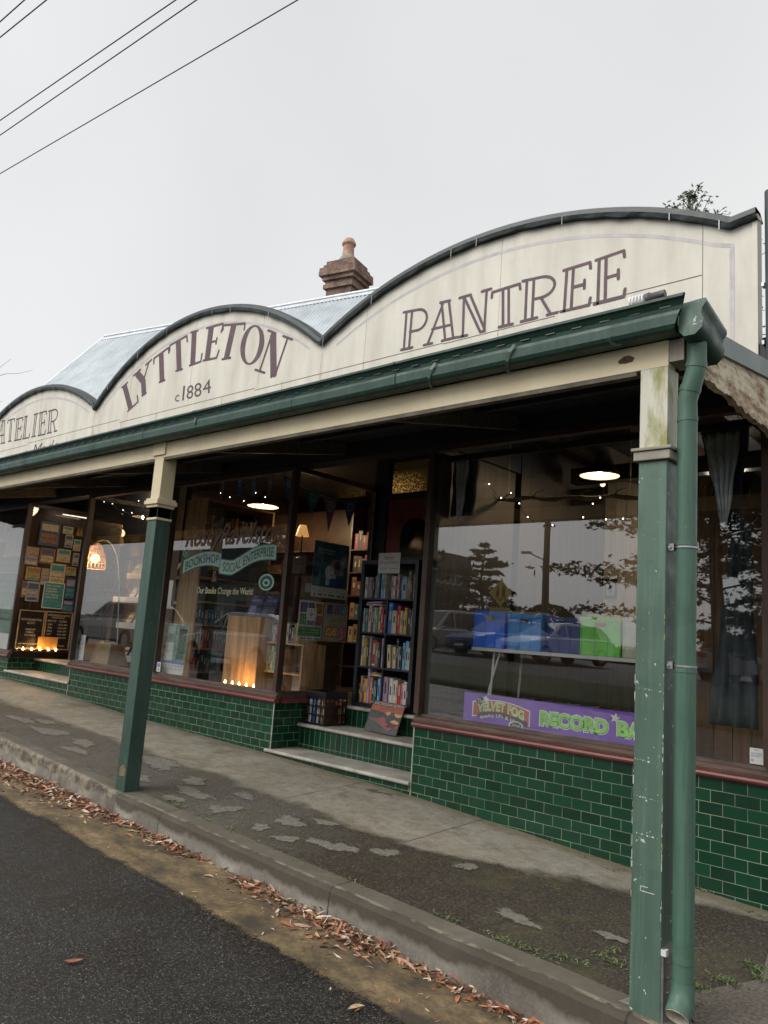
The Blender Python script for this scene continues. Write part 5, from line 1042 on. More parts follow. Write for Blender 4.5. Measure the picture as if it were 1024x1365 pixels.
b = MB(); b.tube([(-6.45,.62,-.01)]+[(-6.45-.02*k,.62-.002*k,.2+.14*k) for k in range(9)]+[(-6.64-.08*math.sin(k*.35)-.52*(1-math.cos(k*.33))/1.0,.60,1.35+.62*math.sin(k*.33)) for k in range(6)]+[(-7.25,.5,1.93),(-7.25,.5,1.85)], .009, WHITE, 8); b.lathe((-6.45,.62,-.019), [(0,0),(.14,0),(.14,.02),(.02,.03)], WHITE); b.build('arm', lp)
cane = MB(); CANE = mat('woven_cane', (.40,.22,.08), .7, .3, 40)
for k in range(18):
    a = 2*math.pi*k/18; cane.tube([(-7.25+r*math.cos(a+t),.5+r*math.sin(a+t),z) for r, z, t in ((.05,1.90,0),(.085,1.84,.15),(.13,1.74,.3),(.165,1.62,.45),(.175,1.50,.6))], .005, CANE, 5)
    cane.tube([(-7.25+r*math.cos(a-t),.5+r*math.sin(a-t),z) for r, z, t in ((.05,1.90,0),(.085,1.84,.15),(.13,1.74,.3),(.165,1.62,.45),(.175,1.50,.6))], .005, CANE, 5)
for r, z in ((.05,1.90),(.12,1.76),(.15,1.68),(.168,1.60),(.175,1.50)): cane.tube([(-7.25+r*math.cos(k*math.pi/12),.5+r*math.sin(k*math.pi/12),z) for k in range(25)], .006, CANE, 5, caps=False)
cane.build('cane_shade', lp)
b = MB(); b.ball((-7.25,.5,1.66), .07, emis('lamp_globe', (1,.55,.16), 9), 14); b.build('bulb', lp)
PL = bpy.data.lights.new('cane_lamp_light', 'POINT'); PL.energy = 30; PL.color = (1,.62,.28); PL.shadow_soft_size = .08
o = bpy.data.objects.new('cane_lamp_light', PL); o.location = (-7.25,.42,1.62); COL.objects.link(o)
for i, (x0, x1, z0, z1) in enumerate(((-8.42,-7.75,1.80,2.48),(-7.70,-7.22,1.78,2.42),(-7.9,-7.4,1.25,1.72),(-8.3,-7.95,.70,1.20))):
    b = MB(); b.box(x0,x1,1.20,1.206,z0,z1,CARD); tag(b.build('paper_sheet'), 'brown paper sheet on the wall behind the cane lamp, %s' % ['largest, upper left','upper right','just below the upper pair','lowest'][i], 'paper', 'brown paper sheets behind the cane lamp')
b = MB(); b.box(-9,-6.36,1.21,1.26,-.018,2.95,BOARD_C) if False else b.box(-8.5,-6.36,1.21,1.26,-.018,2.95,WOOD_D); b.build('inner_partition', shop)
b = MB(); b.box(-6.60,-6.46,.10,.102,.12,.48,PAPER)
for k in range(5): b.box(-6.58+.02*(k % 2)*3,-6.565+.02*(k % 2)*3,.099,.0998,.15+.065*k,.165+.065*k,INKD)
tag(b.build('card'), 'white dotted card standing in the window corner by the doorway mullion', 'card')
b = MB(); b.hexa([(-6.45,.2,-.0+.09),(-5.95,.2,.09),(-5.9,.5,.09),(-6.4,.5,.09),(-6.42,.25,.38),(-6.05,.28,.40),(-6.0,.45,.38),(-6.38,.5,.40)], CARD); tag(b.build('cardboard_box'), 'open brown cardboard box low in the window beside the dotted card', 'box')

# ================================================================== NOTICE WINDOW AT THE FAR LEFT
nx = -8.655
NB = mat('notice_backing', (.035,.02,.014), .8, .4, 8); b = MB(); b.box(-8.76,-8.735,.055,1.04,.77,2.44,NB); b.build('notice_backing', shop)
PR = [mat('notice_print_%s' % k, c, .65, .25, 25) for k, c in (('navy',(.04,.10,.22)),('violet',(.26,.26,.38)),('cream',(.44,.41,.34)),('ochre',(.34,.27,.12)),('teal',(.04,.24,.30)),('rust',(.22,.13,.09)),('grey',(.33,.35,.36)),('blue',(.05,.08,.22)))]
NOT = [(.20,.55,1.88,2.29,0,'blue poster with yellow heading, largest at the top of the notice window','poster'),(.02,.24,1.53,1.83,1,'violet paper notice at the left edge of the notice window','notice'),(.26,.52,1.58,1.84,5,'rust and cream notice below the blue poster in the notice window','notice'),
 (.55,.79,1.64,1.86,2,'cream card with small dark print right of the rust notice','notice'),(.07,.31,1.28,1.50,3,'ochre notice below the violet one in the notice window','notice'),(.33,.46,1.22,1.50,1,'narrow violet slip between the ochre notice and the cream sheet','notice'),(.47,.74,1.27,1.60,2,'cream sheet with ochre footer below the cream card','notice'),
 (.75,.93,1.42,1.57,3,'small ochre notice at the right side of the notice window','notice'),(.12,.34,.93,1.26,6,'grey blue sheet left of the teal poster','notice'),(.78,.95,1.02,1.38,7,'blue and white notice right of the teal poster','notice'),(.66,.80,1.90,2.12,6,'small grey notice right of the blue poster','notice'),(.60,.78,2.13,2.26,2,'cream notice in the top right of the notice window','notice'),(.82,.95,1.86,2.06,2,'cream notice at the upper right edge of the notice window','notice'),(.84,.95,1.60,1.82,6,'grey notice at the middle right edge of the notice window','notice'),(.04,.13,1.0,1.26,5,'rust slip at the lower left of the notice window','notice'),(.77,.96,.80,1.0,7,'dark blue notice at the lower right of the notice window','notice')]
for y0, y1, z0, z1, pk, lab, cat in NOT:
    b = MB(); sheet(b, (nx-.045,y0,z0), EY, EZ, y1-y0, z1-z0, [(.1,.62,.9,.9,PR[(pk+2) % 8]),(.1,.12,.9,.5,PR[(pk+5) % 8]) if pk in (0,5,7) else (.1,.06,.9,.2,PR[(pk+1) % 8])], PR[pk], .002, [('- --- --',.15,.54,.85,.58,INKD),('-- ----',.15,.30,.85,.34,INKD)]); tag(b.build('poster' if cat == 'poster' else 'notice'), lab, cat)
b = MB(); sheet(b, (nx-.03,.40,.835), EY, EZ, .36, .44, [(.04,.03,.96,.97,PR[4])], PAPER, .002, [('Our family',.12,.82,.80,.91,PAPER),('stories',.12,.72,.62,.80,PAPER),('together',.12,.60,.70,.70,PAPER),('for those',.12,.50,.74,.58,PAPER),('that can\'t',.12,.40,.74,.48,PAPER),('-- --- -- ---',.12,.26,.8,.30,mat('pale_teal_ink',(.15,.3,.32),.6))]); tag(b.build('poster'), 'teal poster with white words in the middle of the notice window', 'poster')
FRG = mat('tan_board_frame', (.35,.25,.14), .6)
def board(y0, y1, z0, z1, texts, label):
    r = empty('letter_board', (nx,(y0+y1)/2,z0), label, 'sign')
    b = MB(); sheet(b, (nx-.03,y0+.018,z0+.018), EY, EZ, y1-y0-.036, z1-z0-.036, [], BLACK, .006, texts); b.build('board', r)
    b = MB(); b.box(nx-.03,nx-.015,y0,y1,z0,z0+.017,FRG); b.box(nx-.03,nx-.015,y0,y1,z1-.017,z1,FRG); b.box(nx-.03,nx-.015,y0,y0+.017,z0+.0175,z1-.0175,FRG); b.box(nx-.03,nx-.015,y1-.017,y1,z0+.0175,z1-.0175,FRG); b.build('frame', r)
board(.055,.485,.15,.785,[('ROSEYRAVELSTON',.08,.74,.92,.80,INKL),('BOOKS',.34,.65,.66,.71,INKL),('OUR BOOKS',.28,.48,.72,.53,INKL),('CHANGE',.32,.40,.66,.45,INKL),('THE WORLD',.28,.32,.74,.37,INKL),('ROSEYRAVELSTONBOOKS',.08,.09,.92,.13,INKL)],'tan framed black letter board reading our books change the world')
board(.50,.965,.15,.79,[('ROSEYRAVELSTON BOOKS',.06,.90,.94,.95,INKL),('OPENING HOURS',.20,.84,.72,.88,INKL),('MON-TUE',.05,.74,.40,.79,INKL),('CLOSED',.52,.74,.84,.79,INKL),('WED',.08,.64,.26,.69,INKL),('10AM-4PM',.50,.64,.86,.69,INKL),('THU',.08,.55,.26,.60,INKL),('10AM-4PM',.50,.55,.86,.60,INKL),('FRI',.08,.46,.26,.51,INKL),('10AM-4PM',.50,.46,.86,.51,INKL),('SAT',.08,.37,.26,.42,INKL),('9AM-4PM',.50,.37,.86,.42,INKL),('9AM-3PM',.50,.28,.86,.33,INKL),('THANKS',.60,.06,.86,.10,INKL)],'tan framed black letter board listing opening hours')
b = MB(); b.box(-8.635,-8.632,.40,.74,.165,.36,mat('amber_card', (.50,.28,.09), .7)); tag(b.build('card'), 'plain amber card standing behind the left row of tealights', 'card')  # card with an amber base colour
for i, y in enumerate((.16,.30,.44,.58,.71)):
    x = -8.60; t = empty('tealight', (x,y,.119), '%s of the five lit tealights in front of the letter boards' % ['leftmost','second from left','middle','second from right','rightmost'][i], 'candle', 'tealights on the window sill')
    b = MB(); b.lathe((x,y,.1195), [(.0,0),(.02,0),(.021,.016),(.019,.016),(.0,.013)], STEEL, 14); b.build('cup', t)
    b = MB(); b.lathe((x,y,.134), [(.001,0),(.010,.006),(.016,.014),(.013,.026),(.006,.040),(.0005,.048)], FLAME, 10); b.build('flame', t)
b = MB(); b.box(-8.695,-8.58,.055,.985,.100,.1185,FRAME_DK) ; b.build('sill_shelf', shop)
PL = bpy.data.lights.new('tealight_glow', 'POINT'); PL.energy = 2.0; PL.color = (1,.48,.14); PL.shadow_soft_size = .12
o = bpy.data.objects.new('tealight_glow', PL); o.location = (-8.56,.42,.22); COL.objects.link(o)
b = MB()
for y in (.84,.90): b.lathe((-8.64,y,2.12), [(.0,.17),(.012,.12),(.03,.02),(.032,0),(.0,0)], CARD, 5, False)
tag(b.build('paper_tree'), 'two little folded paper cones at the top right of the notice window', 'ornament')
b = MB(); b.tube([(-8.58,.50,2.44),(-8.55,.95,2.44)], .010, emis('tube_light_glow',(1,.85,.62),.9), 8); tag(b.build('strip_light'), 'thin strip light along the top of the notice window', 'lamp')

# far left pane: big paper posters
SAGE = mat('sage_green_print', (.09,.19,.14), .6, .15, 8); PG = mat('pale_grey_print', (.33,.34,.33), .6, .1, 8)
b = MB(); sheet(b, (-10.6,.03,.10), EX, EZ, 1.72, 2.12, [(0,.60,1,1,PG),(0,.13,1,.60,SAGE)], PAPER, .002, [('the ATELIER',.50,.70,.97,.74,mat('grey_print',(.2,.2,.2),.6)),('handmade clothing and sewing',.55,.655,.97,.675,mat('grey_print',(.2,.2,.2),.6)),('open by appointment',.55,.615,.97,.633,mat('grey_print',(.2,.2,.2),.6)),
 ('custom clothing',.70,.55,.93,.58,PG),('mending and repairs',.62,.50,.88,.53,PG),('made just for you',.66,.45,.95,.48,PG),('handmade',.76,.31,.92,.345,PG),('in the Blue Mountains',.56,.25,.93,.285,PG)]); tag(b.build('poster'), 'tall grey and sage green poster filling the far left pane', 'poster')
for (x0, x1, z0, z1, lab) in ((-9.55,-8.83,1.66,2.12,'crumpled pale paper over the top right of the sage green poster'),(-10.3,-9.56,1.92,2.24,'crumpled pale paper over the top left of the sage green poster')):
    b = MB(); rng = random.Random(1); nxg = 8; v = [(x0+(x1-x0)*i/nxg+rng.uniform(-.01,.01), .020-rng.uniform(0,.005), z0+(z1-z0)*j/nxg+rng.uniform(-.01,.01)) for j in range(nxg+1) for i in range(nxg+1)]
    b.add(v, [(j*9+i, j*9+i+1, j*9+i+10, j*9+i+9) for i in range(8) for j in range(8)], PAPER); tag(b.build('paper_sheet'), lab, 'paper')

# ================================================================== RECORD ROOM, RIGHT WINDOW
b = MB(); b.box(-.155,-.06,.052,1.309,.122,2.984,GREYB); b.build('inner_wall', shop)
def curtain(name, P, wt, wb_, h, m, folds, label, group=None, off=0, depth=.03, top=0):
    # P top-left; wt/wb widths top/bottom; off = bottom offset
    b = MB(); n_ = folds*6; rows = 14; v = []
    for j in range(rows+1):
        t = j/rows; w = wt+(wb_-wt)*t; x0 = P[0]+off*t
        for i in range(n_+1): u = i/n_; v.append((x0+w*u+.006*math.sin(j*.9+i), P[1]+depth*math.sin(u*folds*2*math.pi+.5*math.sin(t*3))*(.45+.55*(w/max(wt, wb_))), P[2]-h*t-top*math.sin(u*folds*math.pi)**2*(1-t)))
    k = n_+1; b.add(v, [(j*k+i, j*k+i+1, (j+1)*k+i+1, (j+1)*k+i) for j in range(rows) for i in range(n_)], m, True); o = b.build(name); s = o.modifiers.new('solid', 'SOLIDIFY'); s.thickness = .003
    return tag(o, label, 'curtain', group)
curtain('curtain', (-.05,.20,2.50), .30, .26, .58, NAVYCURT, 4, 'short dark navy curtain piece at the left of the record window', off=.0)
curtain('curtain', (.02,.14,2.43), .16, .05, .56, GREYCURT, 3, 'pale grey tapering curtain hanging over the dark left curtain', off=.05, depth=.018)
curtain('curtain', (2.24,.20,2.47), .36, .10, .78, NAVYCURT, 4, 'short dark navy curtain gathered at the right of the record window', off=.17)
curtain('curtain', (2.29,.13,2.40), .27, .03, .70, GREYCURT, 4, 'grey cloth tapering to a point over the right navy curtain', off=.14, depth=.02)
curtain('curtain', (2.44,.30,1.80), .12, .34, 1.48, DARKCURT, 3, 'long charcoal backdrop cloth hanging below the right navy curtain', off=-.16, depth=.03)
b = MB(); b.box(-.05,2.76,.17,.19,2.44,2.50,BLACK); tag(b.build('curtain_rail'), 'black rail across the top inside the record window', 'rail')
# pendant lamps
def pendant(x, y, z, r, drop, label, e=14, light=True):
    t = empty('pendant_lamp', (x,y,z), label, 'lamp', 'enamel pendant lamps')
    b = MB(); b.lathe((x,y,z), [(r,0),(r*1.01,.006),(r*.93,.045),(r*.72,.095),(r*.36,.135),(r*.25,.15),(r*.22,.20),(r*.24,.235),(r*.12,.26),(.004,.265)], LAMPBLK, 28); b.build('lamp_shade', t)
    b = MB(); b.lathe((x,y,z), [(r*.985,.004),(r*.90,.042),(r*.68,.088),(r*.30,.125),(.002,.128)], GLOW_D, 28); b.build('shade_lining', t)
    b = MB(); b.tube([(x,y,z+.26),(x,y,z+drop)], .004, WIRE, 6); b.build('cord', t)
    b = MB(); b.ball((x,y,z+.065), .035, GLOW, 12); b.build('bulb', t)
    if light: L_ = bpy.data.lights.new('lamp_light', 'POINT'); L_.energy = e; L_.color = (1,.72,.42); L_.shadow_soft_size = .06; o = bpy.data.objects.new('lamp_light', L_); o.location = (x,y,z+.01); COL.objects.link(o)
pendant(.80, 1.50, 2.50, .195, .48, 'dark enamel pendant lamp glowing inside the record window', 18)
pendant(-4.95, 1.9, 2.60, .24, .38, 'wide pendant lamp glowing behind the bunting of the lettered window', 75)
pendant(-.2, 3.6, 2.35, .18, .6, 'dark pendant lamp deep in the record room at left', 14) if False else None
wl_ = empty('wall_lamp', (-.44,2.60,2.62), 'small bracket lamp with a bare bulb on the cream lining boards', 'lamp')
# (bracket lamp on the cream boards)
b = MB(); b.box(-.06+.0,-.02,3.36,3.386,2.70,2.86,LAMPBLK); b.tube([(-.04,3.36,2.82),(-.04,2.9,2.82),(.22,2.75,2.80)], .009, LAMPBLK, 8); b.lathe((.22,2.75,2.735), [(.02,.065),(.03,.03),(.045,0)], LAMPBLK); b.build('bracket', wl_)
b = MB(); b.ball((.22,2.75,2.71), .030, GLOW, 12); b.build('bulb', wl_)
wl_.location = (0,3.38,2.7)
for ch_ in wl_.children:
    for v in ch_.data.vertices: v.co += Vector((-.44,2.60,2.62))-Vector((0,3.38,2.7))
# branch hung from the ceiling, with twisted fairy lights
b = MB(); rng = random.Random(3); pts = [(-.25+i*.12, 1.0+.015*math.sin(i), 2.24+.012*math.sin(i*1.7)-.006*i) for i in range(16)]
b.tube(pts, [.02+.006*math.sin(i*2.1) for i in range(16)], mat('bare_branch', (.20,.14,.09), .8, .3, 12), 8)
for i in (2,5,9,12): p = pts[i]; b.tube([p,(p[0]+.05,p[1],p[2]+.05),(p[0]+.12,p[1]+.02,p[2]+.07)], [.008,.006,.003], mat('bare_branch', (.2,.14,.09), .8), 6)
hb = tag(b.build('hanging_branch'), 'bare branch hung level on thin cords inside the record window', 'branch')
b = MB()
for x in (.06,1.35): b.tube([(x,1.0,2.27),(x,1.0,2.98)], .003, PAPER, 5)
b.build('cord', hb)
def fairy(pts, label):
    t = empty('string_lights', pts[0], label, 'string lights', 'string lights in the windows')
    b = MB(); path = []
    for a, c_ in zip(pts, pts[1:]):
        a, c_ = Vector(a), Vector(c_)
        for i in range(6): u = i/6; path.append(a.lerp(c_, u)-EZ*.10*u*(1-u)*4*(a-c_).length)
    path.append(Vector(pts[-1])); b.tube(path, .0025, WIRE, 5); b.build('cord', t)
    for p in pts: b = MB(); b.ball(p, .0055, BULB, 8); b.build('bulb', t)
fairy([(-.04,.8,2.35),(.11,.8,2.20),(.22,.8,2.24),(.32,.8,2.13),(.42,.8,1.99),(.69,.8,1.90),(1.0,.8,1.96),(1.09,.8,2.08),(1.16,.8,2.13),(1.22,.8,1.93),(1.38,.8,1.93),(1.62,.8,2.05),(1.9,.8,2.2)], 'string of tiny lights drooping below the hung branch')
fairy([(-7.4,.6,2.60),(-7.12,.6,2.55),(-6.77,.6,2.43),(-6.49,.6,2.37),(-6.34,.6,2.55)], 'string of tiny lights above the cane lamp')
fairy([(-4.25,.6,2.52),(-4.04,.6,2.45),(-3.84,.6,2.50),(-3.73,.6,2.38),(-3.5,.6,2.47),(-3.3,.6,2.40)], 'string of tiny lights behind the bunting of the lettered window')
# trestle table with record crates
tt = empty('trestle_table', (.9,.8,-.02), 'white trestle table carrying plastic crates of records', 'table')
b = MB(); b.box(.06,2.05,.50,1.15,.705,.735,WHITE); b.build('tabletop', tt)
for x in (.22,1.85):
    for y in (.58,1.06): b = MB(); b.tube([(x,y,-.018),(x+.04,y,.70)], .011, WHITE, 8); b.build('leg', tt)
    b = MB(); b.tube([(x+.10,.58,.70),(x+.0,.58,.36),(x-.03,.58,-.018)], .009, WHITE, 8); b.build('brace', tt)
PBLUE = mat('bright_blue_plastic', (.05,.20,.92), .38, .12, 6); PBLUE2 = mat('sky_blue_plastic', (.08,.32,.80), .38, .12, 6); PDB = mat('indigo_plastic', (.03,.05,.25), .4, .12, 6); PGRN = mat('lime_green_plastic', (.20,.70,.08), .38, .12, 6); PCR = mat('cream_plastic', (.62,.62,.48), .4, .1, 6); PRED = mat('red_plastic', (.5,.015,.02), .4, .1, 6)
def crate(x0, x1, y0, y1, z0, z1, m, label, lab=True, tag_m=None):
    t = empty('plastic_crate', ((x0+x1)/2,(y0+y1)/2,z0), label, 'crate', 'plastic crates on the trestle table')
    b = MB(); th = .008; w = x1-x0; h = z1-z0
    b.box(x0,x1,y0,y0+th,z0,z1,m); b.box(x0,x1,y1-th,y1,z0,z1,m); b.box(x0,x0+th,y0+th,y1-th,z0,z1,m); b.box(x1-th,x1,y0+th,y1-th,z0,z1,m); b.box(x0+th,x1-th,y0+th,y1-th,z0,z0+.01,m)
    for u in (.0,.335,.665,.98): b.box(x0+w*u,x0+w*u+.009,y0-.008,y0-.0005,z0+.004,z1-.033,m)
    for v in (.02,.36,.72): b.box(x0+.0005,x1-.0005,y0-.0075,y0-.0004,z0+h*v,z0+h*v+.008,m)
    b.build('crate_body', t)
    b = MB(); b.box(x0-.006,x1+.006,y0-.012,y0+.001,z1-.032,z1+.002,m); b.box(x0-.006,x1+.006,y1,y1+.012,z1-.032,z1+.002,m); b.box(x0-.009,x0-.0005,y0-.010,y1+.01,z1-.032,z1+.002,m); b.box(x1+.0005,x1+.009,y0-.010,y1+.01,z1-.032,z1+.002,m); b.build('rim', t)
    if lab:
        b = MB(); b.box(x0+w*.38,x0+w*.64,y0-.0095,y0-.0078,z0+h*.76,z0+h*.86,tag_m or FLOORM); b.build('hand_slot', t)
    return t
crate(.065,.40,.52,.84,.7365,1.07,PBLUE,'bright blue crate at the left end of the trestle table',tag_m=CARD)
crate(.44,.775,.52,.84,.7365,1.055,PBLUE2,'lighter blue crate beside the bright blue one on the table')
crate(.82,1.14,.55,.84,.7365,1.04,PDB,'dark indigo crate between the light blue and green crates')
crate(1.165,1.515,.50,.82,.7365,1.05,PGRN,'lime green crate on the trestle table',tag_m=mat('red_label',(.35,.04,.02),.6))
crate(1.54,1.86,.50,.82,.7365,1.065,PCR,'cream crate right of the green one on the table')
rng = random.Random(31)
for cx, n_, nm in ((.07,7,'bright blue'),(.45,7,'light blue'),(1.18,8,'green')):
    for i in range(n_):
        b = MB(); y = .545+i*.036; cc = ['white','cream','grey','yellow','black','light blue','red','tan'][(i*3+n_) % 8] if nm != 'green' or i else 'yellow'
        b.box(cx+.008,cx+.318,y,y+.004,.755,1.066+rng.uniform(.0,.014),BMAT[cc]); tag(b.build('record_sleeve'), '%s record sleeve, %s from front in the %s crate' % (cc, ORD[i], nm), 'record', 'record sleeves in the crates')
# records leaning in boxes on the floor behind the banner
b = MB(); b.box(.30,1.85,.45,.95,-.018,.02,CARD); b.box(.30,1.85,.45,.46,.02,.28,CARD); b.box(.30,1.85,.94,.95,.02,.28,CARD); b.box(.30,.31,.461,.939,.02,.28,CARD); b.box(1.84,1.85,.461,.939,.02,.28,CARD); tag(b.build('cardboard_box'), 'long low cardboard box of records below the trestle table', 'box')
for i in range(16):
    x = .34+i*.09; b = MB(); c = ['grey','white','black','tan','grey','light blue','cream'][i % 7]; b.hexa([(x,.50,.025),(x+.004,.50,.025),(x+.004,.82,.025),(x,.82,.025),(x+.13,.50,.31),(x+.134,.50,.308),(x+.134,.82,.308),(x+.13,.82,.31)], BMAT[c]); tag(b.build('record_sleeve'), '%s record sleeve, %s from left in the low cardboard box' % (c, ORD[i]), 'record', 'record sleeves in the cardboard box')
# purple banner
PUR = mat('purple_banner', (.17,.065,.42), .45, .08, 6); LIME = mat('lime_letter', (.24,.62,.09), .5); BRD = mat('brick_red_swash', (.42,.07,.05), .5)
b = MB(); o = Vector((.27,.135,.100)); bw, bh = 1.92, .245; th_ = .004
sheet(b, o, EX, EZ, bw, bh, [], PUR, th_)
def Wb(x, z, k): return (o.x+x, .135-th_-.0004*k, o.z+z)
def disc(cx, cz, r, m, k, n_=20, sx=1): b.add([Wb(cx+r*sx*math.cos(a*2*math.pi/n_), cz+r*math.sin(a*2*math.pi/n_), k) for a in range(n_)], [list(range(n_))[::-1]], m)
def star(cx, cz, r, m, k, rot=.2): b.add([Wb(cx+(r if a % 2 == 0 else r*.42)*math.sin(a*math.pi/5+rot), cz+(r if a % 2 == 0 else r*.42)*math.cos(a*math.pi/5+rot), k) for a in range(10)]+[Wb(cx, cz, k)], [(10, a, (a+1) % 10) for a in range(10)], m)
arcf = lambda t: .040*math.sin(math.pi*min(1, max(0, t)))
def band(x0, x1, zb, zt, m, k, ar=1):
    n_ = 20; v = []
    for i in range(n_+1): t = i/n_; v += [Wb(x0+(x1-x0)*t, zb+ar*arcf(t)*1.0-.02*t, k), Wb(x0+(x1-x0)*t, zt+ar*arcf(t)-.02*t, k)]
    b.add(v, [(2*i, 2*i+2, 2*i+3, 2*i+1) for i in range(n_)], m)
band(.09,.66,.050,.178,PAPER,1); band(.10,.65,.058,.170,BRD,2); band(.14,.64,.045,.085,INKD,3,.9)
text(b, 'VELVET FOG', lambda u, v: Wb(.145+.46*u,.090+.078*v+arcf(u)*.95-.02*u,4), 0,0,1,1, PAPER, 0, .045); text(b, 'VELVET FOG', lambda u, v: Wb(.15+.45*u,.094+.070*v+arcf(u)*.95-.02*u,5), 0,0,1,1, LIME, 0, .015)
text(b, 'The', lambda u, v: Wb(.135+.07*u,.170+.034*v,6), 0,0,1,1, PAPER); disc(.17,.190,.030,INKD,4.5,20,1.5)
text(b, 'quality LPs & Hi-Fi', lambda u, v: Wb(.175+.40*u,.036+.034*v+arcf(u)*.8-.015*u,6), 0,0,1,1, PAPER, 0, .01)
star(.225,.208,.036,PAPER,7); disc(.53,.028,.034,PAPER,6,20,2.0); disc(.53,.024,.026,INKD,6.5,20,2.2); text(b, 'Vinyl', lambda u, v: Wb(.49+.08*u,.014+.026*v,7.5), 0,0,1,1, PAPER)
for s, x0, w in (('RECORD',.745,.60),('BAR',1.40,.32)):
    text(b, s, lambda u, v: Wb(x0+w*u,.050+.130*v,8), 0,0,1,1, PAPER, 0, .11); text(b, s, lambda u, v: Wb(x0+.008+(w-.016)*u-.0,.058+.110*v,9), 0,0,1,1, INKD, 0, .05); text(b, s, lambda u, v: Wb(x0+.008+(w-.02)*u,.062+.110*v,10), 0,0,1,1, LIME, 0, .045)
star(1.39,.190,.044,PAPER,11)
tag(b.build('banner'), 'purple banner with lime green record bar lettering on the window ledge', 'banner')
# objects at the back of the record room
b = MB(); b.box(-.045,.60,3.30,3.34,.0,1.02,WOOD_D); b.box(.63,2.7,4.2,4.5,0,1.1,WOOD_D); tag(b.build('record_rack'), 'dark wooden record racks along the back of the record room', 'rack')
rng = random.Random(44)
for i in range(22):
    x = .68+i*.09; c = rng.choice(['red','black','tan','orange','grey','teal','brown','white']); b = MB(); b.box(x,x+.075,4.15,4.19,1.102,1.102+rng.uniform(.18,.30),BMAT[c]); tag(b.build('record_sleeve'), '%s record sleeve, %s from left on the back rack' % (c, ORD[i] if i < 20 else ['twenty first','twenty second'][i-20]), 'record', 'record sleeves on the back rack')
for (x, z, w, h, m, lab) in ((-.03,1.42,.16,.24,BLACK,'small black framed portrait on the cream lining boards'),):
    b = MB(); sheet(b, (x,3.38,z), EX, EZ, w, h, [(.15,.15,.85,.85,PR[6]),(.35,.3,.65,.7,INKD)], m, .01); tag(b.build('framed_picture'), lab, 'picture')
b = MB(); b.box(-.05,.35,2.5,2.53,2.42,2.62,BLACK); tag(b.build('blackboard'), 'long blackboard high at the back left of the record room', 'blackboard')
b = MB(); b.box(1.60,1.90,1.0,1.2,.75,1.45,PRED); tag(b.build('red_cabinet'), 'red cabinet behind the downpipe in the record room', 'cabinet')
# potted palm high up at right
pt_ = empty('hanging_plant', (2.50,.75,2.0), 'dark leafy hanging plant behind the right edge of the record window', 'plant')
b = MB(); b.lathe((2.35,.75,2.02), [(0,0),(.06,0),(.085,.12),(.08,.12),(0,.1)], LAMPBLK); b.tube([(2.35,.75,2.12),(2.35,.75,2.98)], .003, WIRE, 5); b.build('pot', pt_)
b = MB(); rng = random.Random(3); LF = mat('dark_house_leaf', (.02,.05,.015), .6, .4, 20)
for k in range(60):
    a = rng.uniform(0, 6.28); L_ = rng.uniform(.15,.38); p = Vector((2.35,.75,2.13)); d = Vector((math.cos(a), math.sin(a), .8)); pr_ = p
    for s_ in range(4):
        q = pr_+d*L_/4; w = Vector((-math.sin(a), math.cos(a), 0))*.018*(1 if s_ < 3 else .3); b.add([pr_-w, pr_+w, q+w*.8, q-w*.8], [(0,1,2,3)], LF); pr_ = q; d = (d-EZ*.75).normalized()
b.build('leaves', pt_)
# amber-lit shelf glow at back right
b = MB(); b.box(1.62,1.86,1.5,1.52,2.12,2.22,emis('yellow_lit_panel',(1,.72,.2),2.5)); tag(b.build('light_panel'), 'yellow glowing panel seen between the end post and downpipe', 'lamp')

sl_ = empty('table_lamp', (-4.05,1.95,1.9), 'small warm glowing shaded lamp seen through the corner window pane', 'lamp')
b = MB(); b.lathe((-4.05,1.95,2.12), [(.10,0),(.095,.02),(.055,.15),(.05,.16)], emis('amber_shade_glow', (1,.5,.16), .45, (.3,.17,.07)), 20); b.build('lamp_shade', sl_)
b = MB(); b.tube([(-4.05,1.95,1.80),(-4.05,1.95,2.13)], .012, BLACK, 8); b.lathe((-4.05,1.95,1.785), [(0,0),(.07,0),(.07,.015),(.015,.03)], BLACK); b.build('lamp_base', sl_)
b = MB(); b.box(-4.26,-3.86,1.80,2.10,-.018,1.784,WOOD_D); tag(b.build('cupboard'), 'dark brown cupboard under the small shaded lamp', 'cupboard')
PL = bpy.data.lights.new('shade_light', 'POINT'); PL.energy = 4; PL.color = (1,.62,.3); PL.shadow_soft_size = .08
o = bpy.data.objects.new('shade_light', PL); o.location = (-4.05,1.95,2.35); COL.objects.link(o)
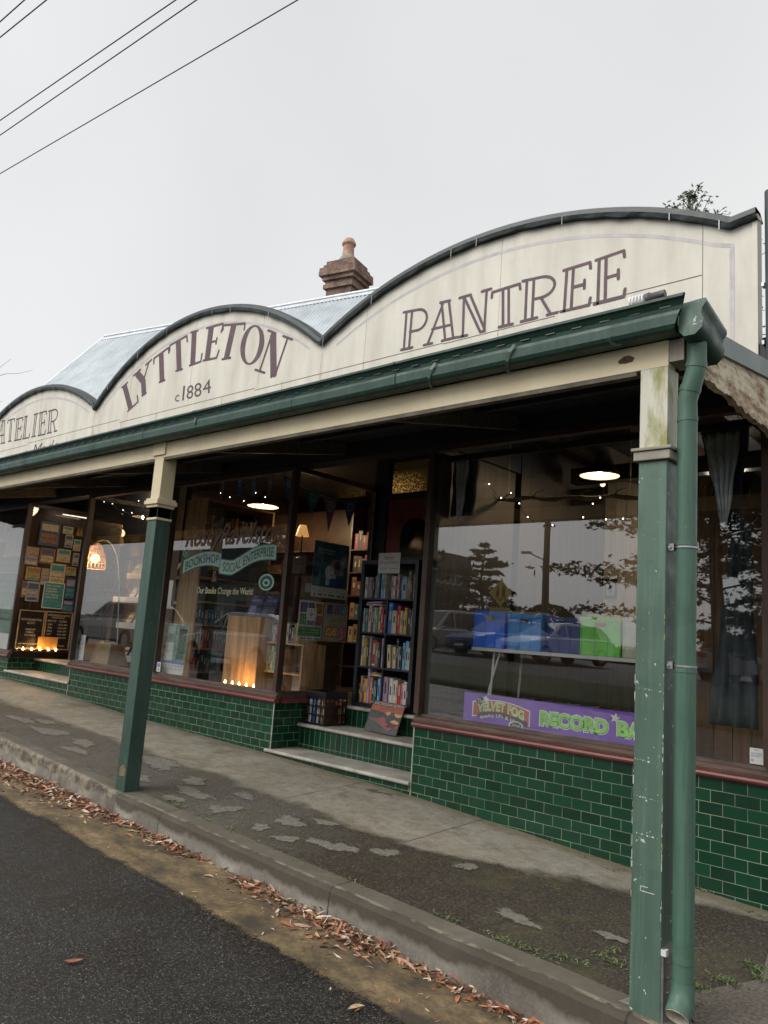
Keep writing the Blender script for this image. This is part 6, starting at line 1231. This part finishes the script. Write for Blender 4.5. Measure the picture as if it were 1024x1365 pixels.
# dark bookcase deep behind the side pane
db = empty('bookcase', (-2.6,3.0,-.02), 'dark tall bookcase deep inside the shop behind the posters', 'bookcase')
b = MB(); b.box(-6.2,-1.9,3.2,3.22,-.018,2.75,FLOORM); b.box(-6.2,-6.17,2.9,3.199,-.018,2.75,FLOORM); b.box(-4.0,-3.97,2.9,3.199,-.018,2.75,FLOORM); b.box(-1.93,-1.9,2.9,3.199,-.018,2.3,FLOORM); b.build('frame', db)
for z in (.3,.65,1.0,1.35,1.7,2.05):
    q = MB(); q.box(-6.169,-4.001,2.9,3.199,z-.02,z,FLOORM); q.box(-3.969,-1.931,2.9,3.199,z-.02,z,FLOORM); q.build('shelf', db)
rn_ = {.65:'second',1.0:'third',1.35:'fourth',1.7:'fifth',2.05:'top'}
for z in (.65,1.0,1.35,1.7,2.05):
    x = -3.93; i = 0
    while x < -1.98 and i < 20:
        w = rng.uniform(.06,.11); c = rng.choice(['brown','red','dark red','grey','tan','black','teal','cream','dark blue']); book((x,2.93,z+.001), EX, EZ, -EY, w, .2, rng.uniform(.2,.29), c, '%s book, %s from left on the %s shelf of the dark bookcase' % (c, ORD[i], rn_[z]), 'books in the dark bookcase'); x += w+.003; i += 1
for (x, y, z, e, c, rr) in ((1.6,2.8,2.5,15,(1,.86,.70),.2),(-6.9,.7,2.72,14,(1,.74,.48),.2)):
    t = empty('ceiling_lamp', (x,y,z+.1), 'ceiling lamp inside the %s' % {-4.3:'bookshop',1.6:'record room',-6.9:'far left room'}[x], 'lamp'); q = MB(); q.lathe((x,y,z+.1), [(.0,0),(.10,.0),(.12,.04),(.10,.08),(.02,.10)], GLOW_D, 16); q.build('bulb', t); q = MB(); q.tube([(x,y,z+.2),(x,y,2.984)], .01, BLACK, 6); q.build('rod', t)
    L_ = bpy.data.lights.new('room_light', 'POINT'); L_.energy = e; L_.color = c; L_.shadow_soft_size = rr; o = bpy.data.objects.new('room_light', L_); o.location = (x,y,z); COL.objects.link(o)

# ================================================================== LEAF LITTER, WEEDS, WIRES
rng = random.Random(77)
LC = [mat('fallen_leaf_%s' % k, c, .6, .3, 30) for k, c in (('rust',(.30,.105,.055)),('pink',(.40,.22,.16)),('brown',(.13,.06,.04)),('straw',(.46,.32,.19)),('pale',(.66,.52,.40)),('orange',(.45,.18,.08)))]
def leaf(b, x, y, z, L_, w, a, tilt, rollv, m):
    u = Vector((math.cos(a)*math.cos(tilt), math.sin(a)*math.cos(tilt), math.sin(tilt))); s_ = Vector((-math.sin(a), math.cos(a), 0)); s_ = (s_*math.cos(rollv)+u.cross(s_)*math.sin(rollv)); n_ = u.cross(s_); c = Vector((x,y,z)); cu = rng.uniform(-.12,.2)*L_; sk = rng.uniform(-.25,.25)*L_
    prof = ((-.5,.04),(-.25,.8),(.05,1),(.3,.6),(.5,.05)); v = []
    for t, k in prof: p = c+u*(t*L_)+n_*(cu*(1-4*t*t)*-.5)+s_*(sk*t*t); v += [p-s_*(w*k/2)+n_*(.18*w*k), p, p+s_*(w*k/2)+n_*(.18*w*k)]
    b.add(v, [(3*i+j, 3*i+3+j, 3*i+4+j, 3*i+1+j) for i in range(4) for j in range(2)], m, True)
b = MB(); b.at0 = True
DEN = [(-9,1.3,.34),(-4.2,1.5,.38),(-3.0,1.7,.36),(-2.2,1.5,.28),(-1.5,.9,.22),(-1.0,.55,.15),(-.75,.8,.14),(-.4,.7,.15),(-.15,.08,.05),(.05,.05,.05),(.12,.7,.20),(.4,1.1,.22),(.62,.5,.14),(.78,1.1,.22),(1.05,1.6,.30),(1.35,1.5,.26),(1.55,.5,.12),(1.8,.8,.13),(2.1,.7,.12),(2.6,.7,.12),(5,.8,.2)]
dn_ = [(a, c) for a, c, _ in DEN]; wd_ = [(a, c) for a, _, c in DEN]
x = -9.0
while x < 4.5:
    d = lerp(dn_, x); wv = lerp(wd_, x)
    for _ in range(int(rng.random()+d*4.3)):
        t = abs(rng.gauss(0,.42)); t = min(t, 1.3); y = -2.035-t*wv; h = max(0, (1-t))*.045*min(1, d)
        leaf(b, x+rng.uniform(-.02,.02), y, zroad(x, y)+.012+rng.uniform(0,1)*h, rng.choice((rng.uniform(.03,.06),rng.uniform(.06,.13))), rng.uniform(.008,.024), rng.uniform(0,6.28), rng.gauss(0,.25), rng.gauss(0,.5), rng.choice(LC))
    x += .016
for _ in range(240):
    x = rng.uniform(-5,3); y = -2.05-abs(rng.gauss(0,.25)); leaf(b, x, y, zroad(x,y)+.010, rng.uniform(.02,.06), .008, rng.uniform(0,6.28), 0, 0, rng.choice(LC))
tag(b.build('leaf_litter'), kind='stuff', label='drift of rust and straw coloured gum leaves along the kerb', cat='leaves')
for i, (x, y, a, lab, ci) in enumerate(((.63,-3.44,1.0,'single rust coloured leaf lying alone on the dark asphalt',0),(-.02,-2.20,.5,'pale straw leaf lying apart in the gutter gap',3),(1.72,-2.62,1.2,'yellow leaf on the asphalt near the bottom of the gutter strip',3))):
    b = MB(); leaf(b, x, y, zroad(x,y)+.010, .085, .030, a, .05, .1, LC[ci]); tag(b.build('fallen_leaf'), lab, 'leaf')
b = MB(); b.tube([(-.62,-2.19,zroad(-.62,-2.19)+.012),(-.50,-2.16,zroad(-.5,-2.16)+.016),(-.40,-2.10,zroad(-.4,-2.1)+.014)], [.012,.010,.005], mat('dark_stick',(.05,.02,.012),.7), 7); tag(b.build('stick'), 'short dark stick lying in the gutter among the leaves', 'stick')
# weeds and moss
b = MB(); b.at0 = True; WG = [mat('weed_green_%d' % i, c, .7, .3, 30) for i, c in enumerate(((.10,.15,.045),(.16,.21,.08),(.08,.10,.035)))]
spots = [(-1.15,-1.80,.16,90),(-1.0,-1.82,.08,40),(-.6,-1.83,.10,40),(-.3,-1.83,.06,25),(1.60,-1.80,.10,60),(1.95,-1.79,.10,40),(2.12,-1.78,.18,110),(2.32,-1.70,.10,60),(2.45,-1.55,.10,90),(2.40,-1.45,.05,30),(1.15,-1.05,.05,20),(1.75,-.86,.05,20),(.9,-1.82,.08,30),(-1.45,-2.04,.12,60),(-1.0,-2.05,.12,40),(-.75,-2.04,.08,30),(2.72,-.14,.08,40),(2.95,-.95,.06,50),(3.02,-1.1,.06,90),(2.92,-1.28,.07,110),(2.84,-1.45,.08,120),(2.98,-1.0,.06,60),(2.90,-1.65,.04,30),(-4.3,-1.82,.12,50),(-4.9,-1.7,.1,50),(2.35,-.01,.1,30),(2.0,-.02,.2,30),(.3,-1.84,.5,40)]
for (x, y, r, n_) in spots:
    for _ in range(n_):
        px, py = x+rng.gauss(0,r*.6), y+rng.gauss(0,.022); gutt = py < -2.0
        z = zroad(px,py) if gutt else zpav(px,py); h = rng.uniform(.004,.018); a = rng.uniform(0,6.28); s_ = rng.uniform(.002,.005); lx, ly = rng.gauss(0,.012), rng.gauss(0,.012)
        b.add([(px-s_*math.cos(a),py-s_*math.sin(a),z+.004),(px+s_*math.cos(a),py+s_*math.sin(a),z+.004),(px+lx+s_*.8*math.cos(a),py+ly+s_*.8*math.sin(a),z+h),(px+lx*1.5,py+ly*1.5,z+h*1.1)], [(0,1,2,3)], rng.choice(WG))
tag(b.build('weeds'), kind='stuff', label='small green weeds and moss in the cracks of the footpath and kerb', cat='weeds')
# overhead wires, all roughly along the street at 7 to 8 m
WP = [((-2.68,-3.44,6),(-2.25,-3.41,6),'highest of the five overhead wires, nearest the top left corner'),((-2.88,-3.36,6),(-2.10,-3.29,6),'second highest overhead wire, just below the highest'),((-4.16,-2.85,6),(-1.17,-2.59,6),'upper wire of the middle overhead pair'),((-4.43,-2.74,6),(-1.03,-2.48,6),'lower wire of the middle overhead pair'),((-5.23,-2.42,6),(-.33,-1.95,6),'lowest overhead wire, crossing nearest the shop')]
for a, c, lab in WP:
    a, c = Vector(a), Vector(c); d = (c-a).normalized(); b = MB(); pts = []
    for t in range(-36, 31, 2): p = a+d*t; pts.append((p.x, p.y, 6+(t*t*.0000)))
    b.tube(pts, .0056, WIRE, 6); tag(b.build('power_wire'), lab, 'wire', 'overhead power wires')

# ================================================================== TREES
BARK = mat('dark_bark', (.05,.038,.03), .9, .3, 12, .6, 30); NEED = [mat('conifer_green_%d' % i, c, .7, .35, 3) for i, c in enumerate(((.018,.035,.016),(.030,.052,.024),(.045,.07,.03)))]
def conifer(x, y, zb, h, r, label, seed=1, whorls=18, leafs=.16, group=None, droop=.25, z_first=.18, dens=1.0, mats=NEED, flat_=.35, spk=(.13,.05)):
    rng = random.Random(seed); t = empty('conifer_tree', (x,y,zb), label, 'tree', group)
    b = MB(); pts = [(x+.12*math.sin(i*.9+seed), y+.1*math.cos(i*1.3), zb+h*i/8) for i in range(9)]; b.tube(pts, [h*.022*(1-i/8.6)+.015 for i in range(9)], BARK, 8); b.build('trunk', t)
    lb = MB(); cr_ = MB()
    for wv in range(whorls):
        f = z_first+(1-z_first)*wv/(whorls-1); z = zb+h*f; rr = r*max(0, 1-f)**.7*rng.uniform(.75,1.15)+.12*r*(1-f*.5)
        for k in range(rng.randint(4, 6)):
            a = rng.uniform(0, 6.283); L_ = rr*rng.uniform(.6,1.15); up_ = rng.uniform(-.05,.30); P0 = Vector((x,y,z)); pr_ = []
            for s_ in range(6): q = s_/5; pr_.append(P0+Vector((math.cos(a)*L_*q, math.sin(a)*L_*q, L_*(up_*q-droop*q*q))))
            lb.tube(pr_, [max(.008, .03*h/8*(1-s_/5.5)*(1-f*.6)) for s_ in range(6)], BARK, 5, smooth=True)
            for _ in range(int(26*dens*max(.35, L_/r*1.5))):
                q = rng.uniform(.2,1.02); i = min(4, int(q*5)); p = pr_[i].lerp(pr_[i+1], min(1, q*5-i)); sp_ = L_*spk[0]*(1.2-q*.7)+spk[1]
                c = p+Vector((rng.gauss(0,sp_), rng.gauss(0,sp_), rng.gauss(0,sp_*flat_)-.02)); m = rng.choice(mats)
                for _2 in range(3):
                    d1 = Vector((rng.gauss(0,1), rng.gauss(0,1), rng.gauss(0,.5))).normalized(); d2 = d1.cross(Vector((rng.gauss(0,1), rng.gauss(0,1), rng.gauss(0,1)))).normalized(); l1, l2 = leafs*rng.uniform(.5,1.2), leafs*rng.uniform(.12,.3)
                    cr_.add([c-d1*l1, c+d2*l2, c+d1*l1, c-d2*l2], [(0,1,2,3)], m)
    lb.build('limbs', t); cr_.build('crown', t); return t
PALEN = [mat('pale_conifer_green_%d' % i, c, .7, .35, 3) for i, c in enumerate(((.10,.14,.075),(.15,.19,.10),(.19,.21,.12)))]
conifer(-4.35, 18, -1, 16.75, 7.0, 'tall conifer behind the shop, only its tip showing above the right arch', 4, 22, .10, droop=.02, dens=1.6, mats=PALEN)
# bare tree at the far left
bt = empty('bare_tree', (-22.5,3.2,-1), 'bare winter tree beyond the left arch at the frame edge', 'tree')
b = MB(); rng = random.Random(23)
def branch(p, d, L_, r, dep):
    q = p+d*L_; m_ = p.lerp(q,.5)+Vector((rng.gauss(0,.05),rng.gauss(0,.05),rng.gauss(0,.05)))*L_; b.tube([p,m_,q],[r,r*.8,r*.6],BARK,5 if dep > 2 else 7)
    if dep < 6:
        for _ in range(3 if dep < 4 else 2): branch(q if rng.random() < .7 else m_, (d+Vector((rng.gauss(0,.45),rng.gauss(0,.45),rng.gauss(.08,.3)))).normalized(), L_*rng.uniform(.62,.82), r*.58, dep+1)
branch(Vector((-22.5,3.2,-1)), Vector((.0,0,1)), 3.3, .16, 0); b.build('trunk', bt)
# far side trees, seen in the window reflections
conifer(-3.4, -17.5, -.2, 10.5, 5.3, 'broad dark cedar across the street, reflected right of the record window', 8, 19, .13, 'trees across the street', .12, .14, 7.0, flat_=.40, spk=(.05,.10))
conifer(-20.2, -30, .1, 6.1, 3.0, 'dark pine across the street, reflected above the sign in the record window', 12, 13, .2, 'trees across the street', .06, .2, 3.4)
conifer(-24.4, -30, .1, 6.6, 3.4, 'larger dark pine left of the first across the street', 14, 13, .2, 'trees across the street', .06, .12, 3.4)
conifer(-25.5, -20, .1, 7.6, 2.2, 'dark conifer across the street reflected in the lettered window', 16, 14, .14, 'trees across the street', .1, .15, 3.2)

# round clipped shrub
sh = empty('round_shrub', (-11.6,-24,.1), 'round clipped shrub across the street behind the power pole', 'shrub'); b = MB(); rng = random.Random(5)
for _ in range(2600):
    a = rng.uniform(0,6.28); zc = rng.uniform(-.2,1); rr = math.sqrt(max(0,1-zc*zc))*1.55*rng.uniform(.85,1.04); c = Vector((-12.6+rr*math.cos(a),-24+rr*math.sin(a),.9+zc*1.7)); d1 = Vector((rng.gauss(0,1),rng.gauss(0,1),rng.gauss(0,1))).normalized(); d2 = d1.orthogonal().normalized(); b.add([c-d1*.11,c+d2*.06,c+d1*.11,c-d2*.06], [(0,1,2,3)], rng.choice(NEED))
b.build('crown', sh); b = MB(); b.tube([(-12.6,-24,.1),(-12.6,-24,1.4)], .12, BARK, 8); b.build('trunk', sh)

# ================================================================== ACROSS THE STREET
# power pole and lamp
pp_ = empty('power_pole', (-10.5,-20,.2), 'grey timber power pole with a street lamp arm across the street', 'pole')
b = MB(); b.tube([(-10.45,-20,.15),(-10.5,-20,5.6)], [.15,.11], mat('grey_pole_timber',(.09,.075,.06),.8,.3,5), 10); b.build('pole', pp_)
b = MB(); b.tube([(-10.5,-20,4.0),(-11.2,-20,4.3)], .03, STEEL, 8); b.build('arm', pp_); b = MB(); b.box(-11.55,-11.15,-20.08,-19.92,4.28,4.36,STEEL); b.build('lamp_head', pp_)
b = MB(); b.box(-10.75,-10.25,-20.16,-20.10,5.3,5.38,BARK); b.build('crossarm', pp_)
# crossing sign
cs = empty('crossing_sign', (-12.33,-19.8,.2), 'yellow diamond pedestrian sign with a plate below, across the street', 'sign')
b = MB(); b.tube([(-12.33,-19.85,.1),(-12.33,-19.85,3.3)], .03, STEEL, 8); b.build('pole', cs)
YEL = mat('sign_yellow', (.60,.50,.06), .5, .08, 5)
b = MB(); q = .52; b.prism([(-12.33-q,-19.80,2.75),(-12.33,-19.80,2.75-q),(-12.33+q,-19.80,2.75),(-12.33,-19.80,2.75+q)], (0,-.004,0), YEL)
for dx, s_ in ((-.13,1),(.14,1.2)):
    k = -19.797; b.add([(-12.33+dx+.05*s_*math.cos(a*math.pi/6),k,2.94+.03*(s_-1)*5+.05*s_*math.sin(a*math.pi/6)) for a in range(12)], [list(range(12))], INKD); b.add([(-12.33+dx-.06*s_,k,2.62),(-12.33+dx+.06*s_,k,2.62),(-12.33+dx+.07*s_,k,2.88+.1*(s_-1)),(-12.33+dx-.07*s_,k,2.88+.1*(s_-1))], [(0,1,2,3)], INKD)
    for e in (-1,1): b.add([(-12.33+dx+.09*e,k,2.42),(-12.33+dx+.13*e,k,2.42),(-12.33+dx+.05*e,k,2.64),(-12.33+dx,k,2.64)], [(0,1,2,3)], INKD)
b.build('diamond_plate', cs)
b = MB(); b.box(-12.80,-11.86,-19.80,-19.796,1.62,2.18,YEL); fn = lambda u, v: (-11.90-.86*u,-19.794,1.66+.48*v); text(b, 'SCHOOL', fn, .05,.55,.95,.92, INKD); text(b, 'CROSSING', fn, .05,.08,.95,.45, INKD); b.build('text_plate', cs)
# club house
ch_ = empty('club_building', (-24,-36,.1), 'long low dark club building across the street, reflected at the left of the record window', 'building')
b = MB(); b.box(-60,-32.0,-44,-36,.0,4.6,mat('grey_green_weatherboard',(.20,.25,.23),.8,.2,3)); b.build('wall', ch_)
b = MB(); b.box(-60.5,-31.4,-44.5,-35.4,4.601,7.4,mat('dark_slate_fascia',(.03,.04,.045),.6,.2,3)); rf_ = b.build('roof', ch_)
b = MB(); text(b, 'CLUBHOUSE', lambda u, v: (-31.39,-43.4+6.9*u,5.0+.85*v), 0,0,1,1, mat('sign_grey_letter',(.5,.5,.5),.6)); b.build('sign_letter', rf_)
for x in (-55,-50,-45,-40,-36,-31): b = MB(); b.box(x,x+2.2,-35.995,-35.97,1.1,2.9,mat('dark_window_glass',(.02,.025,.03),.1)); b.build('window', ch_)
he = empty('hedge', (0,-33,0), 'dark clipped hedge along the back of the car park', 'hedge'); b = MB(); b.box(-16,24,-33.35,-32.65,-.5,1.0,NEED[0]); rng = random.Random(8)
for _ in range(9000):
    c = Vector((rng.uniform(-16,24), -33+rng.uniform(-.5,.5), rng.uniform(-.3,1.1))); d1 = Vector((rng.gauss(0,1),rng.gauss(0,1),rng.gauss(0,1))).normalized(); d2 = d1.orthogonal().normalized(); b.add([c-d1*.12,c+d2*.07,c+d1*.12,c-d2*.07], [(0,1,2,3)], rng.choice(NEED))
b.build('foliage', he)

# parked cars
TYRE = mat('tyre_rubber', (.015,.015,.015), .8); CGL = mat('car_glass', (.012,.014,.016), .06, .1, 3); RIM = mat('alloy_rim', (.35,.35,.36), .35, .1, 5, metal=.7)
def car(x, y, zb, L_, rot, col, label, h=1.5, hatch=False, grey=False):
    t = empty('parked_car', (0,0,0), label, 'car', 'cars parked across the street'); w = .88
    P_ = mat('car_paint_%02d%02d%02d' % tuple(int(q*99) for q in col), col, .25, .06, 2)
    def loft(secs, m):   # secs: list of (y, polygon xz)
        b = MB(); n_ = len(secs[0][1]); v = [(px_, yy, pz) for yy, pl in secs for px_, pz in pl]
        b.add(v, [(s_*n_+i, s_*n_+(i+1) % n_, (s_+1)*n_+(i+1) % n_, (s_+1)*n_+i) for s_ in range(len(secs)-1) for i in range(n_)], m, False); b.add(v, [list(range(n_))[::-1], [(len(secs)-1)*n_+i for i in range(n_)]], m); return b
    a = L_/2; low = [(-a,.38),(-a+.05,.25),(a-.1,.25),(a,.40),(a-.02,.68),(a-.22,.80),(a-1.15,.95),(-a+.35,1.0),(-a+.03,.92),(-a,.65)]
    def sc(pl, k, dz): cx = 0; return [(cx+(px_-cx)*k, .6+(pz-.6)*dz) for px_, pz in pl]
    b = loft([(-w,sc(low,.955,.80)),(-w+.05,sc(low,.985,.93)),(-w+.16,sc(low,1,1)),(w-.16,sc(low,1,1)),(w-.05,sc(low,.985,.93)),(w,sc(low,.955,.80))], P_); b.build('body', t, bevel=.02)
    rf = a-1.95; rr = -a+(.45 if hatch else .95)
    cab = [(a-1.12,.93),(rf,h-.03),(rf-.3,h),(rr+.4,h-.01),(rr,h-.12),(-a+(.12 if hatch else .45),.97)]
    cabn = [(px_*1.0-(.08 if px_ > 0 else -.08)*(pz > 1.1), pz) for px_, pz in cab]
    b = MB(); n_ = 6; v = [(px_, -w+.08+(.20 if pz > 1.1 else 0), pz) for px_, pz in cab]+[(px_, w-.08-(.20 if pz > 1.1 else 0), pz) for px_, pz in cab]
    b.add(v, [(i, (i+1) % n_, n_+(i+1) % n_, n_+i) for i in range(n_)]+[list(range(n_))[::-1], [n_+i for i in range(n_)]], P_); b.build('cabin', t, bevel=.03)
    # windows, a hair proud of the cabin
    def lerp2(p, q, k): return (p[0]+(q[0]-p[0])*k, p[1]+(q[1]-p[1])*k)
    for name, (i, j) in (('windscreen',(0,1)),('rear_window',(5,4))):
        p, q = cab[i], cab[j]; p1, q1 = lerp2(p, q, .10), lerp2(p, q, .93); sg = .012 if i == 0 else -.012; b = MB(); w1, w2 = w-.18, w-.36
        b.hexa([(p1[0],-w1,p1[1]),(p1[0]+sg,-w1,p1[1]+.008),(p1[0]+sg,w1,p1[1]+.008),(p1[0],w1,p1[1]),(q1[0],-w2,q1[1]),(q1[0]+sg,-w2,q1[1]+.008),(q1[0]+sg,w2,q1[1]+.008),(q1[0],w2,q1[1])], CGL); b.build(name, t)
    for s_ in (-1, 1):
        for xa, xb in ((a-1.35,.25+rr*.0),(.17,rr+.45 if not hatch else rr+.3)):
            def yy(z): return s_*(w-.08-.20*(z-.93)/(h-.93)+.006)
            z0, z1 = 1.0, h-.10; xt = xa-.62 if xa > .3 else xa; xbt = xb if xa > .3 else xb+.15
            b = MB(); b.prism([(xa,yy(z0),z0),(xt,yy(z1),z1),(xbt,yy(z1),z1),(xb,yy(z0),z0)], (0,s_*.006,0), CGL); b.build('side_window', t)
        b = MB(); b.box(a-.16,a-.03,s_*(w-.42),s_*(w-.08),.60,.72,mat('headlight_glass',(.6,.6,.62),.1)); b.build('headlight', t)
        b = MB(); b.box(-a-.01,-a+.08,s_*(w-.36),s_*(w-.06),.72,.86,mat('tail_light_red',(.3,.01,.01),.2)); b.build('tail_light', t)
        b = MB(); b.box(a-1.45,a-1.32,s_*(w-.04),s_*(w+.12),.96,1.06,P_); b.build('mirror', t)
        for xw in (a-.85, -a+.80):
            b = MB(); n_ = 20; y0, y1 = s_*(w-.20), s_*(w+.012)
            b.tube([(xw,y0,.33),(xw,y1,.33)], .33, TYRE, n_); wh = b.build('wheel', t); b = MB(); b.tube([(xw,y1+s_*.001,.33),(xw,y1+s_*.012,.33)], .20, RIM, 10); b.build('rim', wh)
    b = MB(); b.box(a-.02,a+.01,-.45,.45,.38,.56,BLACK); b.build('grille', t)
    b = MB(); b.box(-a-.02,-a-.003,-.26,.26,.55,.66,PAPER); b.box(a+.011,a+.02,-.24,.24,.36,.46,PAPER); b.build('number_plate', t)
    t.location = (x,y,zb); t.rotation_euler = (0,0,rot); return t
SILV = (.38,.39,.40); WHT = (.60,.61,.62)
car(-19.4,-8.2,zroad(-19.4,-8.2)+.005,4.6,math.pi,SILV,'silver hatchback across the street, reflected in the cane lamp window',1.55,True)
car(-12.9,-8.2,zroad(-12.9,-8.2)+.005,4.5,math.pi,WHT,'white hatchback across the street, reflected in the lettered window',1.52,True)
car(-15.4,-20.6,zfar(-15.4,-20.6)+.12,4.7,math.pi*.5+.25,(.42,.40,.36),'champagne four wheel drive in the car park, left of the blue car',1.72,True)
car(-12.9,-20.8,zfar(-12.9,-20.8)+.12,4.4,math.pi*.5+.2,(.02,.07,.22),'dark blue car in the car park beside the champagne one',1.48)
car(-10.3,-20.6,zfar(-10.3,-20.6)+.12,4.6,math.pi*.5+.25,(.50,.52,.54),'pale silver car in the car park right of the power pole',1.5,True)
car(-4.0,-22,zfar(-4,-22)+.12,4.5,-math.pi*.5,(.55,.55,.55),'white car parked facing away, reflected behind the charcoal cloth',1.5,True)
